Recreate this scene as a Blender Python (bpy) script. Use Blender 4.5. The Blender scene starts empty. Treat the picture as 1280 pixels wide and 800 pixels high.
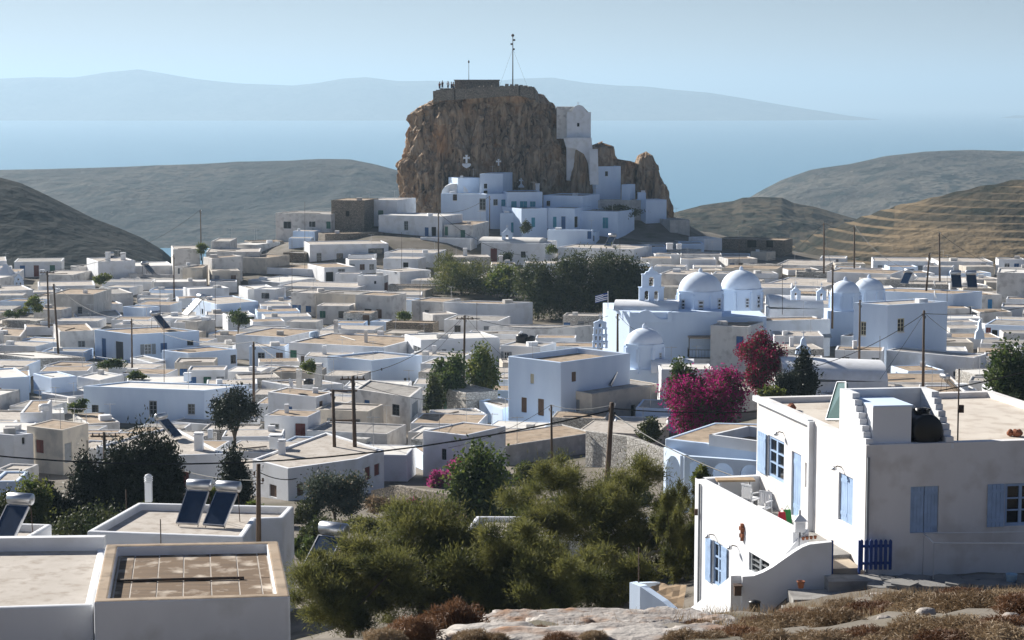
import bpy, math, random
import numpy as np
from mathutils import Vector, Matrix, noise
from mathutils.bvhtree import BVHTree
R = math.radians
rng = random.Random(7)
nr = np.random.default_rng(11)
scn = bpy.context.scene
COL = scn.collection

# ------------------------------------------------------------------ camera, sky, sun, exposure
FPX = 2489.0                                   # 70 mm lens in photograph pixels
PITCH = math.atan((400 - 128) / FPX)
cam_d = bpy.data.cameras.new("camera"); cam_d.lens = 70.0; cam_d.sensor_width = 36.0
cam_d.clip_start = 0.5; cam_d.clip_end = 200000
cam = bpy.data.objects.new("camera", cam_d); COL.objects.link(cam)
cam.location = (0, 0, 0); cam.rotation_euler = (math.pi / 2 - PITCH, 0, 0)
scn.camera = cam
SUN_AZ, SUN_EL = R(46), R(27)                  # left of the view direction, above the horizon
world = bpy.data.worlds.new("World"); scn.world = world; world.use_nodes = True
nt = world.node_tree; nt.nodes.clear()
sky = nt.nodes.new("ShaderNodeTexSky"); sky.sky_type = 'NISHITA'; sky.sun_disc = False
sky.sun_elevation = SUN_EL; sky.sun_rotation = -SUN_AZ
sky.altitude = 300; sky.air_density = 1.0; sky.dust_density = 0.2; sky.ozone_density = 1.8
bg = nt.nodes.new("ShaderNodeBackground"); bg.inputs[1].default_value = 0.05
wo = nt.nodes.new("ShaderNodeOutputWorld")
tint = nt.nodes.new("ShaderNodeMix"); tint.data_type = 'RGBA'; tint.blend_type = 'MULTIPLY'; tint.inputs["Factor"].default_value = 1.0
tint.inputs["B"].default_value = (.54, .50, .60, 1)              # clear dry air: the same slight dimming all over
nt.links.new(sky.outputs[0], tint.inputs["A"]); nt.links.new(tint.outputs["Result"], bg.inputs[0]); nt.links.new(bg.outputs[0], wo.inputs[0])
sd = bpy.data.lights.new("sun", 'SUN'); sd.energy = 5.0; sd.angle = R(0.5); sd.color = (1.0, 0.95, 0.87)
sun = bpy.data.objects.new("sun", sd); COL.objects.link(sun)
sun_dir = Vector((-math.sin(SUN_AZ) * math.cos(SUN_EL), math.cos(SUN_AZ) * math.cos(SUN_EL), math.sin(SUN_EL)))
sun.rotation_euler = sun_dir.to_track_quat('Z', 'Y').to_euler()
sun.location = sun_dir * 300
scn.view_settings.view_transform = 'Standard'; scn.view_settings.look = 'None'
scn.view_settings.exposure = 0.95; scn.view_settings.gamma = 1.0

# ------------------------------------------------------------------ pixel -> place
cP, sP = math.cos(PITCH), math.sin(PITCH)
def ray(px, py):
    u = (px - 640) / FPX; v = (400 - py) / FPX
    return Vector((u, cP + v * sP, -sP + v * cP))
def at(px, py, Y):
    d = ray(px, py); return d * (Y / d.y)
def atz(px, py, z):
    d = ray(px, py); return d * (z / d.z)
def topx(p):
    f = p.y * cP - p.z * sP; v = p.y * sP + p.z * cP
    return 640 + FPX * p.x / f, 400 - FPX * v / f
TILE = dict(A=(0, 280, 4), B=(320, 230, 4), C=(540, 180, 4), D=(730, 300, 4), E=(960, 280, 4), F=(0, 430, 4), G=(300, 400, 4),
            H=(580, 400, 4), K=(500, 180, 6.4), L=(660, 180, 6.4), M=(0, 330, 6.4), N=(160, 300, 6.4), O=(620, 330, 6.4),
            P=(860, 300, 6.4), Q=(0, 455, 8), R=(0, 540, 8), S=(620, 500, 8), U=(780, 500, 8), V=(1040, 440, 5.333), W=(1120, 320, 8),
            Y=(480, 30, 3.2), Z=(0, 0, 1))
def pp(t, X, Y):
    ox, oy, s = TILE[t]; return ox + X / s, oy + Y / s

# ------------------------------------------------------------------ materials
MATS = {}
def new_mat(name):
    m = bpy.data.materials.new(name); m.use_nodes = True
    n = m.node_tree.nodes; return m, n, m.node_tree.links, n["Principled BSDF"]
def mat(name, c, c2=None, scale=1.0, rough=0.85, bump=0.0, bscale=None, metal=0.0, stretch=(1, 1, 1), lo=0.35, hi=0.65, detail=5, c3=None, scale3=4.0, spec=0.3, bdist=0.02):
    """colour with one or two noise-mixed tints over world position, optional relief"""
    if name in MATS: return MATS[name]
    m, n, L, b = new_mat(name)
    b.inputs["Roughness"].default_value = rough; b.inputs["Metallic"].default_value = metal
    b.inputs["Specular IOR Level"].default_value = spec
    b.inputs["Base Color"].default_value = (*c, 1)
    geo = n.new("ShaderNodeNewGeometry"); mp = n.new("ShaderNodeMapping"); mp.inputs["Scale"].default_value = stretch
    L.new(geo.outputs["Position"], mp.inputs[0])
    if c2 is not None:
        t = n.new("ShaderNodeTexNoise"); t.inputs["Scale"].default_value = scale; t.inputs["Detail"].default_value = detail
        L.new(mp.outputs[0], t.inputs["Vector"])
        r = n.new("ShaderNodeValToRGB"); r.color_ramp.elements[0].position = lo; r.color_ramp.elements[1].position = hi
        r.color_ramp.elements[0].color = (*c, 1); r.color_ramp.elements[1].color = (*c2, 1)
        L.new(t.outputs["Fac"], r.inputs[0]); out = r.outputs[0]
        if c3 is not None:
            t3 = n.new("ShaderNodeTexNoise"); t3.inputs["Scale"].default_value = scale3; t3.inputs["Detail"].default_value = 6
            L.new(geo.outputs["Position"], t3.inputs["Vector"])
            r3 = n.new("ShaderNodeValToRGB"); r3.color_ramp.elements[0].position = 0.5; r3.color_ramp.elements[1].position = 0.68
            r3.color_ramp.elements[0].color = (0, 0, 0, 1); r3.color_ramp.elements[1].color = (1, 1, 1, 1)
            L.new(t3.outputs["Fac"], r3.inputs[0])
            mx = n.new("ShaderNodeMix"); mx.data_type = 'RGBA'
            L.new(r3.outputs[0], mx.inputs["Factor"]); L.new(out, mx.inputs["A"]); mx.inputs["B"].default_value = (*c3, 1)
            out = mx.outputs["Result"]
        L.new(out, b.inputs["Base Color"])
    if bump:
        tb = n.new("ShaderNodeTexNoise"); tb.inputs["Scale"].default_value = bscale or scale * 4; tb.inputs["Detail"].default_value = 6
        L.new(mp.outputs[0], tb.inputs["Vector"])
        bn = n.new("ShaderNodeBump"); bn.inputs["Strength"].default_value = bump; bn.inputs["Distance"].default_value = bdist
        L.new(tb.outputs["Fac"], bn.inputs["Height"]); L.new(bn.outputs[0], b.inputs["Normal"])
    MATS[name] = m; return m
def leaf_mat(name, c, c2, trans=0.4, scale=0.8):
    if name in MATS: return MATS[name]
    m, n, L, b = new_mat(name)
    geo = n.new("ShaderNodeNewGeometry"); t = n.new("ShaderNodeTexNoise"); t.inputs["Scale"].default_value = scale; t.inputs["Detail"].default_value = 4
    L.new(geo.outputs["Position"], t.inputs["Vector"])
    r = n.new("ShaderNodeValToRGB"); r.color_ramp.elements[0].position = .38; r.color_ramp.elements[1].position = .64
    r.color_ramp.elements[0].color = (*c, 1); r.color_ramp.elements[1].color = (*c2, 1)
    L.new(t.outputs["Fac"], r.inputs[0]); L.new(r.outputs[0], b.inputs["Base Color"])
    b.inputs["Roughness"].default_value = .6; b.inputs["Specular IOR Level"].default_value = .25
    tr = n.new("ShaderNodeBsdfTranslucent"); L.new(r.outputs[0], tr.inputs[0])
    mx = n.new("ShaderNodeMixShader"); mx.inputs[0].default_value = trans
    L.new(b.outputs[0], mx.inputs[1]); L.new(tr.outputs[0], mx.inputs[2]); L.new(mx.outputs[0], n["Material Output"].inputs[0])
    MATS[name] = m; return m
def stone_mat(name, c, c2, joint, scale, bump=.6, sx=1.0):
    if name in MATS: return MATS[name]
    m, n, L, b = new_mat(name); b.inputs["Roughness"].default_value = .92
    geo = n.new("ShaderNodeNewGeometry"); mp = n.new("ShaderNodeMapping"); mp.inputs["Scale"].default_value = (1, 1, 1.6)
    L.new(geo.outputs["Position"], mp.inputs[0])
    v = n.new("ShaderNodeTexVoronoi"); v.inputs["Scale"].default_value = scale; L.new(mp.outputs[0], v.inputs["Vector"])
    v2 = n.new("ShaderNodeTexVoronoi"); v2.feature = 'DISTANCE_TO_EDGE'; v2.inputs["Scale"].default_value = scale; L.new(mp.outputs[0], v2.inputs["Vector"])
    sep = n.new("ShaderNodeSeparateColor"); L.new(v.outputs["Color"], sep.inputs[0])
    mx = n.new("ShaderNodeMix"); mx.data_type = 'RGBA'; mx.inputs["A"].default_value = (*c, 1); mx.inputs["B"].default_value = (*c2, 1)
    L.new(sep.outputs[0], mx.inputs["Factor"])
    r = n.new("ShaderNodeValToRGB"); r.color_ramp.elements[0].position = .03; r.color_ramp.elements[1].position = .12
    L.new(v2.outputs[0], r.inputs[0])
    m2 = n.new("ShaderNodeMix"); m2.data_type = 'RGBA'; m2.inputs["A"].default_value = (*joint, 1)
    L.new(r.outputs[0], m2.inputs["Factor"]); L.new(mx.outputs["Result"], m2.inputs["B"]); L.new(m2.outputs["Result"], b.inputs["Base Color"])
    bn = n.new("ShaderNodeBump"); bn.inputs["Strength"].default_value = bump; bn.inputs["Distance"].default_value = .06
    L.new(r.outputs[0], bn.inputs["Height"]); L.new(bn.outputs[0], b.inputs["Normal"])
    MATS[name] = m; return m
ST = (1, 1, .35)
WALL = dict(
    w=mat("whitewash", (.80, .815, .84), (.74, .755, .78), .7, bump=.3, bscale=3, stretch=ST, c3=(.66, .665, .665), scale3=.7),  # white with a cool tint that puts blue skylight into the colour
    b=mat("whitewash_blue", (.67, .79, .95), (.61, .73, .90), .7, bump=.25, bscale=3, stretch=ST),  # bluish limewash, its blue deepened to carry the skylight of shaded walls
    c=mat("plaster_cream", (.64, .58, .49), (.54, .49, .42), .8, bump=.25, bscale=3, stretch=ST, c3=(.42, .39, .35), scale3=.9),
    g=mat("cement_render", (.52, .50, .47), (.40, .39, .37), .9, bump=.3, bscale=3, stretch=ST, c3=(.60, .58, .55), scale3=1.2),
    p=mat("pale_plaster", (.72, .70, .67), (.62, .60, .575), .8, bump=.25, bscale=3, stretch=ST, c3=(.47, .45, .43), scale3=1.1),
    o=mat("plaster_ochre", (.62, .46, .30), (.54, .42, .29), .8, bump=.25, bscale=3, stretch=ST),
    s=stone_mat("rubble_stone", (.22, .18, .14), (.34, .29, .23), (.10, .09, .08), 3.2),
    n=mat("limewash_cream", (.80, .78, .765), (.74, .72, .705), .9, bump=.55, bscale=8, stretch=ST, c3=(.66, .63, .60), scale3=1.3),
    v=stone_mat("washed_stone", (.62, .60, .56), (.46, .43, .39), (.30, .28, .25), 3.0),
)
ROOF = dict(
    w=mat("roof_whitewash", (.52, .475, .425), (.44, .395, .345), .8, bump=.3, bscale=9, detail=9, c3=(.36, .31, .26), scale3=2.2),
    y=mat("roof_pale", (.66, .60, .52), (.58, .52, .45), .8, bump=.3, bscale=9, detail=9, c3=(.50, .43, .36), scale3=1.6),
    t=mat("roof_earth", (.34, .25, .17), (.42, .33, .24), .6, bump=.4, bscale=6, c3=(.22, .17, .12), scale3=1.4),
    g=mat("roof_cement", (.30, .28, .26), (.38, .36, .33), .6, bump=.3, bscale=6, c3=(.22, .20, .18), scale3=1.2),
    l=mat("roof_limewash", (.74, .72, .68), (.64, .61, .56), .6, bump=.2, bscale=6),
)
def paint(name, c, rough=.55): return mat(name, c, tuple(x * .82 for x in c), 3.0, rough=rough, bump=.15, bscale=12, spec=.4)
PC = dict(bl=paint("paint_blue", (.035, .12, .30)), b2=paint("paint_bright_blue", (.03, .24, .52)), lb=paint("paint_light_blue", (.36, .50, .72)),
          tq=paint("paint_turquoise", (.05, .30, .42)), gr=paint("paint_green", (.05, .16, .11)), rd=paint("paint_oxblood", (.16, .035, .03)),
          br=paint("wood_brown", (.14, .08, .05)), gy=paint("paint_grey", (.26, .28, .30)), wh=paint("paint_white", (.72, .72, .72)),
          dk=paint("paint_charcoal", (.05, .055, .065)), ow=paint("paint_ochre_white", (.55, .50, .36)), db=paint("paint_deep_blue", (.01, .05, .24)))
GLASS = mat("dark_glass", (.015, .018, .022), rough=.12, spec=.5)
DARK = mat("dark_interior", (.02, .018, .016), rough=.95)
WOODP = mat("pole_wood", (.13, .085, .055), (.08, .055, .04), 2.0, bump=.4, bscale=8, stretch=(4, 4, .4))
CABLE = mat("cable_black", (.012, .012, .012), rough=.6)
STEEL = mat("galvanised_steel", (.55, .56, .58), (.45, .46, .48), 3, rough=.35, metal=.9)
IRON = mat("rusty_iron", (.10, .06, .04), (.06, .045, .04), 5, rough=.8)
BLACKP = mat("black_plastic", (.012, .012, .013), rough=.38, spec=.4)
WHITEP = mat("white_plastic", (.78, .78, .78), rough=.4)
SOLARG = mat("collector_glass", (.008, .022, .055), (.012, .03, .07), 4, rough=.22, spec=.5)
TERRA = mat("terracotta", (.32, .12, .06), (.24, .09, .05), 6, bump=.2)
CONC = mat("concrete", (.36, .35, .33), (.27, .26, .25), 1.6, bump=.35, bscale=9, c3=(.20, .19, .18), scale3=2.5)
SLATE = mat("slate_slab", (.20, .20, .20), (.28, .27, .25), 1.8, bump=.3, bscale=8)

# ------------------------------------------------------------------ object helpers
WL = {}
def thing(name, label, cat, loc=(0, 0, 0), group=None, rz=0.0):
    o = bpy.data.objects.new(name, None); COL.objects.link(o); o.empty_display_size = .3
    o.location = loc; o.rotation_euler = (0, 0, rz); o["label"] = label; o["category"] = cat
    if group: o["group"] = group
    WL[o.name] = Vector(loc); return o
def tag(o, label, cat, group=None):
    o["label"] = label; o["category"] = cat
    if group: o["group"] = group
    return o
def structure(o, label=None):
    o["kind"] = "structure"
    if label: o["label"] = label
    return o
class MB:
    def __init__(s): s.v = []; s.f = []; s.m = []; s.mi = 0; s.sm = []; s.smooth = False
    def add(s, vs, fs):
        k = len(s.v); s.v += [tuple(x) for x in vs]
        for f in fs: s.f.append([i + k for i in f]); s.m.append(s.mi); s.sm.append(s.smooth)
    def quad(s, *p): s.add(p, [tuple(range(len(p)))])
    def box(s, c, d, rz=0.0, ax=None):
        hx, hy, hz = d[0] / 2, d[1] / 2, d[2] / 2; c = Vector(c)
        M = Matrix.Rotation(rz, 3, 'Z') if ax is None else ax
        vs = [c + M @ Vector((x * hx, y * hy, z * hz)) for z in (-1, 1) for y in (-1, 1) for x in (-1, 1)]
        s.add(vs, [(0, 2, 3, 1), (4, 5, 7, 6), (0, 1, 5, 4), (2, 6, 7, 3), (0, 4, 6, 2), (1, 3, 7, 5)])
    def prism(s, poly, z0, z1, top=None):
        n = len(poly); top = top or poly
        a = sum(poly[i][0] * poly[(i + 1) % n][1] - poly[(i + 1) % n][0] * poly[i][1] for i in range(n))
        if a < 0: poly = poly[::-1]; top = top[::-1]
        vs = [(p[0], p[1], z0) for p in poly] + [(p[0], p[1], z1) for p in top]
        s.add(vs, [tuple(range(n))[::-1], tuple(range(n, 2 * n))] + [(i, (i + 1) % n, n + (i + 1) % n, n + i) for i in range(n)])
    def tube(s, pts, r, n=6, cap=True):
        pts = [Vector(p) for p in pts]; rs = r if isinstance(r, (list, tuple)) else [r] * len(pts)
        vs, fs = [], []
        for i, p in enumerate(pts):
            t = (pts[min(i + 1, len(pts) - 1)] - pts[max(i - 1, 0)])
            if t.length < 1e-9: t = Vector((0, 0, 1))
            t.normalize(); a = t.orthogonal() if abs(t.z) > .9 else t.cross(Vector((0, 0, 1))); a.normalize(); b = t.cross(a)
            for k in range(n):
                q = 2 * math.pi * k / n; vs.append(p + (a * math.cos(q) + b * math.sin(q)) * rs[i])
        for i in range(len(pts) - 1):
            for k in range(n): fs.append((i * n + k, i * n + (k + 1) % n, (i + 1) * n + (k + 1) % n, (i + 1) * n + k))
        if cap: fs.append(tuple(range(n))[::-1]); fs.append(tuple((len(pts) - 1) * n + k for k in range(n)))
        q = s.smooth; s.smooth = n > 5; s.add(vs, fs); s.smooth = q
    def lathe(s, prof, c=(0, 0, 0), n=24, a0=0.0, smooth=True):
        vs, fs = [], []
        for r, z in prof:
            for k in range(n):
                q = a0 + 2 * math.pi * k / n; vs.append((c[0] + r * math.cos(q), c[1] + r * math.sin(q), c[2] + z))
        for i in range(len(prof) - 1):
            for k in range(n): fs.append((i * n + k, i * n + (k + 1) % n, (i + 1) * n + (k + 1) % n, (i + 1) * n + k))
        fs.append(tuple(range(n))[::-1]); fs.append(tuple((len(prof) - 1) * n + k for k in range(n)))
        q = s.smooth; s.smooth = smooth; s.add(vs, fs); s.smooth = q
    def mesh(s, name, mats, off=None):
        me = bpy.data.meshes.new(name)
        v = s.v if off is None else [(a - off[0], b - off[1], c - off[2]) for a, b, c in s.v]
        me.from_pydata(v, [], s.f)
        for m in (mats if isinstance(mats, (list, tuple)) else [mats]): me.materials.append(m)
        if len(me.polygons):
            me.polygons.foreach_set("material_index", s.m); me.polygons.foreach_set("use_smooth", s.sm)
        me.update(); return me
    def obj(s, name, mats, parent=None, world=True):
        off = WL[parent.name] if (parent is not None and world) else None
        o = bpy.data.objects.new(name, s.mesh(name, mats, off)); COL.objects.link(o)
        if parent is not None: o.parent = parent; WL[o.name] = WL[parent.name]
        else: WL[o.name] = Vector((0, 0, 0))
        return o
    def top(s, name, mats, label, cat, loc=None, group=None):
        """one-mesh thing with its origin at loc"""
        loc = Vector(loc) if loc is not None else Vector(s.v[0])
        o = bpy.data.objects.new(name, s.mesh(name, mats, loc)); COL.objects.link(o); o.location = loc; WL[o.name] = loc
        return tag(o, label, cat, group)
def inst(name, me, parent, M):
    o = bpy.data.objects.new(name, me); COL.objects.link(o); o.parent = parent; o.matrix_local = M; return o
def copy_tree(src, loc, rz=0.0, scale=1.0, label=None, parent=None):
    c = src.copy(); COL.objects.link(c)
    if parent is None:
        c.location = loc; c.rotation_euler = (0, 0, rz); c.scale = (scale,) * 3 if not isinstance(scale, tuple) else scale
        if label: c["label"] = label
    else: c.parent = parent
    for ch in list(src.children): copy_tree(ch, None, parent=c)
    return c
def np_mesh(name, v, f, mats, smooth=False):
    me = bpy.data.meshes.new(name); n = len(f); k = f.shape[1]
    me.vertices.add(len(v)); me.vertices.foreach_set("co", np.ascontiguousarray(v, dtype=np.float32).ravel())
    me.loops.add(n * k); me.loops.foreach_set("vertex_index", np.ascontiguousarray(f, dtype=np.int32).ravel())
    me.polygons.add(n); me.polygons.foreach_set("loop_start", np.arange(0, n * k, k, dtype=np.int32))
    if smooth: me.polygons.foreach_set("use_smooth", np.ones(n, dtype=bool))
    for m in (mats if isinstance(mats, (list, tuple)) else [mats]): me.materials.append(m)
    me.update(); me.validate(); return me
def fbm(x, y, z=0.0, o=4):
    return noise.fractal(Vector((x, y, z)), 1.0, 2.0, o)

# ------------------------------------------------------------------ terrain
def _zr(Y, row): return at(640, row, Y).z
COLS = [
    (200, [(0, -1.7), (20, -6.8), (38, -12.6), (55, -17.5), (70, -20.5), (100, -24), (150, -29.2), (190, -32), (245, -32), (290, -31.7), (340, -30.3), (353, -30.2), (400, -38), (480, -60)]),
    (345, [(0, -1.7), (20, -6.8), (38, -12.6), (55, -17.5), (70, -20.5), (100, -24), (150, -29.2), (190, -32), (245, -32), (290, -31.7), (335, -30.3), (352, -28.6), (368, -26.6), (385, -26.8), (410, -36), (480, -60)]),
    (470, [(0, -1.7), (18, -5.2), (37, _zr(37, 800)), (39, -10.9), (46, -13.2), (58, -17.1), (75, -20), (100, -24), (150, -29.2), (190, -32), (245, -32), (290, -31.7), (335, -30.3), (350, -27.8), (365, -24.6), (385, -23.2), (400, -24.5), (430, -33), (480, -55)]),
    (560, [(0, -1.7), (18, -5.2), (37, _zr(37, 785)), (39, -10.5), (46, -12.9), (58, -16.9), (75, -19.9), (100, -24), (150, -29.2), (190, -32), (245, -32), (290, -31.7), (335, -30.2), (352, -28.2), (367, -24.8), (383, -23), (397, -22), (430, -26), (480, -46)]),
    (640, [(0, -1.7), (18, -5.2), (37, _zr(37, 776)), (39, -10.3), (46, -12.8), (58, -16.8), (75, -19.8), (100, -24), (150, -29.2), (190, -32), (245, -32), (290, -31.7), (340, -30.2), (365, -28.2), (383, -24.5), (397, -21), (430, -22), (480, -40)]),
    (750, [(0, -1.7), (18, -5.2), (37, _zr(37, 775)), (39, -10.3), (46, -13.1), (57, -16.7), (75, -19.2), (100, -23.2), (150, -28.5), (190, -31.6), (245, -31.8), (290, -31.4), (335, -30.0), (360, -28.0), (376, -25), (390, -22), (400, -21.5), (430, -24), (480, -38)]),
    (838, [(0, -1.7), (18, -5.2), (37, _zr(37, 775)), (39, -10.3), (46, -13.3), (57, -16.7), (75, -18.6), (100, -22.5), (150, -28), (190, -31.3), (245, -31.6), (290, -31.2), (335, -29.8), (360, -28.5), (378, -26), (390, -23), (402, -22.5), (430, -27), (480, -36)]),
    (890, [(0, -1.7), (18, -5.2), (37, _zr(37, 774)), (39, -10.2), (46, -13.6), (56, -16.6), (75, -18.2), (100, -22), (150, -27.5), (190, -31), (245, -31.5), (290, -31), (340, -29.6), (385, -27), (430, -28), (480, -36)]),
    (985, [(0, -1.7), (18, -5.0), (40, _zr(40, 766)), (46, -12.4), (55, -14.0), (57, -14.0), (75, -16.5), (100, -20), (150, -26), (190, -29.7), (245, -30.3), (290, -30), (340, -29.4), (385, -28.5), (430, -32), (480, -42)]),
    (1090, [(0, -1.7), (18, -5.0), (42, _zr(42, 748)), (49, -12.6), (55, -13.55), (75, -14.6), (100, -19), (150, -26), (190, -29.5), (245, -30), (290, -30), (340, -29.6), (380, -31), (430, -36), (480, -46)]),
    (1300, [(0, -1.7), (18, -5.0), (43, _zr(43, 744)), (49, -12.5), (55, -13.5), (75, -14.6), (100, -19), (150, -26), (190, -29.5), (245, -30), (290, -30), (340, -30.0), (380, -31.8), (430, -38), (480, -48)]),
]
FAR = [(480, 0), (700, -45), (1200, -110), (2000, -165), (3600, -202), (6000, -203)]
_cp = [c[0] for c in COLS]; _cy = [[p[0] for p in c[1]] for c in COLS]; _cz = [[p[1] for p in c[1]] for c in COLS]
def _lin(xs, zs, x):
    if x <= xs[0]: return zs[0]
    for i in range(1, len(xs)):
        if x <= xs[i]:
            t = (x - xs[i - 1]) / (xs[i] - xs[i - 1]); t2 = t * t * (3 - 2 * t) * .35 + t * .65
            return zs[i - 1] + (zs[i] - zs[i - 1]) * t2
    return zs[-1]
def T(x, y):
    ye = max(y, 37.0); px = 640 + FPX * x / ye
    yy = min(y, 480)
    if px <= _cp[0]: z = _lin(_cy[0], _cz[0], yy)
    elif px >= _cp[-1]: z = _lin(_cy[-1], _cz[-1], yy)
    else:
        for i in range(1, len(_cp)):
            if px <= _cp[i]:
                t = (px - _cp[i - 1]) / (_cp[i] - _cp[i - 1])
                z = _lin(_cy[i - 1], _cz[i - 1], yy) * (1 - t) + _lin(_cy[i], _cz[i], yy) * t; break
    if y > 480: z = max(z + _lin([p[0] for p in FAR], [p[1] for p in FAR], y), -203)
    return z
def hit(px, py, h=0.0, y0=30.0, y1=470.0):
    """distance Y at which the line of sight is h above the ground"""
    d = ray(px, py); Y = y0; st = 1.5
    while Y < y1:
        p = d * (Y / d.y)
        if p.z <= T(p.x, p.y) + h:
            a, b = Y - st, Y
            for _ in range(14):
                m = (a + b) / 2; p = d * (m / d.y)
                if p.z <= T(p.x, p.y) + h: b = m
                else: a = m
            return b
        Y += st
    return y1
GROUND = mat("village_ground", (.13, .11, .085), (.20, .175, .145), .25, bump=.6, bscale=3, bdist=.08, c3=(.09, .08, .045), scale3=.3)
def build_ground():
    ys = list(np.arange(-12, 60, .8)) + list(np.arange(60, 130, 2.0)) + list(np.arange(130, 480, 4.0)) + list(np.geomspace(480, 6000, 30))
    ss = np.linspace(-1, 1, 221); v = []
    for y in ys:
        w = 34 + .42 * max(y, 0)
        for s in ss:
            x = s * w; z = T(x, y)
            if y < 62: z += .16 * fbm(x * .7, y * .7, 0, 5) * min(1, max(0, (62 - y) / 8))
            v.append((x, y, z))
    n = len(ss); f = [(j * n + i, j * n + i + 1, (j + 1) * n + i + 1, (j + 1) * n + i) for j in range(len(ys) - 1) for i in range(n - 1)]
    o = bpy.data.objects.new("ground", np_mesh("ground", np.array(v), np.array(f), GROUND, True)); COL.objects.link(o); structure(o, "stony ground of the hillside and the village")
build_ground()
def hill(name, label, crest, Y, Yfoot, zfoot, Yback, m, rough=1.0, terr=None, nx=260, ny=70, fs=1.0):
    xs = [c[0] for c in crest]; zs = [c[1] for c in crest]
    pxs = np.linspace(xs[0], xs[-1], nx); rows = list(np.linspace(0, 1, ny)) + [1.15, 1.4, 1.8]
    v = []
    for t in rows:
        for px in pxs:
            zc = at(px, float(np.interp(px, xs, zs)), Y).z
            if t <= 1:
                y = Yfoot + (Y - Yfoot) * t; q = t ** .85; q = q * q * (3 - 2 * q) * .4 + q * .6; z = zfoot + (zc - zfoot) * q
            else:
                y = Y + (Yback - Y) * (t - 1) / .8; z = zc + (min(zfoot, -202) - zc) * ((t - 1) / .8) ** 1.3
            x = (px - 640) / FPX * y / cP
            s = Y / 700.0
            e = min(1, 4 * abs(1 - t) + .12) * min(1, t * 5)
            z += e * rough * s * (5.0 * fbm(x / (60 * s), y / (60 * s), 3.1, 4) + 1.2 * fbm(x / (9 * s), y / (9 * s), 1.0, 3))
            if terr:
                a, frac = terr; k = z / a + .55 * fbm(x / 160, y / 160, 7.0, 2); fl = math.floor(k); fr = k - fl
                mask = max(0, min(1, (fbm(x / 90, y / 90, 2.0, 2) + .75) * 2.5))
                st = min(1, max(0, (fr - (1 - frac)) / frac)); z = z + a * (st - fr) * mask * .95
            v.append((x, y, z))
    n = len(pxs); f = [(j * n + i, j * n + i + 1, (j + 1) * n + i + 1, (j + 1) * n + i) for j in range(len(rows) - 1) for i in range(n - 1)]
    o = bpy.data.objects.new(name, np_mesh(name, np.array(v), np.array(f), m, terr is None)); COL.objects.link(o); return structure(o, label)
def scrub_mat(name, soil, bush, pale, s, flat=None):
    if name in MATS: return MATS[name]
    m, n, L, b = new_mat(name); b.inputs["Roughness"].default_value = .95; b.inputs["Specular IOR Level"].default_value = .1
    geo = n.new("ShaderNodeNewGeometry")
    def nz(scale, lo, hi, det=6, st=(1, 1, 1)):
        mp = n.new("ShaderNodeMapping"); mp.inputs["Scale"].default_value = st; L.new(geo.outputs["Position"], mp.inputs[0])
        t = n.new("ShaderNodeTexNoise"); t.inputs["Scale"].default_value = scale; t.inputs["Detail"].default_value = det; L.new(mp.outputs[0], t.inputs["Vector"])
        r = n.new("ShaderNodeValToRGB"); r.color_ramp.elements[0].position = lo; r.color_ramp.elements[1].position = hi; L.new(t.outputs["Fac"], r.inputs[0]); return r.outputs[0]
    def mix(f, a, bb):
        x = n.new("ShaderNodeMix"); x.data_type = 'RGBA'; L.new(f, x.inputs["Factor"])
        for k, q in (("A", a), ("B", bb)):
            if isinstance(q, tuple): x.inputs[k].default_value = (*q, 1)
            else: L.new(q, x.inputs[k])
        return x.outputs["Result"]
    a = mix(nz(.02 * s, .40, .66), soil, pale)
    v = n.new("ShaderNodeTexVoronoi"); v.inputs["Scale"].default_value = .22 * s; L.new(geo.outputs["Position"], v.inputs["Vector"])
    r = n.new("ShaderNodeValToRGB"); r.color_ramp.elements[0].position = .28; r.color_ramp.elements[1].position = .5
    r.color_ramp.elements[0].color = (1, 1, 1, 1); r.color_ramp.elements[1].color = (0, 0, 0, 1); L.new(v.outputs["Distance"], r.inputs[0])
    big = nz(.012 * s, .36, .56, 4)
    mm = n.new("ShaderNodeMath"); mm.operation = 'MULTIPLY'; L.new(r.outputs[0], mm.inputs[0]); L.new(big, mm.inputs[1])
    a = mix(mm.outputs[0], a, bush); a = mix(nz(.09 * s, .52, .62, 8), a, bush)
    a = mix(nz(.35 * s, .66, .74, 4), a, tuple(min(1, q * 1.6) for q in pale))
    if flat:
        sx = n.new("ShaderNodeSeparateXYZ"); L.new(geo.outputs["True Normal"], sx.inputs[0]); rr = n.new("ShaderNodeValToRGB"); rr.color_ramp.elements[0].position = .90; rr.color_ramp.elements[1].position = .985
        L.new(sx.outputs[2], rr.inputs[0]); q = n.new("ShaderNodeMath"); q.operation = 'MULTIPLY'; L.new(rr.outputs[0], q.inputs[0]); L.new(nz(.03 * s, .38, .55, 4), q.inputs[1]); a = mix(q.outputs[0], a, flat)
    L.new(a, b.inputs["Base Color"])
    bn = n.new("ShaderNodeBump"); bn.inputs["Strength"].default_value = .8; bn.inputs["Distance"].default_value = 1.2 / s
    L.new(nz(.25 * s, .2, .8, 8), bn.inputs["Height"]); L.new(bn.outputs[0], b.inputs["Normal"])
    MATS[name] = m; return m
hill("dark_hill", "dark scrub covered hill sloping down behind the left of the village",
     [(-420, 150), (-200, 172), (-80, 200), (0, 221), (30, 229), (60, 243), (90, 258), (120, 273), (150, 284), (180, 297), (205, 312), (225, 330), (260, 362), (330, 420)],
     640, 545, -56, 1100, scrub_mat("dark_scrub_shade", (.008, .008, .006), (.003, .005, .004), (.016, .014, .010), 1.0), .45)  # dark scrub, blackened further to paint in the shade of the unlit slope
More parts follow.
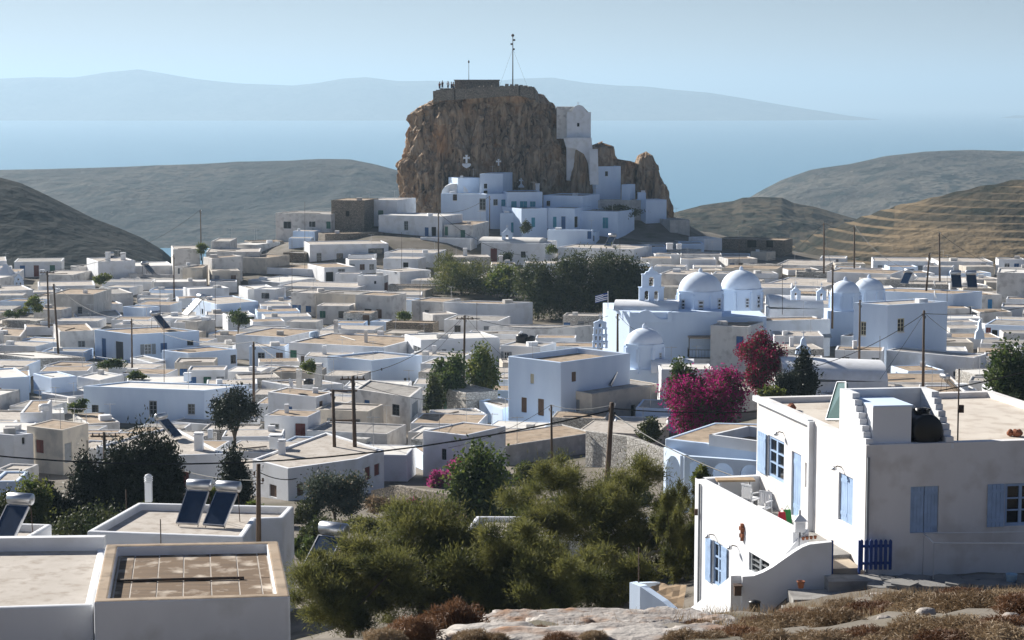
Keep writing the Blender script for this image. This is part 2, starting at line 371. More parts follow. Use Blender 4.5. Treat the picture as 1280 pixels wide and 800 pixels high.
hill("headland_hill", "long blue grey hill behind the left of the village",
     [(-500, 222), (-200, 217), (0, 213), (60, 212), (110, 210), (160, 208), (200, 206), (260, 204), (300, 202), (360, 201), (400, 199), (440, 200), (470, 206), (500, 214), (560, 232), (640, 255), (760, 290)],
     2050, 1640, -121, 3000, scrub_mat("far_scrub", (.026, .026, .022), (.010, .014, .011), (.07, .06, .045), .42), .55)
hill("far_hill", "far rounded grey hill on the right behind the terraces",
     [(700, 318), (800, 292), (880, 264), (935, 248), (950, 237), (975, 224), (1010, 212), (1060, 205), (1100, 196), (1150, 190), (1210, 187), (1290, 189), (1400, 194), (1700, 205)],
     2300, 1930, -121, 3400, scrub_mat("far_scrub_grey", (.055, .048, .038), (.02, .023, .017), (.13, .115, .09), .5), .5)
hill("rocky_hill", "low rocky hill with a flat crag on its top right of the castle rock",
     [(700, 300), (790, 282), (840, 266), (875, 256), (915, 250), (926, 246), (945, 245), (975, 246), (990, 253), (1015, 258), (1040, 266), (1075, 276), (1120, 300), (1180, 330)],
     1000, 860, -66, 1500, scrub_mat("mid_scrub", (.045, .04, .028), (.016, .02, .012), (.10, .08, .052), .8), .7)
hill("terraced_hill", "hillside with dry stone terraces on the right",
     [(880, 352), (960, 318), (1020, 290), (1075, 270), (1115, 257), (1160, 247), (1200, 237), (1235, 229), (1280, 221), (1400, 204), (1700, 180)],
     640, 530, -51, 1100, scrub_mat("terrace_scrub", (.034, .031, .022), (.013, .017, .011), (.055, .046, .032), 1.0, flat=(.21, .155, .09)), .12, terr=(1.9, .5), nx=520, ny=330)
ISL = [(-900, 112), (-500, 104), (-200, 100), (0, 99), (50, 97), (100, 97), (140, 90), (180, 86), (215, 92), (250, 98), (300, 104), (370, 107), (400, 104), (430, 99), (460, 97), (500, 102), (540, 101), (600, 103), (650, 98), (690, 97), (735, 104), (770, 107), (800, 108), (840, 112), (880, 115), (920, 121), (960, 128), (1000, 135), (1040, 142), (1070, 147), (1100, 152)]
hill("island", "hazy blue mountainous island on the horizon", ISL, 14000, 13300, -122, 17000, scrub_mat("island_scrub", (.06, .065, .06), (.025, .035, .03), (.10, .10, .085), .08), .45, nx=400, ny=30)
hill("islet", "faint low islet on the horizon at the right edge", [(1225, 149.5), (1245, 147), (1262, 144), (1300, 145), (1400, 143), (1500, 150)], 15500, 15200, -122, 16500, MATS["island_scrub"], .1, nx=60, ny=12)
def sea():
    m, n, L, b = new_mat("sea_water"); b.inputs["Base Color"].default_value = (.10, .25, .36, 1); b.inputs["Roughness"].default_value = .32; b.inputs["IOR"].default_value = 1.33
    geo = n.new("ShaderNodeNewGeometry"); t = n.new("ShaderNodeTexNoise"); t.inputs["Scale"].default_value = .02; t.inputs["Detail"].default_value = 6
    L.new(geo.outputs["Position"], t.inputs["Vector"]); bn = n.new("ShaderNodeBump"); bn.inputs["Strength"].default_value = .35; bn.inputs["Distance"].default_value = 3
    L.new(t.outputs["Fac"], bn.inputs["Height"]); L.new(bn.outputs[0], b.inputs["Normal"])
    q = MB(); q.quad((-39000, -1500, -120), (39000, -1500, -120), (39000, 78000, -120), (-39000, 78000, -120))
    structure(q.obj("sea", m), "calm pale blue sea")
sea()
def haze():
    m = bpy.data.materials.new("haze_air"); m.use_nodes = True; n = m.node_tree.nodes; n.clear()
    o = n.new("ShaderNodeOutputMaterial"); p = n.new("ShaderNodeVolumePrincipled")
    p.inputs["Color"].default_value = (.56, .79, 1.0, 1); p.inputs["Density"].default_value = 1.2e-4; p.inputs["Anisotropy"].default_value = .24
    m.node_tree.links.new(p.outputs[0], o.inputs["Volume"])
    q = MB(); q.box((0, 38500, 100), (80000, 81000, 608)); h = q.obj("haze", m); h["kind"] = "stuff"; h["label"] = "pale sea haze"
haze()
# ------------------------------------------------------------------ windows, doors, shutters (unit meshes: x 0..1, z 0..1, front at y = 0, back at y = 1)
V3_ = Vector
UM = {}
def unit(kind, col):
    k = kind + "_" + col
    if k in UM: return UM[k]
    m = MB(); name = kind
    def b(x0, x1, y0, y1, z0, z1): m.box(((x0 + x1) / 2, (y0 + y1) / 2, (z0 + z1) / 2), (x1 - x0, y1 - y0, z1 - z0))
    if kind == "window_frame":
        for x0, x1 in ((0, .09), (.91, 1), (.455, .545)): b(x0, x1, .3, .6, 0, 1)
        for z0, z1 in ((0, .07), (.93, 1), (.35, .385), (.63, .665)):
            b(.09, .455, .32, .58, z0, z1); b(.545, .91, .32, .58, z0, z1)
        mats = PC[col]
    elif kind == "pane": b(.05, .95, .62, .68, .03, .97); mats = GLASS
    elif kind == "sill": b(-.06, 1.06, -.25, .45, -.09, -.005); mats = WALL['w']
    elif kind == "leaf":                              # one shutter or door leaf of upright boards
        for i in range(4): b(i * .25 + .008, (i + 1) * .25 - .008, .38, .55, 0.005, .995)
        b(.03, .97, .30, .38, .12, .19); b(.03, .97, .30, .38, .81, .88); b(.0, 1.0, .55, .6, 0, 1); mats = PC[col]
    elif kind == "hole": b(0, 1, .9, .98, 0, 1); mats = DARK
    UM[k] = m.mesh(name, mats); return UM[k]
def wall_frame(a, d, n):
    """local frame on a wall: x along, y inwards, z up"""
    M = Matrix.Identity(4)
    for i in range(3): M[i][0] = d[i]; M[i][1] = -n[i]; M[i][2] = (0, 0, 1)[i]
    return M
def opening(root, a, d, n, u0, u1, z0, z1, code, dep):
    base = WL[root.name]; w, h = u1 - u0, z1 - z0
    def M(u, z, ww, hh, off=0.0, dd=dep):
        p = Vector((a.x + d.x * u, a.y + d.y * u, z)) - n * off - base
        return Matrix.Translation(p) @ wall_frame(a, d, n) @ Matrix.Diagonal((ww, dd, hh, 1))
    c = code[0:2]; kind = code[2:] or 's'
    if kind == 's':                                   # closed pair of shutters
        for k in (0, 1): inst("shutter", unit("leaf", c), root, M(u0 + w * (.5 * k + .01), z0, w * .48, h))
    elif kind == 'd':
        inst("door", unit("leaf", c), root, M(u0, z0, w, h))
    elif kind in ('w', 'f', 'l', 'B', 'r'):
        f = inst("window", unit("window_frame", c if kind in 'wf' or c == 'lb' else 'wh'), root, M(u0, z0, w, h))
        inst("pane", unit("pane", "x"), f, Matrix.Identity(4))
        if kind in ('w',) and w > .3: inst("sill", unit("sill", "x"), f, Matrix.Identity(4))
        if kind in ('l', 'B'): inst("shutter", unit("leaf", c), root, M(u0 - w * .56, z0, w * .52, h, -.11, .12))
        if kind in ('r', 'B'): inst("shutter", unit("leaf", c), root, M(u1 + w * .04, z0, w * .52, h, -.11, .12))
    elif kind == 'o':
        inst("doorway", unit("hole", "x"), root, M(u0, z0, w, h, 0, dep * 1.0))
def inset(poly, t):
    """convex counter-clockwise polygon moved inwards"""
    n = len(poly); out = []
    for i in range(n):
        p0, p1, p2 = Vector(poly[i - 1]), Vector(poly[i]), Vector(poly[(i + 1) % n])
        a = (p1 - p0).normalized(); b = (p2 - p1).normalized()
        na, nb = Vector((-a.y, a.x)), Vector((-b.y, b.x)); q = na + nb
        out.append(p1 + q * (t / max(.35, 1 + na.dot(nb))))
    return out
HOUSES = {}
def house(t, label, pts, base=None, wc='w', rc='w', ops=(), depth=9.0, h=None, par=.13, chim=(), Yabs=None, name="house", cat="house", group="flat roofed houses of the village", dep=.2, wing=13.0, low=2.2, rim=None, key=None, pt=.26, soft=.07):
    pix = [pp(t, *p) for p in pts]; a = max(range(len(pix)), key=lambda i: pix[i][1])
    if len(pix) == 3 and pix[1][1] > max(pix[0][1], pix[2][1]) - 1.5: a = 1
    bx, by = pix[a]
    if Yabs: Y = Yabs
    elif h is not None: Y = hit(bx, by, h)
    else: Y = hit(bx, pp(t, 0, base)[1])
    if Yabs and Yabs > 360 and wc == 'w': wc = 'b'  # far white walls take the wash with skylight in its colour
    zt = at(bx, by, Y).z
    C = [atz(px, py, zt) for px, py in pix]
    C = [Vector((c.x, c.y)) for c in C]
    if len(C) == 2:
        d = C[1] - C[0]
        if abs(d.y) > .45 * abs(d.x): d.y = math.copysign(.45 * abs(d.x), d.y); C[1 - a] = C[a] + (d if a == 0 else -d)
        d = (C[1] - C[0]).normalized(); nn = Vector((-d.y, d.x)) * depth
        C = [C[0], C[1], C[1] + nn, C[0] + nn]
    elif len(C) == 3:
        for k in (0, 2):
            w = C[k] - C[1]
            if w.length > wing: C[k] = C[1] + w.normalized() * wing
            if w.length < 1.6: C[k] = C[1] + w.normalized() * 1.6
        u, v = C[0] - C[1], C[2] - C[1]
        ang = u.angle(v) if u.length and v.length else 1.57
        if ang < R(50) or ang > R(135):               # keep a sane corner: turn the wing that is seen most edge-on
            k = 2 if abs(u.x) > abs(v.x) else 0; e = (u if k == 2 else v).normalized(); L = min(11.0, max(7.0, (v if k == 2 else u).length))
            prp = Vector((-e.y, e.x)); prp = prp if prp.y > 0 else -prp
            px_t = pix[k][0]; w = prp * L; C[k] = C[1] + w
        C = [C[0], C[1], C[2], C[0] + C[2] - C[1]]
    ar = sum(C[i].x * C[(i + 1) % len(C)].y - C[(i + 1) % len(C)].x * C[i].y for i in range(len(C)))
    if ar < 0: C = C[::-1]
    zg = min(min(T(c.x, c.y) for c in C), T(C[0].x, C[0].y)) - .6
    zg = max(zg, zt - 14); zg = min(zg, zt - low)
    cen = sum(C, Vector((0, 0))) / len(C)
    root = thing(name, label, cat, (cen.x, cen.y, zg), group)
    N = len(C); wl = []
    for i in range(N):
        p, q = C[i], C[(i + 1) % N]; d = (q - p); L = d.length; d.normalize()
        wl.append(dict(a=Vector((p.x, p.y, 0)), d=Vector((d.x, d.y, 0)), n=Vector((d.y, -d.x, 0)), L=L, holes=[]))
    for o in ops:
        x0, y0, x1, y1, code = o
        A, B = pp(t, x0, y0), pp(t, x1, y1); mx, my = (A[0] + B[0]) / 2, (A[1] + B[1]) / 2
        best = None
        for w in wl:
            r = ray(mx, my); dn = r.dot(w['n'])
            if dn > -0.01: continue
            k = (w['a'].dot(w['n'])) / dn; P = r * k; u = (P - w['a']).dot(w['d'])
            out = max(0, -u, u - w['L'])
            if best is None or out < best[0]: best = (out, w, k)
        if best is None: continue
        _, w, k = best
        def U(px, py):
            r = ray(px, py); P = r * (w['a'].dot(w['n']) / r.dot(w['n'])); return (P - w['a']).dot(w['d']), P.z
        u0, u1 = sorted((U(A[0], my)[0], U(B[0], my)[0])); z1, z0 = U(mx, A[1])[1], U(mx, B[1])[1]
        if u1 - u0 > 4: u1 = u0 + 4
        sh = max(0, .12 - u0); u0 += sh; u1 += sh; sh = max(0, u1 - (w['L'] - .12)); u0 -= sh; u1 -= sh
        if u0 < .05: continue
        z1 = min(z1, zt - .15); z0 = max(z0, zg + .3)
        if z1 - z0 < .2 or u1 - u0 < .15: continue
        if any(not (u1 <= q[0] - .02 or u0 >= q[1] + .02 or z1 <= q[2] - .02 or z0 >= q[3] + .02) for q in w['holes']): continue
        w['holes'].append((u0, u1, z0, z1, code))
    m = MB(); I = inset(C, pt); zr = zt - par
    zs = sorted({zg, zt, *[q for w in wl for h_ in w['holes'] for q in h_[2:4]]})
    for wi, w in enumerate(wl):
        us = sorted({0, w['L'], *[q for h_ in w['holes'] for q in h_[:2]]}); Ia, Ib = I[wi], I[(wi + 1) % N]
        def PT(u, z, o=0.0): return (w['a'].x + w['d'].x * u - w['n'].x * o, w['a'].y + w['d'].y * u - w['n'].y * o, z)
        for i in range(len(us) - 1):
            for j in range(len(zs) - 1):
                um, zm = (us[i] + us[i + 1]) / 2, (zs[j] + zs[j + 1]) / 2
                if any(q[0] < um < q[1] and q[2] < zm < q[3] for q in w['holes']): continue
                m.quad(PT(us[i], zs[j]), PT(us[i + 1], zs[j]), PT(us[i + 1], zs[j + 1]), PT(us[i], zs[j + 1]))
            q0, q1 = Ia.lerp(Ib, us[i] / w['L']), Ia.lerp(Ib, us[i + 1] / w['L']); m.mi = 1 if rim else 0
            m.quad(PT(us[i], zt), PT(us[i + 1], zt), (*q1, zt), (*q0, zt)); m.mi = 0
            m.quad((*q0, zt), (*q1, zt), (*q1, zr - .1), (*q0, zr - .1))
        for u0, u1, z0, z1, c in w['holes']:
            D = dep; ub = [u for u in us if u0 - 1e-6 <= u <= u1 + 1e-6]; zb_ = [z for z in zs if z0 - 1e-6 <= z <= z1 + 1e-6]
            m.quad(PT(u0, z0), PT(u1, z0), PT(u1, z0, D), PT(u0, z0, D)); m.quad(PT(u0, z1, D), PT(u1, z1, D), PT(u1, z1), PT(u0, z1))
            for k in range(len(zb_) - 1):
                a_, b_ = zb_[k], zb_[k + 1]; m.quad(PT(u0, a_), PT(u0, a_, D), PT(u0, b_, D), PT(u0, b_)); m.quad(PT(u1, a_, D), PT(u1, a_), PT(u1, b_), PT(u1, b_, D))
                m.quad(PT(u0, a_, D), PT(u1, a_, D), PT(u1, b_, D), PT(u0, b_, D))
    wo_ = m.obj("wall", [WALL[wc], ROOF[rim or 'w']], root)
    md = wo_.modifiers.new("weld", 'WELD'); md.merge_threshold = .002
    md = wo_.modifiers.new("soften", 'BEVEL'); md.width = soft; md.segments = 2; md.limit_method = 'ANGLE'; md.angle_limit = R(50); md.use_clamp_overlap = True; md.harden_normals = False
    r = MB(); r.prism([tuple(q) for q in I], zr - .12, zr); r.obj("roof", ROOF[rc], root)
    for w in wl:
        for u0, u1, z0, z1, c in w['holes']: opening(root, w['a'], w['d'], w['n'], u0, u1, z0, z1, c, dep)
    for ch in chim:
        X, Yt, Yb, wd = ch[:4]; b = atz(*pp(t, X, Yb), zr); s = b.y / FPX / TILE[t][2]
        hh = max(.5, (Yb - Yt) * s); wd = max(.35, wd * s); q = MB()
        q.box((b.x, b.y, zr + hh * .42), (wd, wd, hh * .84)); q.box((b.x, b.y, zr + hh * .87), (wd * 1.18, wd * 1.18, hh * .06))
        for sx in (-1, 1):
            for sy in (-1, 1): q.box((b.x + sx * wd * .38, b.y + sy * wd * .38, zr + hh * .93), (wd * .2, wd * .2, hh * .08))
        q.box((b.x, b.y, zr + hh * .985), (wd * 1.1, wd * 1.1, hh * .05)); q.obj("chimney", WALL['w' if len(ch) < 5 else ch[4]], root)
    q_ = rng.random()
    if N == 4 and group and q_ < .42:
        c_ = Vector(cen) + (C[rng.randrange(4)] - cen) * .6; hh = rng.uniform(1.4, 2.6); q = MB(); p0 = V3_((c_.x, c_.y, zr)); q.tube([p0, p0 + V3_((0, 0, hh))], .028, 4); ra = rng.uniform(-.6, .6)
        q.box((c_.x, c_.y, zr + hh - .1), (1.1, .035, .035), ra)
        for k in range(5): q.box((c_.x + (-.5 + .25 * k) * math.cos(ra), c_.y + (-.5 + .25 * k) * math.sin(ra), zr + hh - .1), (.025, .55 - .06 * k, .025), ra)
        q.obj("aerial", STEEL, root)
    if N == 4 and group and .3 < q_ < .62:
        c_ = Vector(cen) + (C[rng.randrange(4)] - cen) * rng.uniform(.3, .6); a_ = rng.uniform(.5, 1.3); q = MB(); q.box((c_.x, c_.y, zr + .25), (a_, a_ * .8, .5), rng.uniform(-.4, .4)); q.obj("roof_hatch", WALL[rng.choice('wpgw')], root)
    if N == 4 and group and q_ > .75:
        A_, B_ = C[0].lerp(C[2], .2), C[1].lerp(C[3], rng.uniform(.25, .5)); q = MB(); q.tube([(A_.x, A_.y, zr + .06), (B_.x, B_.y, zr + .06)], .05, 5); q.obj("roof_pipe", IRON if q_ < .88 else PC['gy'], root)
    root["zr"] = zr; WL[root.name] = Vector(root.location)
    info = dict(root=root, zr=zr, zt=zt, C=C, zg=zg)
    HOUSES[key or label] = info
    return info
def dome(mb, c, r, h, n=32, k=1.0):
    prof = [(r, 0)] + [(r * math.cos(a), h * math.sin(a)) for a in np.linspace(0.02, math.pi / 2 * .985, 14)] + [(0.01, h)]
    mb.lathe(prof, c, n)
def vault(mb, a, b, w, h, n=10, zb=0.0):
    """barrel roof from a to b (Vector), width w, rise h"""
    a, b = Vector(a), Vector(b); d = (b - a); d.z = 0; d.normalize(); s = Vector((d.y, -d.x, 0)); ring = []
    for p in (a, b): ring.append([p + s * (w / 2 * math.cos(q)) + Vector((0, 0, h * math.sin(q))) for q in np.linspace(0, math.pi, n)])
    vs = ring[0] + ring[1]; mb.smooth = True
    mb.add(vs, [(i, i + 1, n + i + 1, n + i) for i in range(n - 1)]); mb.smooth = False
    mb.add(vs, [tuple(range(n))[::-1], tuple(range(n, 2 * n))])
# ------------------------------------------------------------------ the village, house by house (traced corners -> flat roofs at their own height)
Hs = house
# under the castle rock
Hs('K', 'plain blue white block tucked against the cliff under the large painted cross', [(465, 272), (640, 266)], 590, 'b', 'g', depth=5, Yabs=388)
Hs('K', 'taller blue white block with two small dark openings right under the cliff', [(638, 238), (822, 235), (900, 225)], 590, 'b', 'w', [(672, 318, 698, 355, 'dkw'), (670, 372, 702, 402, 'dko')], Yabs=386)
kv = Hs('K', 'white house with a rounded barrel gable and one brown window below the cliff', [(328, 392), (690, 402)], 590, 'w', 'l', [(422, 402, 455, 452, 'brw'), (635, 436, 685, 530, 'gyw')], Yabs=381, depth=5)
Hs('K', 'white house front with a small grey window beside the thin utility pole under the cliff', [(692, 400), (858, 394)], 720, 'b', 'w', [(748, 442, 782, 490, 'gyw'), (812, 445, 852, 497, 'tqs')], Yabs=381.5)
Hs('K', 'upper white house with three turquoise doors in a row under the cliff', [(860, 386), (1140, 384)], 590, 'b', 'g', [(890, 458, 933, 532, 'tqd'), (960, 458, 1018, 540, 'tqs'), (1040, 460, 1085, 502, 'tqs')], Yabs=380.5, chim=[(1100, 315, 378, 32)])
Hs('L', 'long low white wall house with one small brown window under the cliff', [(120, 405), (435, 415)], 520, 'b', 'g', [(148, 455, 176, 495, 'brw')], Yabs=380)
Hs('K', 'white terrace block with a turquoise ground floor door beside the round bush', [(800, 552), (972, 554)], 715, 'b', 'w', [(888, 628, 936, 712, 'tqd')], Yabs=377, depth=3.6)
Hs('C', 'white house at the left row end with one narrow turquoise shutter by the round bush', [(448, 324), (578, 320)], 458, 'w', 'g', [(498, 368, 516, 415, 'tqs')], Yabs=374)
Hs('C', 'white house in the middle of a long row with one blue and one dark door', [(580, 319), (712, 322)], 470, 'w', 'g', [(604, 364, 622, 418, 'tqd'), (646, 362, 667, 425, 'bld'), (710, 363, 728, 418, 'dko')], Yabs=374.4)
Hs('C', 'white house right end of the row with a turquoise double window', [(714, 330), (928, 338)], 472, 'w', 'g', [(852, 368, 880, 422, 'tqs')], Yabs=374.2)
Hs('C', 'low white forecourt wall house with a small blue gate door', [(578, 430), (800, 432)], 482, 'w', 'l', [(777, 433, 797, 475, 'bld')], Yabs=366, depth=2.5, low=1.5)
lch = Hs('C', 'low white chapel with a bell arch on its roof edge and an oxblood door', [(246, 492), (566, 498)], 605, 'w', 'l', [(292, 522, 325, 596, 'rdd'), (444, 538, 467, 568, 'dkw')], depth=9, par=.1)
Hs('C', 'small white cube house perched on the crag with one dark window', [(820, 112), (943, 109)], 240, 'w', 'l', [(866, 137, 880, 160, 'dkw')], Yabs=394, depth=5, low=6)
Hs('C', 'tiny white hut at the foot of the right crag', [(944, 200), (990, 203)], 265, 'w', 'l', [], Yabs=391, depth=3)
Hs('C', 'smallest white hut beside a dark cave mouth at the right crag', [(1030, 243), (1070, 243)], 275, 'w', 'l', [], Yabs=390, depth=2)
Hs('C', 'long grey blue retaining terrace under the right crag', [(756, 282), (1070, 280)], 310, 'g', 'g', [], Yabs=387, depth=4, low=5, name="terrace_wall", cat="terrace wall")
Hs('C', 'white terrace corner at the right end of the grey terrace under the crag', [(1070, 280), (1168, 274)], 345, 'w', 'l', [], Yabs=386.5, depth=4, low=6)
Hs('C', 'grey low house at the far right foot of the castle hill', [(1190, 380), (1290, 378)], 440, 'g', 'g', [], depth=6)
# far centre left
Hs('B', 'flat grey white house with three dark windows left of the stone tower', [(112, 137), (375, 151)], 264, 'p', 'g', [(137, 188, 175, 223, 'dkw'), (265, 187, 296, 215, 'dkw'), (352, 188, 374, 224, 'grs')])
Hs('B', 'square brown rubble stone tower house without plaster', [(375, 80), (541, 82)], 240, 's', 't', [(448, 135, 466, 162, 'dko')], par=.1)
Hs('B', 'two storey white house with green shutters right of the stone tower', [(543, 78), (706, 80), (800, 69)], 212, 'w', 'w', [(568, 135, 589, 176, 'grs'), (610, 132, 636, 178, 'grd')])
Hs('B', 'white pale roofed house with one tall grey window behind the first utility pole', [(612, 154), (930, 162)], 268, 'w', 'l', [(740, 185, 760, 232, 'gyw'), (843, 217, 862, 262, 'bld'), (877, 215, 900, 262, 'dko')])
Hs('B', 'white front terrace with a dark railing at its right end behind the pine', [(820, 266), (1072, 272)], 332, 'w', 'w', [], depth=3.5)
Hs('B', 'small cream house with earth roof and green door right of the first utility pole', [(940, 202), (1085, 206), (1165, 186)], 320, 'p', 't', [(941, 212, 957, 257, 'grs'), (1022, 230, 1045, 267, 'grd')])
Hs('B', 'long white house with a wide dark glazed veranda at its right end', [(268, 303), (662, 297)], 392, 'w', 'p' if False else 'w', [(303, 345, 328, 392, 'gyw'), (403, 347, 435, 392, 'brw'), (562, 322, 640, 386, 'dkw')])
Hs('B', 'blank white block left of the pines with a cracked pale roof', [(640, 342), (893, 346)], 420, 'w', 'w', [])
Hs('B', 'brown stone yard wall house below the stone tower', [(345, 250), (640, 240)], 300, 's', 't', [], depth=4)
Hs('B', 'rough grey stone ruin wall left of the flat grey white house', [(-20, 290), (140, 285)], 345, 's', 't', [], depth=5)
Hs('B', 'small brown yard shed below the flat grey white house', [(135, 342), (240, 345)], 388, 's', 'g', [], depth=3.5)
Hs('B', 'long white house with an earth coloured roof and no windows below the ruin wall', [(22, 395), (340, 428)], 470, 'w', 't', [])
Hs('B', 'white house with a recessed dark doorway and a shaded porch', [(342, 418), (497, 412)], 497, 'w', 't', [(350, 440, 388, 492, 'dko'), (445, 470, 490, 496, 'dkw'), (410, 425, 445, 446, 'gyw')])
Hs('B', 'low white house with a bright triangular looking roof at the village back', [(-40, 478), (118, 492), (300, 470)], 520, 'w', 'l', [])
Hs('B', 'small white annexe with a rounded front and a dark red door', [(508, 458), (641, 460)], 545, 'w', 'l', [(590, 485, 601, 500, 'dkw'), (637, 495, 656, 540, 'rdd')], depth=3)
Hs('B', 'broad white house with a curved front left of the pines', [(641, 440), (720, 440), (875, 430)], 512, 'w', 'w', [(692, 440, 704, 448, 'dkw')])
Hs('B', 'grey stone garden wall left of the pines', [(660, 505), (950, 508)], 548, 'v', 't', [], depth=2.5)
Hs('B', 'white house with a long dusty roof strewn with pipes', [(105, 508), (505, 518)], 562, 'w', 'w', [])
Hs('B', 'small white house with one square dark window and a flat white roof', [(-10, 524), (100, 527)], 612, 'w', 'l', [(27, 545, 65, 573, 'dkw')], depth=4)
Hs('B', 'pale plastered house with a blue casement and a small blue window', [(175, 541), (296, 546)], 662, 'p', 'w', [(177, 605, 221, 656, 'bls'), (247, 610, 275, 641, 'bls')], depth=5)
Hs('B', 'bare cement rendered house without windows beside the blue casement house', [(297, 545), (495, 552)], 682, 'c', 'g', [], depth=5.4)
Hs('B', 'cement house with a black doorway and a brown shutter', [(496, 552), (672, 560)], 702, 'p', 't', [(540, 625, 577, 701, 'dko'), (600, 627, 628, 672, 'brs')], depth=5)
Hs('B', 'small bluish white cube with a tiny blue window between cement houses', [(672, 576), (778, 580)], 665, 'b', 'w', [(679, 628, 700, 650, 'bls')], depth=3.4)
Hs('B', 'grey house with a pair of narrow grey windows beside the bluish cube', [(778, 580), (936, 590)], 692, 'p', 't', [(842, 630, 864, 680, 'gyw'), (870, 640, 882, 686, 'gyw')], depth=6)
Hs('B', 'long white house with a dusty earth roof in front of the dark pines', [(936, 592), (1240, 600), (1385, 590)], 712, 'w', 't', [], wing=16)
Hs('B', 'small white parapet house with a row of slots below the dusty roof', [(885, 655), (1012, 642)], 732, 'p', 'w', [], depth=4)
Hs('B', 'low rubble stone wall under a green bush', [(650, 690), (886, 696)], 757, 's', 't', [], depth=3, name="stone_wall", cat="stone wall")
Hs('B', 'little blue white chimney block in front of the cement houses', [(572, 682), (650, 690)], 745, 'b', 'l', [(620, 715, 635, 740, 'dkw')], depth=3)
# far left
Hs('A', 'white chapel with a small pitched top at the far left edge', [(-30, 256), (52, 256)], 320, 'w', 'l', [(5, 262, 14, 272, 'dkw')], depth=5, name="chapel", cat="chapel", key="farchapel")
Hs('A', 'white house with a rounded corner at the back edge of the village on the left', [(352, 208), (400, 214), (492, 206)], 268, 'p', 'w', [])
Hs('A', 'low white house with a square chimney at the back edge on the left', [(195, 252), (366, 254)], 300, 'p', 'w', [], chim=[(212, 228, 254, 22)])
Hs('A', 'white house with two pointed chimneys in front of the dark hill', [(490, 188), (700, 172)], 242, 'w', 'w', [], Yabs=338, chim=[(540, 140, 188, 22), (616, 142, 180, 22)])
Hs('A', 'bright low roofed house between the two tilted white panels', [(600, 212), (866, 206)], 262, 'w', 'l', [])
Hs('A', 'grey parapet house carrying a tilted white solar panel', [(598, 272), (866, 278)], 308, 'p', 'g', [], par=.5, chim=[(668, 245, 275, 40, 'p')])
Hs('A', 'narrow grey house with a slim downpipe behind the thin wooden post', [(866, 212), (912, 214)], 325, 'p', 'g', [(888, 220, 898, 250, 'gyw')], depth=5)
Hs('A', 'cream plastered house with a blank sunlit wall', [(912, 218), (1012, 218)], 327, 'c', 't', [], depth=6)
oval = Hs('A', 'oval house with a deep shade ledge and two blue doors', [(1015, 164), (1060, 172), (1212, 160)], 307, 'p', 't', [(1118, 225, 1142, 268, 'bls'), (1168, 226, 1200, 278, 'bld')])
Hs('A', 'far grey white house left of the palm like bush', [(865, 126), (1000, 124)], 172, 'p', 'w', [], Yabs=345)
Hs('A', 'far grey white house right of the palm like bush', [(1055, 86), (1150, 86)], 130, 'p', 'w', [], Yabs=356)
Hs('A', 'far white house with a bright roof under the ruin wall', [(1150, 100), (1285, 104)], 150, 'p', 'l', [])
Hs('A', 'long far grey white house behind the oval house', [(1030, 140), (1300, 138)], 175, 'p', 'w', [], Yabs=347)
Hs('A', 'low tan roofed house right of the oval house', [(1215, 165), (1330, 170)], 250, 'c', 't', [], depth=8)
Hs('A', 'raised white rear part of the white house with an arched blue door', [(948, 326), (1146, 318)], 402, 'w', 'l', [], depth=4)
Hs('A', 'white house with an arched deep blue door and a vine beside it', [(960, 372), (1082, 402), (1292, 386)], 492, 'b', 'w', [(1008, 425, 1016, 450, 'dkw'), (1077, 447, 1101, 498, 'dbd')])
Hs('A', 'bright white house with one wide dark window in its shaded front', [(1193, 308), (1240, 327), (1382, 320)], 400, 'w', 'l', [(1309, 347, 1345, 372, 'dkw')])
Hs('A', 'large blank cement grey house left of the tan roof row', [(246, 350), (468, 352)], 482, 'g', 't', [(388, 414, 410, 450, 'gyw'), (318, 438, 346, 458, 'dko')])
Hs('A', 'sunlit grey white house wall behind the cement grey house', [(468, 352), (718, 318)], 425, 'p', 'g', [])
Hs('A', 'long white roofed house behind the cement grey house', [(190, 312), (476, 306)], 350, 'w', 'w', [])
Hs('A', 'far left white terrace house with a vine arbour in front', [(-20, 335), (192, 318)], 395, 'w', 'w', [])
Hs('A', 'white house with a small tan roof left of the six sided house', [(498, 402), (616, 396)], 448, 'w', 't', [])
Hs('A', 'six sided pale blue white house with a small corner window', [(614, 412), (716, 420), (800, 412)], 492, 'b', 'w', [(655, 465, 680, 488, 'gyw')])
Hs('A', 'low white house with a long bright roof below the cement grey house', [(380, 465), (612, 458)], 500, 'w', 'w', [])
Hs('A', 'long house with a tan earth roof and cream front left of the blue balcony', [(298, 538), (472, 532)], 645, 'p', 't', [(390, 585, 426, 616, 'gyw')])
balc = Hs('A', 'blue white corner house with a blue railed balcony', [(472, 528), (662, 552), (996, 534)], 700, 'b', 't', [(508, 572, 530, 668, 'bld'), (578, 588, 616, 688, 'dkd'), (722, 600, 758, 652, 'gyB'), (803, 595, 836, 642, 'bls'), (936, 583, 967, 607, 'dkw')])
Hs('A', 'low white house with a dark shaded roof in front of the balcony house', [(650, 668), (762, 694), (830, 680)], 762, 'w', 'g', [(674, 710, 688, 740, 'grs')], wing=8)
Hs('A', 'white house with an air conditioner and a flat tan roof', [(808, 630), (940, 646), (1186, 625)], 762, 'b', 't', [(875, 688, 890, 752, 'gyd'), (903, 688, 923, 756, 'gyd'), (1024, 690, 1058, 728, 'blw'), (1154, 655, 1180, 698, 'dkw')])
Hs('A', 'white house with a tan roof right of the air conditioner house', [(1184, 546), (1420, 566)], 690, 'w', 't', [])
Hs('A', 'brown grey shed beside the arched blue door house', [(925, 480), (985, 488), (1078, 478)], 580, 'g', 'g', [], wing=6)
Hs('A', 'tan roofed low house at the far left edge', [(-30, 555), (102, 562), (140, 515)], 632, 'p', 't', [], wing=9)
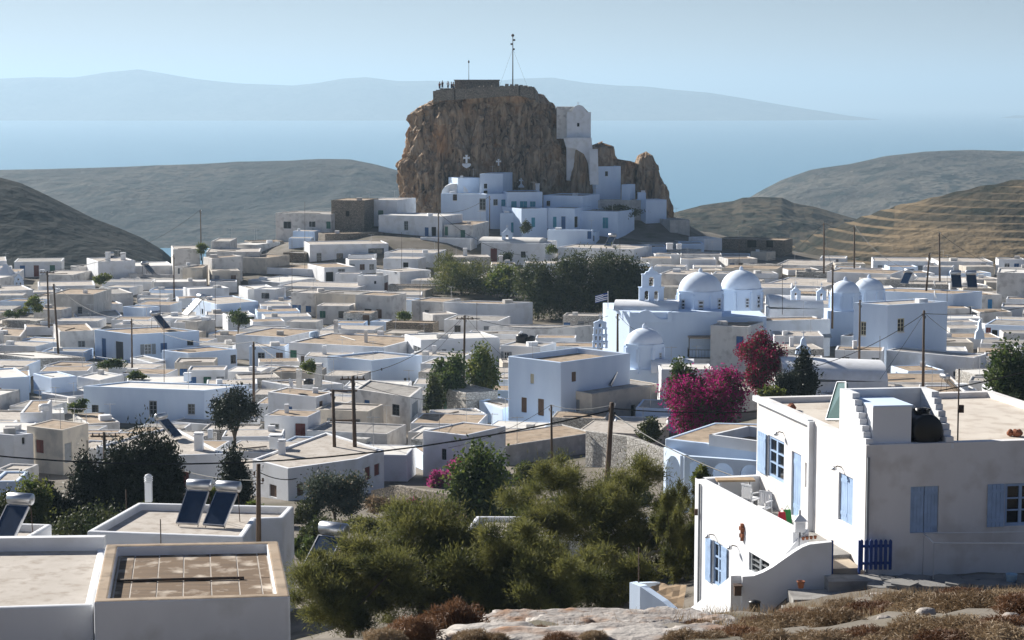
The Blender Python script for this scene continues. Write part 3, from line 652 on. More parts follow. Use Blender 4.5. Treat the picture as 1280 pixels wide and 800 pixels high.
Hs('A', 'small white annexe with bushes in front at the left', [(105, 566), (292, 592)], 636, 'b', 'w', [], depth=4)
Hs('A', 'low white box house behind the blue pergola at the left', [(1040, 545), (1130, 548)], 580, 'b', 'g', [], depth=4)
Hs('A', 'white house with a vine covered porch and white beams', [(1140, 460), (1280, 455)], 540, 'w', 'l', [(1215, 465, 1272, 500, 'dko')], depth=4)
# middle left
Hs('F', 'large white roofed house with a bare rubble stone side at the left edge', [(-80, 40), (166, 72), (428, 66)], 138, 'v', 'l', [])
Hs('Q', 'white house with a blank front left of the six metre roof', [(330, 92), (515, 142), (770, 120)], 345, 'b', 'l', [])
Hs('Q', 'angled white house with a broad bright roof', [(770, 122), (1000, 162), (1240, 106)], 330, 'w', 'l', [])
Hs('Q', 'white house with a tall blue door at the left edge', [(-160, 150), (330, 102)], 425, 'b', 'l', [(118, 258, 202, 425, 'bls'), (-10, 240, 15, 340, 'rds')], depth=8)
Hs('Q', 'small bright roofed white hut in front of the angled house', [(410, 287), (690, 330), (820, 245)], 395, 'w', 'l', [])
Hs('Q', 'low white ledge wall in front of the bright roofed hut', [(340, 378), (640, 404)], 450, 'p', 'l', [], depth=3)
bigw = Hs('F', 'wide white house with two dark casement windows and a bright roof', [(416, 210), (1020, 232), (1242, 206)], 412, 'b', 'l', [(745, 284, 784, 355, 'gyw'), (938, 300, 974, 352, 'gyw'), (458, 305, 492, 345, 'dkw')], chim=[(938, 143, 185, 34)], wing=18)
ochre = Hs('Q', 'cream and ochre corner house with an oxblood shutter', [(265, 618), (625, 662), (885, 592)], 1110, 'c', 't', [(358, 760, 432, 890, 'rds'), (650, 790, 720, 985, 'gyd'), (920, 750, 935, 870, 'dko')], par=.06)
Hs('Q', 'grey white rear wing of the ochre house with a tan roof', [(880, 600), (1272, 520)], 720, 'p', 't', [], depth=7, par=.06)
tankb = Hs('Q', 'white tan roofed box house with a white tank left of the ochre house', [(200, 488), (425, 484)], 800, 'w', 't', [], depth=8, par=.08)
Hs('Q', 'low white house with a narrow black window at the left edge', [(-120, 690), (140, 712), (275, 700)], 1100, 'w', 'g', [(222, 735, 250, 805, 'dko')])
Hs('R', 'lowest blue white yard house at the left edge', [(-80, 492), (180, 490)], 660, 'b', 'w', [], depth=4)
Hs('R', 'low pale yard wall with posts at the left edge', [(-60, 380), (230, 390)], 520, 'p', 'w', [], depth=3)
redh = Hs('F', 'white house with red shutters and a broad pale roof behind the dark cypresses', [(480, 510), (880, 556), (1130, 548), (860, 408)], 735, 'w', 'w', [(822, 625, 856, 700, 'rds'), (910, 640, 945, 715, 'rds')], chim=[(995, 440, 530, 42), (1052, 425, 470, 12)])
Hs('F', 'bright roofed white terrace beside the pine at the left', [(866, 358), (1140, 410)], 452, 'w', 'w', [], depth=6)
# centre
tri = Hs('G', 'house with a bright cracked roof behind the twin poles and two brown shutters', [(62, 695), (240, 742), (590, 694), (720, 648), (430, 560)], 905, 'w', 'w', [(148, 825, 182, 884, 'brs'), (286, 818, 318, 880, 'brs'), (625, 735, 652, 800, 'rdd'), (672, 720, 698, 778, 'rds')], chim=[(210, 595, 672, 34), (180, 570, 640, 60)])
blued = Hs('G', 'white house with a bright blue door and an arched blue window', [(140, 360), (380, 386), (472, 360)], 578, 'w', 't', [(230, 432, 260, 488, 'bls'), (386, 437, 420, 545, 'b2d'), (397, 405, 415, 432, 'brs'), (437, 420, 452, 447, 'dkw')], par=.08)
Hs('G', 'low white house with two tall chimneys and a black tank behind the blue door house', [(106, 302), (250, 328), (520, 318)], 400, 'w', 'w', [], chim=[(296, 245, 340, 26, 'p'), (392, 215, 330, 36, 'p')])
Hs('G', 'eight sided white house with a pale roof behind a parapet', [(437, 180), (660, 202), (910, 176)], 330, 'b', 'w', [(705, 240, 714, 254, 'dko'), (820, 290, 832, 320, 'gyw'), (842, 288, 850, 318, 'gyw')], par=.2)
Hs('G', 'white house with a cornice and blue shutters at the corner of the lane', [(575, 345), (850, 386), (912, 336)], 575, 'p', 'g', [(620, 400, 648, 472, 'bls'), (760, 422, 797, 478, 'dkw'), (860, 410, 890, 480, 'gys')])
Hs('G', 'long low house with three brown doors and a tan roof', [(-20, 62), (245, 112), (720, 136)], 262, 'w', 't', [(110, 143, 143, 198, 'grs'), (206, 163, 232, 235, 'grd'), (304, 180, 325, 212, 'brw'), (358, 182, 385, 215, 'brs'), (406, 190, 436, 268, 'brd')], wing=24, chim=[(630, 50, 112, 16, 'p'), (480, 0, 66, 20, 'p')])
Hs('G', 'white house with a bright tent shaped looking roof beside the fig trees', [(822, 70), (905, 100), (1300, 86)], 255, 'w', 'l', [(878, 138, 915, 166, 'gyw'), (965, 148, 1007, 216, 'gyB'), (1060, 155, 1100, 200, 'gyw')])
Hs('G', 'low white courtyard wall in front of the three brown doors', [(85, 232), (246, 242)], 292, 'w', 'w', [], depth=2.4)
Hs('G', 'washed stone house with a pale dusty roof beside the fig trees', [(990, 332), (1130, 366), (1290, 352)], 500, 'v', 'w', [(1015, 390, 1033, 474, 'grs')])
Hs('G', 'peeling white house with a tan roof and pink flowers at its foot', [(912, 552), (1130, 576), (1330, 530)], 800, 'w', 't', [(1008, 645, 1030, 700, 'dkw')], par=.1)
main = Hs('H', 'tall white two storey house with four narrow brown shutters in the middle', [(220, 180), (485, 212), (832, 166)], 580, 'b', 't', [(330, 270, 348, 318, 'ows'), (285, 388, 312, 462, 'brs'), (368, 395, 398, 478, 'brs'), (540, 260, 562, 308, 'brs')], par=.55)
wing_ = Hs('H', 'lower cream wing with a grey roof carrying a solar heater', [(486, 342), (640, 370), (968, 318)], 575, 'c', 'g', [(527, 395, 577, 500, 'gys'), (835, 425, 856, 508, 'dko'), (875, 412, 897, 500, 'bld')], par=.1)
Hs('H', 'broad tan terrace roof on a grey retaining wall in front of the tall white house', [(48, 585), (205, 630), (655, 562)], 730, 'g', 't', [], par=.06)
plant = Hs('H', 'blue white terrace with a row of flower pots left of the tall white house', [(75, 402), (195, 442), (300, 420)], 540, 'b', 'w', [], par=.1)
Hs('H', 'white house with a black tank on its roof beside the fig trees', [(180, 122), (380, 136)], 262, 'w', 'w', [(200, 158, 225, 220, 'gyB')], depth=5)
Hs('O', 'long grey white house with a broad pale roof left of the small bell tower', [(-60, 500), (632, 506), (776, 490)], 655, 'p', 'w', [], wing=22)
Hs('O', 'low white house with a tan roof behind the black tank', [(280, 545), (640, 560)], 640, 'p', 'w', [], depth=5)
# right of the churches
Hs('D', 'cream white house with one blue shutter behind the balcony', [(632, 425), (820, 434)], 665, 'p', 't', [(760, 482, 796, 552, 'bls')], depth=6)
balch = Hs('D', 'white house front with a small iron balcony under a tan canopy', [(525, 592), (716, 594)], 670, 'p', 'w', [], depth=4)
Hs('D', 'white house with a long tan roof and a grey awning above blue shutters', [(820, 388), (905, 404), (1232, 396)], 610, 'w', 't', [(1040, 505, 1066, 592, 'bls'), (1138, 502, 1168, 564, 'blB')], wing=15)
Hs('D', 'white church front wall behind the domes with a small brown window', [(760, 236), (1040, 240)], 340, 'w', 'w', [(972, 293, 998, 333, 'brw')], depth=8)
Hs('P', 'low white house with a tan strip roof at the back right of the domes', [(260, 132), (500, 134)], 172, 'w', 'w', [], depth=8)
Hs('P', 'small brown stone house with a dark roof in front of the ruined house', [(500, 92), (628, 98), (702, 90)], 165, 'c', 't', [], wing=7)
Hs('P', 'white house with a speckled stone side behind the second dome', [(436, 188), (556, 198), (746, 196)], 285, 'v', 'w', [(640, 268, 680, 284, 'dko'), (705, 262, 735, 280, 'dko')])
Hs('P', 'wide flat roofed house with a tan roof at the back right', [(700, 196), (1100, 206)], 262, 'p', 'w', [], depth=12)
Hs('P', 'broad pale roof house behind the two small bell arches', [(590, 345), (1100, 372)], 420, 'w', 'w', [], depth=14)
Hs('D', 'white house directly behind the right edge of the pines', [(375, 168), (532, 172)], 280, 'p', 'w', [], depth=8)
longc = Hs('C', 'long white house with two tall chimneys and cactus pots behind the pines', [(630, 515), (1010, 526), (1290, 522)], 612, 'w', 'w', [(1147, 575, 1168, 600, 'grs')], chim=[(1188, 496, 526, 30), (1236, 500, 526, 24)], wing=20)
Hs('C', 'grey house at the right behind the pines with a plain roof', [(1000, 480), (1290, 500)], 540, 'g', 'g', [], depth=8)
brow = Hs('P', 'ruined brown stone house with a flat slab roof and two dark doorways', [(240, -12), (776, 2)], 128, 's', 't', [(470, 0, 545, 60, 'dko'), (625, 0, 680, 60, 'dko')], depth=6)
Hs('P', 'far blue grey house left of the ruined brown house', [(-60, 30), (130, 30)], 110, 'b', 'g', [], depth=6)
Hs('P', 'far white house with stairs beside the ruined brown house', [(130, -10), (250, -30)], 80, 'w', 'l', [], depth=6)
Hs('E', 'far low white house at the foot of the terraced hill', [(260, 170), (392, 172)], 218, 'w', 'w', [(340, 176, 352, 210, 'gyd')], depth=6)
Hs('E', 'low tan roofed house at the back right behind the small domes', [(290, 236), (620, 250)], 330, 'w', 't', [], depth=8)
upb = Hs('E', 'upper blue white house with a tan roof carrying two dark solar panels', [(478, 332), (926, 350), (1072, 336)], 470, 'b', 't', [(995, 412, 1015, 456, 'dkw')], wing=22, par=.1)
tallb = Hs('E', 'large blue white house with two ochre framed windows and a turquoise door', [(430, 392), (600, 406), (898, 388)], 728, 'b', 'w', [(463, 488, 490, 558, 'oww'), (648, 472, 682, 540, 'oww'), (487, 663, 520, 722, 'tqs')], wing=16)
Hs('E', 'cream white house with a blue door near the right edge', [(1072, 356), (1166, 350)], 435, 'p', 't', [(1100, 377, 1122, 428, 'b2d')], depth=5)
Hs('E', 'tall blank grey white house at the right edge', [(1145, 242), (1330, 246)], 425, 'p', 'l', [], depth=8)
Hs('E', 'low blue white house with a broad grey roof and an oxblood shutter at the right', [(930, 488), (1085, 502), (1320, 512)], 600, 'b', 'g', [(950, 512, 975, 552, 'rds'), (1118, 530, 1147, 580, 'dko')], wing=16, par=.08)
low_ = Hs('E', 'low white house with a green garage shutter behind the right utility pole', [(592, 630), (1030, 668), (1092, 650)], 780, 'w', 'w', [(726, 715, 768, 758, 'gyw'), (813, 725, 877, 750, 'grs'), (925, 738, 955, 762, 'gyw')], wing=16)
Hs('E', 'narrow sunlit white wall house between the domes and the blue white house', [(310, 522), (425, 562)], 650, 'w', 'w', [], depth=4)
Hs('V', 'house with a dark tan roof right behind the roof shelter', [(220, 200), (845, 206)], 300, 'p', 't', [], depth=7, par=.05)
vwh = Hs('V', 'white house with a solar heater below the right edge tree', [(700, 292), (950, 292), (1122, 278)], 420, 'w', 't', [], par=.1)
Hs('V', 'small white stepped wall house behind the roof parapet at the right', [(930, 350), (1042, 352)], 420, 'w', 'w', [], depth=2)
# ------------------------------------------------------------------ castle rock
def rock_mat():
    m, n, L, b = new_mat("castle_rock"); b.inputs["Roughness"].default_value = .95; b.inputs["Specular IOR Level"].default_value = .15
    geo = n.new("ShaderNodeNewGeometry")
    def nz(scale, st, det=8, dist=0):
        mp = n.new("ShaderNodeMapping"); mp.inputs["Scale"].default_value = st; L.new(geo.outputs["Position"], mp.inputs[0])
        t = n.new("ShaderNodeTexNoise"); t.inputs["Scale"].default_value = scale; t.inputs["Detail"].default_value = det; t.inputs["Distortion"].default_value = dist
        L.new(mp.outputs[0], t.inputs["Vector"]); return t.outputs["Fac"]
    def ramp(f, stops):
        r = n.new("ShaderNodeValToRGB"); e = r.color_ramp.elements
        while len(e) < len(stops): e.new(.5)
        for k, (p, c) in enumerate(stops): e[k].position = p; e[k].color = (*c, 1)
        L.new(f, r.inputs[0]); return r.outputs[0]
    a = ramp(nz(.9, (1, 1, .16), 10, .9), [(.32, (.05, .037, .028)), (.46, (.27, .19, .13)), (.66, (.48, .36, .25))])  # dark upright streaks: staining, with crevice shade put into the colour
    o = ramp(nz(.16, (1, 1, .8), 5), [(.54, (0, 0, 0)), (.74, (.8, .8, .8))])
    mx = n.new("ShaderNodeMix"); mx.data_type = 'RGBA'; L.new(o, mx.inputs["Factor"]); L.new(a, mx.inputs["A"]); mx.inputs["B"].default_value = (.42, .22, .10, 1)
    g = ramp(nz(.9, (1, 1, .3), 8), [(.55, (0, 0, 0)), (.72, (1, 1, 1))])
    m2 = n.new("ShaderNodeMix"); m2.data_type = 'RGBA'; L.new(g, m2.inputs["Factor"]); L.new(mx.outputs["Result"], m2.inputs["A"]); m2.inputs["B"].default_value = (.38, .31, .24, 1)
    L.new(m2.outputs["Result"], b.inputs["Base Color"])
    bn = n.new("ShaderNodeBump"); bn.inputs["Strength"].default_value = 1.0; bn.inputs["Distance"].default_value = 1.1
    L.new(nz(1.1, (1, 1, .3), 10, .4), bn.inputs["Height"]); L.new(bn.outputs[0], b.inputs["Normal"]); return m
ROCKM = rock_mat()
def rock(name, label, left, right, Yc, hd, zb, seed, nu, nz_, amp, ncx=2.6, top_noise=.4):
    """left/right: silhouette pixels from foot to top; Yc centre distance, hd half depth"""
    zl = [at(*p, Yc).z for p in left]; xl = [at(*p, Yc).x for p in left]; zr = [at(*p, Yc).z for p in right]; xr = [at(*p, Yc).x for p in right]
    zt = min(max(zl), max(zr)); v, rings = [], nz_ + 5
    for j in range(rings):
        t = min(1, j / (nz_ - 1)); z = zb + (zt - zb) * t
        cap = max(0, j - nz_ + 1) / 5
        a, b = float(np.interp(z, zl, xl)), float(np.interp(z, zr, xr)); cx = (a + b) / 2; hw = max(.3, (b - a) / 2)
        d = hd * (1 - .35 * t)
        for k in range(nu):
            q = 2 * math.pi * k / nu; c, s = math.cos(q), math.sin(q)
            e = 2 / ncx; ux = math.copysign(abs(c) ** e, c); uy = math.copysign(abs(s) ** e, s)
            px, py = cx + hw * ux, Yc + d * uy
            nx, ny = ux / hw, uy / d; ln = math.hypot(nx, ny) or 1; nx /= ln; ny /= ln
            S = Vector((px * .17 + seed, py * .17, z * .035)); w = Vector((px * .05, py * .05, z * .05 + seed))
            S += noise.noise_vector(w) * 1.1
            f = 1 - abs(noise.noise(S * 1.0)) * 2; f2 = 1 - abs(noise.noise(S * 2.6)) * 2; f3 = noise.fractal(Vector((px * .8, py * .8, z * .45 + seed)), 1, 2, 4)
            f4 = noise.noise(Vector((px * .10 + seed, py * .10, z * .10)))
            cell = noise.cell(Vector((px * .5 + .3 * f3, py * .5, z * .22 + seed)))
            f5 = 1 - abs(noise.noise(Vector((px * .75 + seed, py * .75, z * .11)) + noise.noise_vector(w * 3) * .5)) * 2
            dsp = amp * (1.15 * (f - .55) + .75 * (f2 - .5) + .45 * (f5 - .5) + .42 * f3 + .9 * f4 + .30 * (cell - .5))
            vd = noise.voronoi(Vector((px * .30 + seed + .25 * f3, py * .30, z * .10 + .12 * f4)))[0]; ve = noise.voronoi(Vector((px * .8 + seed + .2 * f3, py * .8, z * .34)))[0]
            dsp += amp * (2.0 * (min(.30, vd[1] - vd[0]) - .2) + .9 * (min(.25, ve[1] - ve[0]) - .15))
            dsp *= (.42 + .58 * abs(uy)) * (1 if t < .93 else .35)
            px += nx * dsp; py += ny * dsp
            zz = z + (top_noise * f3 if t > .9 else 0)
            if cap: px = cx + (px - cx) * (1 - cap * .98); py = Yc + (py - Yc) * (1 - cap * .98); zz += .5 * cap + .5 * f3 * cap
            v.append((px, py, zz))
    f = [(j * nu + k, j * nu + (k + 1) % nu, (j + 1) * nu + (k + 1) % nu, (j + 1) * nu + k) for j in range(rings - 1) for k in range(nu)]
    me = np_mesh(name, np.array(v), np.array(f), ROCKM, False)
    o = bpy.data.objects.new(name, me); COL.objects.link(o); o["kind"] = "structure"; o["label"] = label
    return o, BVHTree.FromPolygons([Vector(q) for q in v], f), zt
YR = 408
RL = [pp('Y', *p) for p in [(40, 760), (58, 690), (52, 620), (52, 560), (80, 530), (86, 490), (95, 430), (104, 400), (108, 365), (130, 342), (165, 326), (198, 302), (206, 285), (208, 268)]]
RR = [pp('Y', *p) for p in [(870, 760), (850, 690), (815, 620), (790, 560), (765, 500), (742, 470), (728, 430), (706, 390), (682, 345), (656, 312), (640, 292), (612, 280), (604, 270), (600, 266)]]
castle_rock, ROCKB, RZT = rock("castle_rock", "great fluted brown rock that carries the castle above the village", RL, RR, YR, 16, -34, 3.0, 620, 210, 1.7)
crag, CRAGB, _ = rock("crag", "broad crag behind the small white cube house right of the castle rock", [pp('L', *p) for p in [(440, 520), (450, 330), (470, 250), (500, 130), (505, 60), (510, 22)]], [pp('L', *p) for p in [(900, 520), (890, 330), (880, 180), (800, 130), (700, 118), (690, 70), (682, 20)]], 404, 8, -34, 9.0, 220, 90, .9, 4.0)
crag2, _, _ = rock("crag", "pointed crag at the right end of the castle hill", [pp('L', *p) for p in [(840, 560), (858, 430), (866, 300), (862, 200), (872, 130), (890, 100)]], [pp('L', *p) for p in [(1145, 560), (1112, 430), (1095, 350), (1055, 250), (1022, 160), (990, 100)]], 401, 7, -34, 14.0, 220, 90, .9, 3.4)
crag3, _, _ = rock("crag", "low rock shelf between the castle rock and the white cube house", [pp('L', *p) for p in [(270, 470), (300, 330), (360, 150), (380, 60), (400, 42)]], [pp('L', *p) for p in [(560, 470), (520, 330), (490, 200), (480, 80), (462, 44)]], 398, 4, -34, 19.0, 160, 60, .7, 3.2)
# masonry rampart round the top, stone hut, masts
def rampart():
    root = thing("rampart", "rough stone rampart along the top edge of the castle rock", "wall", (at(600, 112, 398)))
    z1 = at(*pp('Y', 300, 250), 398).z; pts = [(208, 284), (208, 268), (285, 262), (380, 256), (462, 250), (540, 246), (592, 258), (604, 272)]
    m = MB(); P = []
    for i, (X, Y) in enumerate(pts):
        yy = 396 + (5 if i in (0, 7) else 0) + (1.2 if i in (1, 6) else 0) + .4 * math.sin(i * 2.1); q = at(*pp('Y', X, Y), yy); P.append(q)
    for i in range(len(P) - 1):
        a, b = P[i], P[i + 1]; d = (b - a); d.z = 0; d.normalize(); n = Vector((d.y, -d.x, 0)) * .6; h = 2.0
        vs = [a + n, b + n, b - n, a - n]; lo = [q - Vector((0, 0, h)) for q in vs]
        k = [*lo, *vs]; m.add(k, [(0, 1, 2, 3), (4, 7, 6, 5), (0, 4, 5, 1), (1, 5, 6, 2), (2, 6, 7, 3), (3, 7, 4, 0)])
    m.obj("wall", WALL['s'], root)
    s = MB(); rr = random.Random(3)
    for i in range(len(P) - 1):
        a, b = P[i], P[i + 1]; L = (b - a).length; k = int(L / .8)
        for j in range(k):
            c = a.lerp(b, (j + .5) / k); hh = rr.uniform(.15, .5); s.box((c.x, c.y, c.z + hh / 2 - .05), (.7, .7, hh), rr.uniform(-.3, .3))
    o = s.obj("coping_stone", WALL['s'], root); o["kind"] = "stuff"
rampart()
def hut():
    a, b = at(*pp('Y', 282, 262), 402), at(*pp('Y', 461, 250), 402); zt = at(*pp('Y', 300, 226), 402).z
    root = thing("stone_hut", "low flat stone lookout hut on the summit of the castle rock", "hut", a)
    m = MB(); m.box(((a.x + b.x) / 2, 404, zt - 1.5), (b.x - a.x, 4, 3.0)); m.obj("wall", WALL['s'], root)
    m = MB(); m.box(((a.x + b.x) / 2, 404, zt + .09), (b.x - a.x + .3, 4.3, .17)); m.obj("roof", ROOF['g'], root)
hut()
def mast(px, prow, top, Y, r, label, finial=True):
    a, b = at(px, prow, Y), at(px, top, Y); root = thing("mast", label, "mast", a)
    m = MB(); m.tube([a - Vector((0, 0, 1.5)), b], [r, r * .55], 8); m.obj("pole", IRON, root)
    m = MB(); m.lathe([(.02, -.2), (r * 2.2, -.05), (r * 2.2, .25), (.03, .45)], b, 8); m.obj("lamp", IRON, root)
    return a, b, root
a_, b_, big = mast(641, 105, 45, 402, .13, "tall flagless mast with an antenna on the castle rock summit")
m = MB()
for k, (dz, s) in enumerate(((-.8, .5), (-1.6, -.45), (-2.6, .4))): m.box((b_.x + s * .5, b_.y, b_.z + dz), (abs(s), .07, .35))
m.obj("antenna", IRON, big)
for k, (dx, dy) in enumerate(((-2.6, 1), (2.8, .5))):
    m = MB(); m.tube([a_ + Vector((dx, dy, -.2)), b_ - Vector((0, 0, 2.5))], .018, 4); m.obj("stay_wire", CABLE, big)
mast(586, 98, 78, 403, .07, "short leaning looking pole left of the summit hut")
# people at the rampart
def person(px, row, label, shirt, rot, arm):
    h = at(px, row, 399); root_loc = Vector((h.x, h.y, h.z - 1.35))
    V = [(0, 0, .92), (0, 0, 1.15), (0, .01, 1.38), (0, 0, 1.5), (0, .02, 1.62), (0, .02, 1.74),
         (.09, 0, .86), (.10, .02, .48), (.10, -.02, .08), (.10, .12, .03), (-.09, 0, .86), (-.11, -.02, .48), (-.10, -.04, .08), (-.10, .1, .03),
         (.19, 0, 1.40), (.25, 0, 1.12), (.22 + arm, .16 + arm, .92 + arm), (.22 + arm * 1.4, .26 + arm, .92 + arm * 1.3), (-.19, 0, 1.40), (-.25, .02, 1.12), (-.22, .18, .95), (-.21, .27, .95)]
    E = [(0, 1), (1, 2), (2, 3), (3, 4), (4, 5), (0, 6), (6, 7), (7, 8), (8, 9), (0, 10), (10, 11), (11, 12), (12, 13), (2, 14), (14, 15), (15, 16), (16, 17), (2, 18), (18, 19), (19, 20), (20, 21)]
    rad = [.15, .14, .15, .06, .095, .08, .09, .065, .045, .04, .09, .065, .045, .04, .06, .045, .035, .03, .06, .045, .035, .03]
    me = bpy.data.meshes.new("person"); me.from_pydata(V, E, []); me.update()
    o = bpy.data.objects.new("person", me); COL.objects.link(o); o.location = root_loc; o.rotation_euler = (0, 0, rot)
    md = o.modifiers.new("s", 'SKIN'); me.skin_vertices[0].data[0].use_root = True
    for i, r in enumerate(rad): me.skin_vertices[0].data[i].radius = (r, r * .85)
    o.modifiers.new("u", 'SUBSURF').levels = 1; o.modifiers["u"].render_levels = 1
    me.materials.append(mat("skin", (.42, .25, .17), rough=.6)); tag(o, label, "person", "people looking out from the castle rampart")
    for nm, ring, col in (("shirt", [(0, 0, .95, .19), (0, 0, 1.15, .175), (0, .01, 1.36, .19), (0, .01, 1.46, .09)], shirt), ("trousers", [(0, 0, .5, .17), (0, 0, .8, .185), (0, 0, .97, .18)], (.05, .06, .09)), ("hair", [(0, .0, 1.66, .105), (0, .0, 1.74, .11), (0, .0, 1.80, .05)], (.03, .02, .015))):
        q = MB(); q.lathe([(r, z) for _, _, z, r in ring], (0, 0, 0), 10); c = q.obj(nm, mat("cloth_%02d%02d%02d" % tuple(int(99 * k) for k in col), col, rough=.9)); c.parent = o
for px, row, lb, c, r, a in [(549.5, 105, "person in a dark red top leaning at the left end of the rampart", (.25, .05, .05), .3, .1), (553, 103.5, "person in a black top beside the one in dark red on the rampart", (.03, .03, .04), 2.8, .0),
                             (560, 104, "person in a white shirt standing apart in the middle of the rampart group", (.6, .6, .6), 3.4, .15), (564.5, 105, "person in a navy top close to the summit hut", (.03, .04, .12), 1.2, .05), (566.8, 105, "person in a tan top touching the corner of the summit hut", (.35, .25, .15), 4.2, .2)]:
    person(px, row, lb, c, r, a)
# white chapel on the shoulder of the rock with its tall substructure and stair
def rock_chapel():
    Y = 397; A, B = at(*pp('Y', 733, 352), Y), at(*pp('Y', 828, 349), Y); base = at(*pp('Y', 780, 505), Y)
    root = thing("chapel", "tall white chapel with a curved gable standing on the right shoulder of the castle rock", "chapel", (base.x, Y, base.z))
    m = MB(); zt = A.z; w = B.x - A.x; cx = (A.x + B.x) / 2; dep = 9; n = 13
    fr = [(cx + w / 2 * c, s) for c, s in [(-1, 0), (-.62, 0), (-.55, .12)] + [(-.5 * math.cos(q) * 1.0, .12 + .30 * math.sin(q)) for q in np.linspace(.1, math.pi - .1, n)] + [(.55, .12), (.62, 0), (1, 0)]]
    top = at(*pp('Y', 780, 324), Y).z - zt
    pts = [(x, zt + s / .42 * top) for x, s in fr]
    zb = base.z - 6
    k = [(x, Y, z) for x, z in pts] + [(B.x, Y, zb), (A.x, Y, zb)]; k2 = [(x, Y + .6, z) for x, _, z in k]
    N = len(k); m.add(k + k2, [tuple(range(N))[::-1], tuple(range(N, 2 * N))] + [(i, (i + 1) % N, N + (i + 1) % N, N + i) for i in range(N)])
    m.obj("facade", WALL['w'], root); m = MB()
    m.box((cx - .25, Y + .605 + dep / 2, (zt + zb) / 2 - .2), (w - .3, dep, zt - zb - .4)); m.obj("wall", WALL['w'], root)
    m = MB(); vault(m, (cx - .25, Y + .7, zt - .45), (cx - .25, Y + .5 + dep, zt - .45), w - .4, 1.5); m.obj("roof", ROOF['l'], root)
    m = MB(); p = at(*pp('Y', 702, 330), Y + 4); q = at(*pp('Y', 733, 378), Y + 4)
    m.box((p.x + 1.2, Y + 5, (p.z + q.z) / 2 - 2), (3.6, 7, p.z - q.z + 4)); m.obj("side_wall", WALL['p'], root)
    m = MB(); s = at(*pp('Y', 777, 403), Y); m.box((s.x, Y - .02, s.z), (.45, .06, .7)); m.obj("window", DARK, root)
    m = MB(); c = at(*pp('Y', 776, 322), Y); m.box((c.x, Y + .3, c.z + .15), (.12, .12, .6)); m.box((c.x, Y + .3, c.z + .28), (.4, .1, .1)); m.obj("cross", WALL['w'], root)
    # sloping white substructure
    L = [(718, 455), (830, 455), (834, 500), (842, 560), (850, 625), (822, 628), (818, 560), (800, 520), (760, 496), (730, 494)]
    F = [at(*pp('Y', *q), 394.5) for q in L]; Bk = [Vector((q.x, q.y + 5, q.z)) for q in F]; n = len(F); m = MB()
    m.add(F + Bk, [tuple(range(n)), tuple(range(n, 2 * n))[::-1]] + [(i, n + i, n + (i + 1) % n, (i + 1) % n) for i in range(n)])
    m.obj("substructure", WALL['w'], root)
    st = None
    for i in range(22):
        t = i / 21; c = at(838 - 0 + (0), 0, 393) if 0 else at(*pp('Y', 838 + 3 * t, 500 + 128 * t), 393.6 - 1.6 * t)
        q = MB(); q.box((0, 0, -.35), (1.7, .5, .7)); o = q.mesh("step", WALL['w']) if st is None else st; st = o
        s_ = bpy.data.objects.new("step", o); COL.objects.link(s_); s_.parent = root; s_.location = c - WL[root.name]
rock_chapel()
def painted_cross(px, row, h, heart, label):
    r = ray(px, row).normalized(); hitp = ROCKB.ray_cast(Vector((0, 0, 0)), r)[0]
    if hitp is None: return
    s = hitp.y / FPX * h; root_loc = hitp - Vector((0, .35, 0)); m = MB()
    m.box((0, 0, .5 * s), (.24 * s, .5, s)); m.box((0, 0, .66 * s), (.72 * s, .48, .2 * s))
    for x, z in ((-.36, .66), (.36, .66)): m.box((x * s, 0, z * s), (.09 * s, .46, .3 * s))
    m.box((0, 0, 1.0 * s), (.34 * s, .46, .08 * s))
    if heart:
        f = [(.5, -.03), (.2, -.01), (0, -.06), (-.2, -.01), (-.5, -.03), (-.56, -.2), (-.4, -.42), (0, -.62), (.4, -.42), (.56, -.2)] if heart == 1 else [(.2, 0), (-.2, 0), (-.3, -.2), (-.55, -.45), (-.5, -.62), (.5, -.62), (.55, -.45), (.3, -.2)]
        k = [(x * s, -.25, z * s) for x, z in f]; k2 = [(x, .6, z) for x, _, z in k]; n = len(k)
        m.add(k + k2, [tuple(range(n)), tuple(range(n, 2 * n))] + [(i, (i + 1) % n, n + (i + 1) % n, n + i) for i in range(n)])
    o = bpy.data.objects.new("cross", m.mesh("cross", WALL['w'])); COL.objects.link(o); o.location = root_loc; tag(o, label, "cross")
painted_cross(583.2, 204, 10, 1, "large white cross standing on a heart on the castle rock face")
painted_cross(623.2, 207, 8, 0, "small white cross without base on the castle rock face")
painted_cross(651.5, 230, 7, 2, "white cross with a bell shaped base low on the castle rock face")
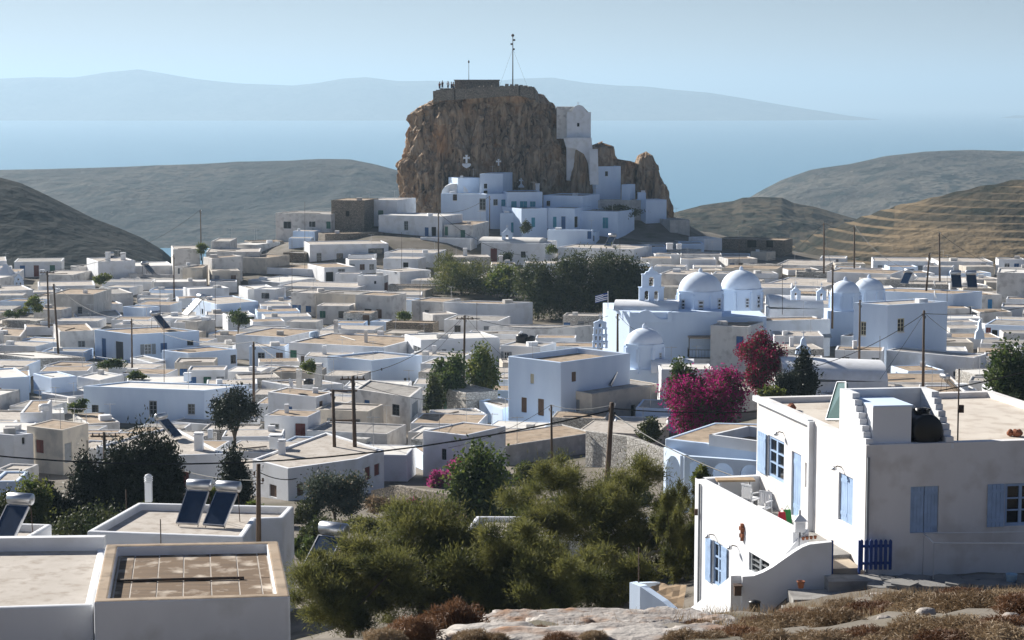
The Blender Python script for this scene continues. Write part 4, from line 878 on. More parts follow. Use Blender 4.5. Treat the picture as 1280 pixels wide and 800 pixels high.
# barrel vaults and bell arch of the houses under the rock
m = MB(); z = kv['zt']; c0, c1 = atz(*pp('K', 330, 388), z), atz(*pp('K', 545, 396), z)
vault(m, ((c0.x + c1.x) / 2, c0.y + .02, z - .25), ((c0.x + c1.x) / 2, c0.y + 5.5, z - .25), c1.x - c0.x, 2.0); m.obj("vault", WALL['w'], kv['root'])
m = MB(); z = lch['zr']; a, b = lch['C'][0], lch['C'][1]
m2 = (a + b) / 2
vault(m, (a.x + .3, a.y + 3.6, z), (b.x - .3, b.y + 3.6, z), 6.2, .9); m.obj("vault", ROOF['l'], lch['root'])
def bell_arch(px, row, h_px, w_px, Y, label, tiers, parent=None, name="bell_tower"):
    """white belfry wall with open arches; tiers = list of (openings, relative height), narrowing upwards"""
    b = at(px, row, Y); s = Y / FPX; H, W = h_px * s, w_px * s; D = max(.45, W * .22)
    root = thing(name, label, "bell tower", b) if parent is None else parent
    m = MB(); z = b.z; bells = []; tot = sum(t[1] for t in tiers)
    for ti, (no, hr) in enumerate(tiers):
        hh = H * hr / tot; ww = W * (1 - .22 * ti if len(tiers) < 4 else 1 - .06 * ti)
        if no == 0:
            k = [(-.5, 0), (.5, 0), (.42, .35), (.2, .5), (.14, .85), (0, 1), (-.14, .85), (-.2, .5), (-.42, .35)]
            f = [(b.x + x * ww, b.y - D / 2, z + q * hh) for x, q in k]; g = [(x, y + D, q) for x, y, q in f]; n = len(f)
            m.add(f + g, [tuple(range(n)), tuple(range(n, 2 * n))[::-1]] + [(i, n + i, n + (i + 1) % n, (i + 1) % n) for i in range(n)])
        else:
            pw = ww / (no * 2.1 + 1) * 1.15; ow = (ww - pw * (no + 1)) / no; oh = hh * .8
            for i in range(no + 1): m.box((b.x - ww / 2 + pw / 2 + i * (ow + pw), b.y, z + hh / 2), (pw, D, hh))
            for i in range(no):
                xc = b.x - ww / 2 + pw + ow / 2 + i * (ow + pw); r = ow / 2; N = 8
                zz = z + oh - r
                for q in range(N):
                    a0, a1 = math.pi * q / N, math.pi * (q + 1) / N
                    x0, z0, x1, z1 = xc + r * math.cos(a0), zz + r * math.sin(a0), xc + r * math.cos(a1), zz + r * math.sin(a1)
                    k = [(x0, b.y - D / 2, z0), (x0, b.y - D / 2, z + hh), (x1, b.y - D / 2, z + hh), (x1, b.y - D / 2, z1)]; g = [(x, y + D, w) for x, y, w in k]
                    m.add(k + g, [(0, 1, 2, 3), (7, 6, 5, 4), (0, 3, 7, 4)])
                m.box((xc, b.y, z + oh * .04), (ow, D * .9, oh * .08))
                bells.append((xc, b.y, zz - .05, r * .62))
            m.box((b.x, b.y, z + hh - .04), (ww * 1.06, D * 1.25, .09))
        z += hh
    m.obj("belfry", WALL['b'], root)
    m = MB(); m.box((b.x, b.y, z + .3), (.09, .09, .7)); m.box((b.x, b.y, z + .42), (.42, .08, .09)); m.obj("cross", WALL['w'], root)
    for x, y, zz, r in bells[:6]:
        q = MB(); q.lathe([(r, -r * 1.1), (r * .82, -r * .7), (r * .6, -r * .1), (r * .3, r * .25)], (x, y, zz), 10); q.box((x, y, zz + r * .55), (r * 2.9, .06, .1)); q.obj("bell", IRON, root)
    return root
bell_arch(*pp('C', 375, 490), 17, 13, lch['C'][0].y + .4, "", [(1, 1), (0, .45)], lch['root'])
fc = HOUSES["farchapel"]; a = fc['C']; m = MB(); c = sum(a, Vector((0, 0))) / 4
m.prism([tuple(q) for q in inset(a, .3)], fc['zt'] - .1, fc['zt'] + 1.7, [tuple(c + (q - c) * .12) for q in inset(a, .3)]); m.obj("pitched_roof", WALL['w'], fc['root'])
p = at(*pp('A', 94, 318), hit(*pp('A', 94, 318)))
bell_arch(*pp('A', 94, 318), 17, 12, p.y, "small white bell wall beside the far left chapel", [(2, 1), (1, .5), (0, .5)])
# ------------------------------------------------------------------ domed churches
def church(label, dome_px, drum_top, drum_base, r_px, Y, body, windows, cap=True, sides=8):
    px, row_top = dome_px; s = Y / FPX; r = r_px * s; c = at(px, drum_top, Y); c.y = Y + r; zt = c.z; zb = at(px, drum_base, Y).z; hd = at(px, row_top, Y + r).z - zt
    root = thing("domed_church", label, "church", (c.x, c.y, zb), "domed churches of the village")
    m = MB(); R_ = r * 1.06
    poly = [(c.x + R_ * math.cos(R(22.5) + k * math.pi / 4), c.y + R_ * math.sin(R(22.5) + k * math.pi / 4)) for k in range(8)]
    m.prism(poly, zb - 1.5, zt); m.prism([(c.x + (x - c.x) * 1.06, c.y + (y - c.y) * 1.06) for x, y in poly], zt - .22, zt + .02)
    for k in range(8):
        x, y = poly[k]; m.box((c.x + (x - c.x) * 1.0, c.y + (y - c.y) * 1.0, (zt + zb) / 2 - .2), (.34, .34, zt - zb - .3), R(22.5) + k * math.pi / 4)
    m.obj("drum", WALL['b'], root)
    m = MB(); dome(m, (c.x, c.y, zt + .015), r, hd, 40); m.lathe([(.25, -.1), (.22, .3), (.05, .5)], (c.x, c.y, zt + hd), 8); m.obj("dome", mat("dome_wash_skylight", (.74, .82, .93), (.68, .76, .87), .8, bump=.2, bscale=2.5), root)  # dome colour has the blue skylight painted in
    for x0, y0, x1, y1 in windows:
        A, B = at(x0, y0, Y - .02), at(x1, y1, Y - .02); q = MB(); w = B.x - A.x; h = A.z - B.z
        yy = Y + r - R_ * math.cos(math.pi / 8) + abs((A.x + B.x) / 2 - c.x) * .12
        xm = (A.x + B.x) / 2; off = abs(xm - c.x) / R_
        yy = c.y - R_ * (.924 if off < .38 else .924 - (off - .38) * 1.0)
        q.box((xm, yy - .03, (A.z + B.z) / 2), (w, .1, h), 0 if off < .38 else math.copysign(math.pi / 4, xm - c.x)); f = q.obj("window", mat("niche_wash", (.55, .60, .67)), root)
        q = MB()
        for k in range(3): q.box((xm, yy - .07, B.z + h * (.2 + .3 * k)), (w * .6, .06, h * .17), 0 if off < .38 else math.copysign(math.pi / 4, xm - c.x))
        q.obj("pane", GLASS, f)
    if body: body(root, c, r, zb)
    return root, c, r, zb
def body1(root, c, r, zb):
    # big nave block to the left of the first dome with scalloped parapet and bell tower
    Y = c.y - r - 3.2
    P = [(105, 345), (225, 352), (420, 362), (640, 410)]
    m = MB(); z = at(*pp('D', 225, 352), Y).z; a, b = at(*pp('D', 228, 352), Y), at(*pp('D', 650, 400), Y); l = at(*pp('D', 105, 342), Y + 6)
    zg = -33
    m.prism([(a.x, Y), (b.x + 1, Y + 1.0), (b.x + 2, c.y + r + 3), (l.x, c.y + r + 3), (l.x, l.y)], zg, z - .25)
    m.prism([(c.x - r * 1.5, c.y - r * 1.25), (c.x + r * 2.9, c.y - r * 1.25), (c.x + r * 2.9, c.y + r * 1.3), (c.x - r * 1.5, c.y + r * 1.3)], zg, zb - .3)
    # scalloped parapet
    pr = [(228, 352), (235, 380), (262, 375), (285, 358), (310, 350), (338, 360), (362, 384), (388, 396), (418, 396), (420, 360), (440, 356)]
    f = [at(*pp('D', x, y), Y - .002) for x, y in pr]; lo = [Vector((q.x, q.y, z - 1.4)) for q in f]; bk = [q + Vector((0, .35, 0)) for q in f]; lb = [q + Vector((0, .35, 0)) for q in lo]
    for i in range(len(f) - 1):
        m.quad(lo[i], lo[i + 1], f[i + 1], f[i]); m.quad(f[i], f[i + 1], bk[i + 1], bk[i]); m.quad(bk[i], bk[i + 1], lb[i + 1], lb[i])
    m.obj("nave", WALL['b'], root)
    m = MB(); vault(m, (l.x + 1.2, Y + 5.5, z - .3), (c.x - r, Y + 4.5, z - .3), 5.5, 1.0); m.obj("vault", WALL['w'], root)
    bell_arch(*pp('D', 336, 322), 46, 31, Y + 5, "", [(2, 1.0), (1, .75), (0, .35)], root)
YD = 232
church("white church with the nearest of the two large domes and a two bell tower", pp('D', 592, 160), pp('D', 0, 262)[1], pp('D', 0, 368)[1], 27.6, YD, body1, [(*pp('D', 570, 302), *pp('D', 600, 362)), (*pp('D', 490, 300), *pp('D', 512, 358)), (*pp('D', 668, 296), *pp('D', 694, 360))])
church("white church with the rear large dome that touches a stone finial", pp('D', 797, 150), pp('D', 0, 250)[1], pp('D', 0, 350)[1], 25.6, YD + 12, None, [(*pp('D', 868, 280), *pp('D', 888, 345)), (*pp('D', 808, 290), *pp('D', 826, 340))])
def body3(root, c, r, zb):
    m = MB(); m.prism([(c.x - r * 1.25, c.y - r * 1.1), (c.x + r * 1.1, c.y - r * 1.1), (c.x + r * 1.1, c.y + r * 1.3), (c.x - r * 1.25, c.y + r * 1.3)], -33, zb - .8)
    for k in range(4):
        q = math.pi / 2 * k + R(45); m.prism([(c.x + r * 1.25 * math.cos(q + d), c.y + r * 1.25 * math.sin(q + d)) for d in (-.5, .5, 2.64, 3.64)], zb - 1.2, zb + .2, [(c.x + r * .9 * math.cos(q + d), c.y + r * .9 * math.sin(q + d)) for d in (-.5, .5, 2.64, 3.64)])
    m.obj("body", WALL['b'], root)
    m = MB(); vault(m, (c.x + r * .3, c.y - r * .8, zb - 1.0), (c.x + r * 2.6, c.y - r * .9, zb - 1.0), 3.4, 1.3); m.obj("vault", WALL['w'], root)
    m = MB(); m.prism([(c.x + r * .9, c.y - r * 1.4), (c.x + r * 2.8, c.y - r * 1.5), (c.x + r * 2.8, c.y + r * .6), (c.x + r * .9, c.y + r * .6)], -33, zb - 1.0); m.obj("side_wing", WALL['b'], root)
church("low white church with the single small dome nearest the bougainvillea", pp('D', 308, 440), pp('D', 0, 526)[1], pp('D', 0, 610)[1], 23.5, 208, body3, [(*pp('D', 376, 568), *pp('D', 394, 604))])
def body4(root, c, r, zb):
    m = MB(); m.prism([(c.x - r * 1.3, c.y - r * 1.2), (c.x + r * 1.3, c.y - r * 1.2), (c.x + r * 1.3, c.y + r * 1.3), (c.x - r * 1.3, c.y + r * 1.3)], -33, zb - .3); m.obj("body", WALL['b'], root)
church("white church with the left one of the two small domes at the right", pp('E', 398, 282), pp('E', 0, 348)[1], pp('E', 0, 425)[1], 18, 246, body4, [])
church("white church with the right one of the two small domes behind a flat roof", pp('E', 518, 270), pp('E', 0, 332)[1], pp('E', 0, 400)[1], 18.5, 258, body4, [])
bell_arch(*pp('D', 80, 540), 36, 19, 202, "slender white bell tower of stacked open arches left of the wooden pole", [(3, 1), (3, 1), (3, 1), (1, .8), (0, .4)])
bell_arch(*pp('D', 1058, 300), 17, 12, 240, "small white bell arch left of the shaded church front", [(1, 1), (0, .45)])
bell_arch(*pp('D', 1186, 302), 16, 12, 240, "small white bell arch right of the shaded church front", [(1, 1), (0, .4)])
bell_arch(*pp('D', 1096, 570), 22, 20, 190, "white chapel gable with a cross between the dark shutters and the cypress", [(0, 1)])
bell_arch(*pp('E', 1057, 575), 25, 12, 190, "white pointed shrine pillar at the right in front of the grey roof", [(0, 1)])
# vaulted white roofs by the small domes
for t, a, b, w, h, lb in [('D', (930, 335), (1200, 345), 5, 1.3, "white vaulted church roof with scalloped shadow left of the small domes"), ('E', (80, 770), (600, 790), 7, 1.6, "long bright white vaulted church roof beside the green cypress")]:
    Y = 243 if t == 'D' else 186
    A, B = at(*pp(t, *a), Y), at(*pp(t, *b), Y); m = MB(); root = thing("vaulted_church", lb, "church", (A.x, A.y, A.z), "churches with barrel roofs")
    vault(m, (A.x, Y + w / 2, A.z), (B.x, Y + w / 2, B.z), w, h); m.obj("vault", WALL['w'], root)
    m = MB(); m.box(((A.x + B.x) / 2, Y + w / 2, min(A.z, B.z) - 3), (B.x - A.x, w, 6.02)); m.obj("wall", WALL['w'], root)
# ------------------------------------------------------------------ annexes, sheds and yard walls that fill the lanes between the traced houses
def _short(lb, n=8):
    w = lb.split()[:n]
    while w and w[-1] in ('with', 'a', 'an', 'the', 'and', 'of', 'in', 'on', 'at', 'to', 'one', 'two', 'its', 'right', 'left', 'under', 'behind', 'beside', 'front', 'from', 'small', 'below', 'long', 'broad', 'dark', 'bright', 'deep', 'wide', 'square', 'flat', 'tan', 'brown', 'blue', 'black', 'white', 'three', 'narrow', 'large', 'between', 'tall', 'green', 'grey', 'four', 'pale', 'second', 'no', 'that'): w.pop()
    return ' '.join(w)
def fill():
    g = random.Random(21); feet = []; scr = []
    for lb, i in HOUSES.items():
        C = i['C']; cx = sum(c.x for c in C) / len(C); cy = sum(c.y for c in C) / len(C)
        feet.append(([tuple(c) for c in C], cx, cy, max((c - Vector((cx, cy))).length for c in C), lb))
        P = [topx(Vector((c.x, c.y, i['zt']))) for c in C]; Q = [topx(Vector((c.x, c.y, T(c.x, c.y)))) for c in C]
        scr.append((min(p[0] for p in P), max(p[0] for p in P), max(p[1] for p in P), max(q[1] for q in Q), min(c.y for c in C)))
    def seg_d(p, a, b):
        p, a, b = Vector(p), Vector(a), Vector(b); d = b - a; t = max(0, min(1, (p - a).dot(d) / max(1e-9, d.length_squared))); return (p - a - d * t).length
    def inside(p, poly):
        n = len(poly); s = None
        for i in range(n):
            a, b = poly[i], poly[(i + 1) % n]; c = (b[0] - a[0]) * (p[1] - a[1]) - (b[1] - a[1]) * (p[0] - a[0])
            if s is None: s = c > 0
            elif (c > 0) != s: return False
        return True
    def clear(poly, gap):
        cx = sum(p[0] for p in poly) / len(poly); cy = sum(p[1] for p in poly) / len(poly)
        rad = max(math.hypot(p[0] - cx, p[1] - cy) for p in poly); pts = list(poly) + [((poly[i][0] + poly[(i + 1) % 4][0]) / 2, (poly[i][1] + poly[(i + 1) % 4][1]) / 2) for i in range(4)] + [(cx, cy)]
        for q, x, y, r, lb in feet:
            if math.hypot(cx - x, cy - y) > rad + r + gap: continue
            for p in pts:
                if inside(p, q) or min(seg_d(p, q[k], q[(k + 1) % len(q)]) for k in range(len(q))) < gap: return False
            for p in q:
                if inside(p, poly): return False
        return True
    used = {}; made = 0
    for y in np.arange(374, 128, -3.4):
        for px in np.arange(-30, 1320, 17):
            px = px + g.uniform(-8, 8); Y = y + g.uniform(-1.5, 1.5); x = (px - 640) / FPX * Y
            if 500 < px < 712 and Y > 344 or Y > 348 and not (712 <= px < 900 or 350 < px <= 500): continue
            if px > 470 and Y < 142 or (340 < px < 640 and Y < 150) or (640 < px < 900 and Y < 172): continue
            if 545 < px < 815 and 268 < Y < 320: continue                       # pines
            if 745 < px < 1000 and 195 < Y < 268 or 940 < px < 1130 and 226 < Y < 275: continue          # churches
            if px > 940 and Y < 150 or px < 340 and Y < 152: continue
            if 480 < px < 540 and Y < 190: continue                             # lane
            if px > 840 and Y < 190 and px < 1130: continue
            for w, d in ((11, 9), (9, 7.5), (7.5, 6), (6, 5), (4.8, 4)):
                rz = g.uniform(-.3, .3); c, s = math.cos(rz), math.sin(rz); w_, d_ = w * g.uniform(.85, 1.15), d * g.uniform(.85, 1.15)
                poly = [(x + c * a - s * b, Y + s * a + c * b) for a, b in ((-w_ / 2, 0), (w_ / 2, 0), (w_ / 2, d_), (-w_ / 2, d_))]
                if clear(poly, .35): break
            else: continue
            z0 = T(x, Y); lim = -1e9; kk = g.random() < .5; p0, p1 = topx(Vector((poly[0][0], poly[0][1], z0)))[0], topx(Vector((poly[1][0], poly[1][1], z0)))[0]
            for a, b, rt, rb, yy in scr:
                if yy > Y and b > p0 + 3 and a < p1 - 3: lim = max(lim, rt + (rb - rt) * (.58 if kk else .36))
            h = g.choice((2.7, 3.0, 3.3, 3.6, 4.6, 5.2)) if Y < 290 else g.choice((2.4, 2.7, 3.0)); Yf = min(poly[0][1], poly[1][1])
            while h > 1.0 and topx(Vector((x, Yf, z0 + h)))[1] < lim: h -= .1
            if h <= 1.15:
                if w_ < 4.2 or g.random() < .8: continue
                h = g.uniform(.8, 1.1)
            zt = z0 + h; pix = [topx(Vector((a, b, zt))) for a, b in poly]
            near = sorted(feet, key=lambda f: math.hypot(f[1] - x, f[2] - Y))
            wc = g.choice('wwwwwwbppcv'); rc = g.choice('wwwwlttg'); wn = dict(w='white', b='bluish white', p='pale plastered', c='cream', g='grey cement', v='washed stone')[wc]; rn = dict(w='dusty', l='bright', t='tan', g='grey')[rc]
            nm = ('annexe' if h > 2.2 else 'shed') if h > 1.4 else 'yard terrace'; lb = None
            for f in near[:14]:
                rel = ('in front of' if Y < f[2] - 5 else 'behind' if Y > f[2] + 5 else 'left of' if x < f[1] else 'right of')
                if f[4] not in HOUSES or f[4].startswith('fill') or len(f[4]) < 13: continue
                lb = "%s%s %s with a %s roof %s the %s" % ('low ' if h < 2 else '', wn, nm, rn, rel, _short(f[4], 16 - 8 - len(rel.split()) - len(nm.split()) + (0 if h < 2 else 1) - len(wn.split()) + 1)); lb = ' '.join(lb.split()[:16]).rstrip(',')
                if lb not in used: break
            else: continue
            used[lb] = 1
            ops = []
            if h > 2.2 and w_ > 3.5:
                a, b = pix[0], pix[1]; k = g.choice((1, 2, 2, 3)) + (w_ > 8); sc = FPX / Y
                for i in range(k):
                    u = (i + .5 + g.uniform(-.2, .2)) / k; mx = a[0] + (b[0] - a[0]) * u; my = a[1] + (b[1] - a[1]) * u
                    if g.random() < .35: ops.append((mx - .45 * sc, my + (h - 2.05) * sc, mx + .45 * sc, my + (h - .05) * sc, g.choice(('bld', 'brd', 'gyd', 'dko', 'grd', 'rdd'))))
                    else: ops.append((mx - .42 * sc, my + .75 * sc, mx + .42 * sc, my + 1.75 * sc, g.choice(('dkw', 'gyw', 'bls', 'brs', 'gys', 'grs', 'dkw'))))
            big = w_ > 6
            chim = [(pix[0][0] * .6 + pix[2][0] * .4, pix[2][1] - 8, pix[0][1] * .5 + pix[2][1] * .5, 5)] if h > 2.4 and g.random() < .3 else ()
            hh = house('Z', lb, pix, None, wc, rc, ops, Yabs=pix and poly[max(range(4), key=lambda i: pix[i][1])][1], par=g.choice((.05, .07, .14)), pt=.2, chim=chim, low=max(.8, h), name={'annexe': 'house', 'shed': 'shed', 'yard terrace': 'yard_terrace'}[nm], cat={'annexe': 'house', 'shed': 'shed', 'yard terrace': 'terrace'}[nm], group="annexes, sheds and yard terraces between the houses", key="fill %d" % made)
            C = hh['C']; cx, cy = x, Y + d_ / 2; feet.append((poly, cx, cy, math.hypot(w_, d_) / 2, "fill %d" % made)); made += 1
            P = [topx(Vector((c.x, c.y, zt))) for c in C]; scr.append((min(p[0] for p in P), max(p[0] for p in P), max(p[1] for p in P), topx(Vector((x, Yf, z0)))[1], Yf))
    return made
fill()
# ------------------------------------------------------------------ the white house in the right foreground
V3 = Vector
fh = house('Z', 'two storey white house with light blue shutters in the right foreground', [(946.6, 496), (1083, 556.5), (1420, 546)], None, 'n', 'y',
      [(959.7, 548, 980, 600, 'lbl'), (989, 566, 1001, 647, 'lbd'), (1006, 580, 1014.5, 611, 'whd'), (1048, 594, 1066, 654, 'lbs'), (1138, 608, 1173.5, 666, 'lbs'), (1256, 604, 1296, 657, 'lbl')],
      Yabs=56.0, par=.17, low=4.6, name="white_house", group=None, dep=.16, pt=.3, wing=20, key='near', soft=.035)
FR = fh['root']; C0 = at(1083, 556.5, 56.0); zT = C0.z; zR = fh['zr']
e1 = V3((.99, .135, 0)).normalized(); e2 = V3((-.203, .979, 0)).normalized()
def NP(u, v, z): q = V3((C0.x, C0.y, 0)) + e1 * u + e2 * v; return V3((q.x, q.y, z))
AX = Matrix((e1, e2, (0, 0, 1))).transposed()
def nbox(m, u0, u1, v0, v1, z0, z1):
    P = [NP(u, v, z) for z in (z0, z1) for v in (v0, v1) for u in (u0, u1)]
    m.add(P, [(0, 2, 3, 1), (4, 5, 7, 6), (0, 1, 5, 4), (2, 6, 7, 3), (0, 4, 6, 2), (1, 3, 7, 5)])
def part(name, m, mats, root=FR, **k):
    o = m.obj(name, mats, root)
    for a, b in k.items(): o[a] = b
    return o
m = MB(); nbox(m, .02, .09, -.07, -.0, zT - 3.7, zT - .35); part("drainpipe", m, PC['gy'])
m = MB(); nbox(m, -.17, .0, 4.2, 4.35, zT - 4.4, zT + .02); nbox(m, -.17, .0, 4.35, 9.6, zT - .12, zT + .05); part("pilaster", m, WALL['w'])
# wall lamps with a bent arm
def wall_lamp(p, out, label):
    root = thing("wall_lamp", label, "lamp", p); m = MB(); m.tube([p, p + out * .13 + V3((0, 0, .04)), p + out * .22], .018, 6); m.obj("arm", IRON, root)
    m = MB(); q = p + out * .23; m.lathe([(.02, .04), (.07, .0), (.085, -.07), (.02, -.09)], q, 10); m.obj("shade", STEEL, root)
def onwall(px, row, u=0.0):                    # point on the left wall of the house
    r = ray(px, row); n = V3((-e2.y, e2.x, 0)); k = V3((C0.x, C0.y, 0)).dot(n) / r.dot(n); return r * k
lo = V3((-.979, -.203, 0))
wall_lamp(onwall(979, 541) + lo * .0, lo, "wall lamp above the open light blue shutter of the white house")
wall_lamp(onwall(1052, 584), lo, "wall lamp above the closed side shutter of the white house")
# roof shelter with the water tank: side walls in stepped blocks
sh = thing("roof_shelter", "three sided white shelter with stepped side walls on the house roof", "shelter", NP(1.4, 1.0, zR))
m = MB(); nbox(m, .03, 2.62, 2.0, 2.22, zR, zT + 1.32); m.obj("back_wall", WALL['w'], sh)
blk = None
for side, (u0, u1) in enumerate(((.03, .25), (2.42, 2.64))):
    for i in range(8):
        q = MB(); z0 = zT + .165 * i - .0; nbox(q, u0, u1, .12 + .15 * i + (.05 if i % 2 else 0), 2.0, z0 + .004, z0 + .161 + (.0 if i < 7 else 0)); q.obj("block", WALL['w'], sh)
for a_, b_ in ((.03, .25), (2.42, 2.64)): m = MB(); nbox(m, a_, b_, .10, 2.0, zR, zT); m.obj("side_wall", WALL['w'], sh)
bx = thing("roof_box", "low bluish white box cupboard inside the roof shelter", "box", NP(.9, .9, zR))
m = MB(); nbox(m, .27, 1.42, .25, 1.9, zR, zT + 1.05); m.obj("body", WALL['w'], bx)
m = MB(); nbox(m, .26, 1.45, .2, 1.95, zT + 1.05, zT + 1.10); m.obj("lid", WALL['b'], bx)
tk = thing("water_tank", "black plastic water tank lying in the roof shelter", "tank", NP(1.92, .9, zR))
m = MB(); prof = [(.02, 0), (.38, .0), (.44, .05), (.455, .12), (.44, .2), (.455, .3), (.455, .6), (.44, .75), (.455, .85), (.455, 1.15), (.44, 1.3), (.38, 1.42), (.02, 1.46)]
k = MB(); k.lathe(prof, (0, 0, 0), 28); c = NP(1.93, .2, zR + .5); m.smooth = True
m.add([c + e1 * x + V3((0, 0, 1)) * y * 1.06 + e2 * z for x, y, z in k.v], k.f); m.obj("body", BLACKP, tk)
m = MB(); c = NP(1.93, .75, zR + .94); m.lathe([(.23, 0), (.24, .08), (.20, .10), (.20, .14), (.1, .17)], c, 20)
for i in range(6): q = i * math.pi / 3; m.box((c.x + .21 * math.cos(q), c.y + .21 * math.sin(q), c.z + .11), (.08, .08, .06), q)
m.obj("cap", BLACKP, tk)
for s in (-.2, .2):
    m = MB(); nbox(m, 1.93 + s - .05, 1.93 + s + .05, .2, 1.5, zR, zR + .06); m.obj("foot", CONC, tk)
# glass collector leaning behind the shelter
sp = thing("leaning_collector", "tilted green glass solar panel on the house roof left of the shelter", "solar collector", NP(-.0, 4.0, zR))
pa, pb, pc, pd = at(1033, 525, 60.3), at(1058, 525, 59.4), at(1058, 478, 60.2), at(1047, 478, 61.1)
nn = (pb - pa).cross(pd - pa).normalized()
m = MB(); Q = [pa, pb, pc, pd]; B_ = [q - nn * .07 for q in Q]; m.add(Q + B_, [(0, 1, 2, 3), (7, 6, 5, 4), (0, 4, 5, 1), (1, 5, 6, 2), (2, 6, 7, 3), (3, 7, 4, 0)]); m.obj("glass", mat("green_glass", (.10, .16, .15), rough=.15), sp)
m = MB()
for i in range(4): m.tube([Q[i] + nn * .02, Q[(i + 1) % 4] + nn * .02], .025, 4)
m.tube([pc, V3((pc.x, pc.y + .2, zR))], .02, 4); m.tube([pd, V3((pd.x, pd.y + .2, zR))], .02, 4); m.obj("frame", STEEL, sp)
m = MB(); a = at(1197, 556, 57.0); m.tube([V3((a.x, a.y, zR)), at(1199, 461, 57.0)], .022, 6); m.box(at(1201, 511, 57.0), (.16, .12, .22))
m.top("antenna_pole", IRON, "thin pole with a junction box beside the roof shelter", "pole", V3((a.x, a.y, zR)))
for px, row, Y, lb in ((1268, 545, 59, "clump of terracotta ornament lying on the right of the house roof"), (985, 513, 62, "terracotta ornament on the left edge of the house roof")):
    q = atz(px, row, zR); m = MB()
    for i in range(5): m.lathe([(.02, 0), (.09, .03), (.12, .1), (.05, .2), (.01, .22)], (q.x + rng.uniform(-.2, .2), q.y + rng.uniform(-.15, .15), zR), 8)
    m.top("roof_ornament", TERRA, lb, "ornament", q)
# terrace block on the left, open stair down to the yard
zP, zF = -12.2, -13.1
A_ = at(869, 597, 64.7); A = V3((A_.x, A_.y, 0)); zP = A_.z; Bq = atz(993, 663, zP); Bt = V3((Bq.x, Bq.y, 0)); dW = (Bt - A).normalized(); nW = V3((dW.y, -dW.x, 0)) if V3((dW.y, -dW.x, 0)).x < 0 else V3((-dW.y, dW.x, 0))
LT = (Bt - A).length
tr = thing("terrace", "white walled terrace block with an open shuttered window beside the right foreground house", "terrace", (A.x, A.y, -17))
def onW(px, row):
    r = ray(px, row); k = A.dot(nW) / r.dot(nW); P = r * k; return (P - A).dot(dW), P.z
holes = []
for x0, y0, x1, y1, c in ((890.5, 678, 903, 733, 'lbB'), (936, 697, 962, 720, 'gyw')):
    u0, u1 = onW(x0, 700)[0], onW(x1, 700)[0]; xm = (x0 + x1) / 2; holes.append((u0, u1, onW(xm, y1)[1], onW(xm, y0)[1], c))
m = MB(); us = sorted({0, LT, *[q for h_ in holes for q in h_[:2]]}); zs = sorted({-18.5, zP, *[q for h_ in holes for q in h_[2:4]]})
def PW(u, z, o=0): q = A + dW * u - nW * o; return (q.x, q.y, z)
for i in range(len(us) - 1):
    for j in range(len(zs) - 1):
        um, zm = (us[i] + us[i + 1]) / 2, (zs[j] + zs[j + 1]) / 2
        if any(h[0] < um < h[1] and h[2] < zm < h[3] for h in holes): continue
        m.quad(PW(us[i], zs[j]), PW(us[i + 1], zs[j]), PW(us[i + 1], zs[j + 1]), PW(us[i], zs[j + 1]))
for u0, u1, z0, z1, c in holes:
    for o in ((PW(u0, z0), PW(u1, z0), PW(u1, z0, .16), PW(u0, z0, .16)), (PW(u0, z1, .16), PW(u1, z1, .16), PW(u1, z1), PW(u0, z1)), (PW(u0, z0), PW(u0, z0, .16), PW(u0, z1, .16), PW(u0, z1)), (PW(u1, z0, .16), PW(u1, z0), PW(u1, z1), PW(u1, z1, .16)), (PW(u0, z0, .16), PW(u1, z0, .16), PW(u1, z1, .16), PW(u0, z1, .16))): m.quad(*o)
th = .26
m.quad(PW(0, zP), PW(LT, zP), PW(LT, zP, th), PW(0, zP, th)); m.quad(PW(0, zP, th), PW(LT, zP, th), PW(LT, zF, th), PW(0, zF, th))
m.quad(PW(LT, zP), PW(LT, -18.5), PW(LT, -18.5, 2.1), PW(LT, zF, 2.1), PW(LT, zF, th), PW(LT, zP, th))
# back parapet and back wall
m.quad(PW(0, -18.5), PW(0, zP), PW(0, zP, 2.6), PW(0, -18.5, 2.6)); m.quad(PW(0, zP), PW(th, zP), PW(th, zP, 2.6), PW(0, zP, 2.6)); m.quad(PW(th, zF, th), PW(th, zP, th), PW(th, zP, 2.6), PW(th, zF, 2.6))
m.obj("wall", WALL['w'], tr)
m = MB(); m.prism([PW(.1, 0, .1)[:2], PW(LT, 0, .1)[:2], PW(LT, 0, 2.6)[:2], PW(.1, 0, 2.6)[:2]], zF - .15, zF); m.obj("floor", CONC, tr)
WL[tr.name] = V3(tr.location)
for u0, u1, z0, z1, c in holes: opening(tr, A, dW, nW, u0, u1, z0, z1, c, .16)
m = MB(); q = onW(884.5, 640); p0 = PW(.55, zP - .1, -.05); m.tube([p0, PW(.55, -17, -.05)], .04, 6); m.obj("drainpipe", PC['gy'], tr)
u, z = onW(875, 640); 
u, z = onW(893, 669); q = V3(PW(u, z)); wall_lamp(q, nW, "wall lamp above the open lower window of the terrace block")
u, z = onW(921, 683); q = V3(PW(u, z)); wall_lamp(q, nW, "wall lamp beside the barred lower window of the terrace block")
u, z = onW(929, 664); q = V3(PW(u, z)); m = MB()
for i, (du, dz) in enumerate(((0, .18), (-.08, .08), (.08, .06), (0, -.02), (.05, -.12), (-.05, -.14), (0, -.24))): p = q + dW * du + V3((0, 0, dz)) + nW * .04; m.box(p, (.10, .10, .12), .5 * i)
m.top("wall_ornament", TERRA, "brown clay leaf ornament on the terrace wall", "ornament", q)
u, z = onW(872.5, 640); q = V3(PW(max(u, .12), z)) + nW * .05; m = MB(); m.box(q, (.12, .12, .2)); m.top("meter_box", IRON, "small rusty box high on the terrace corner", "box", q)
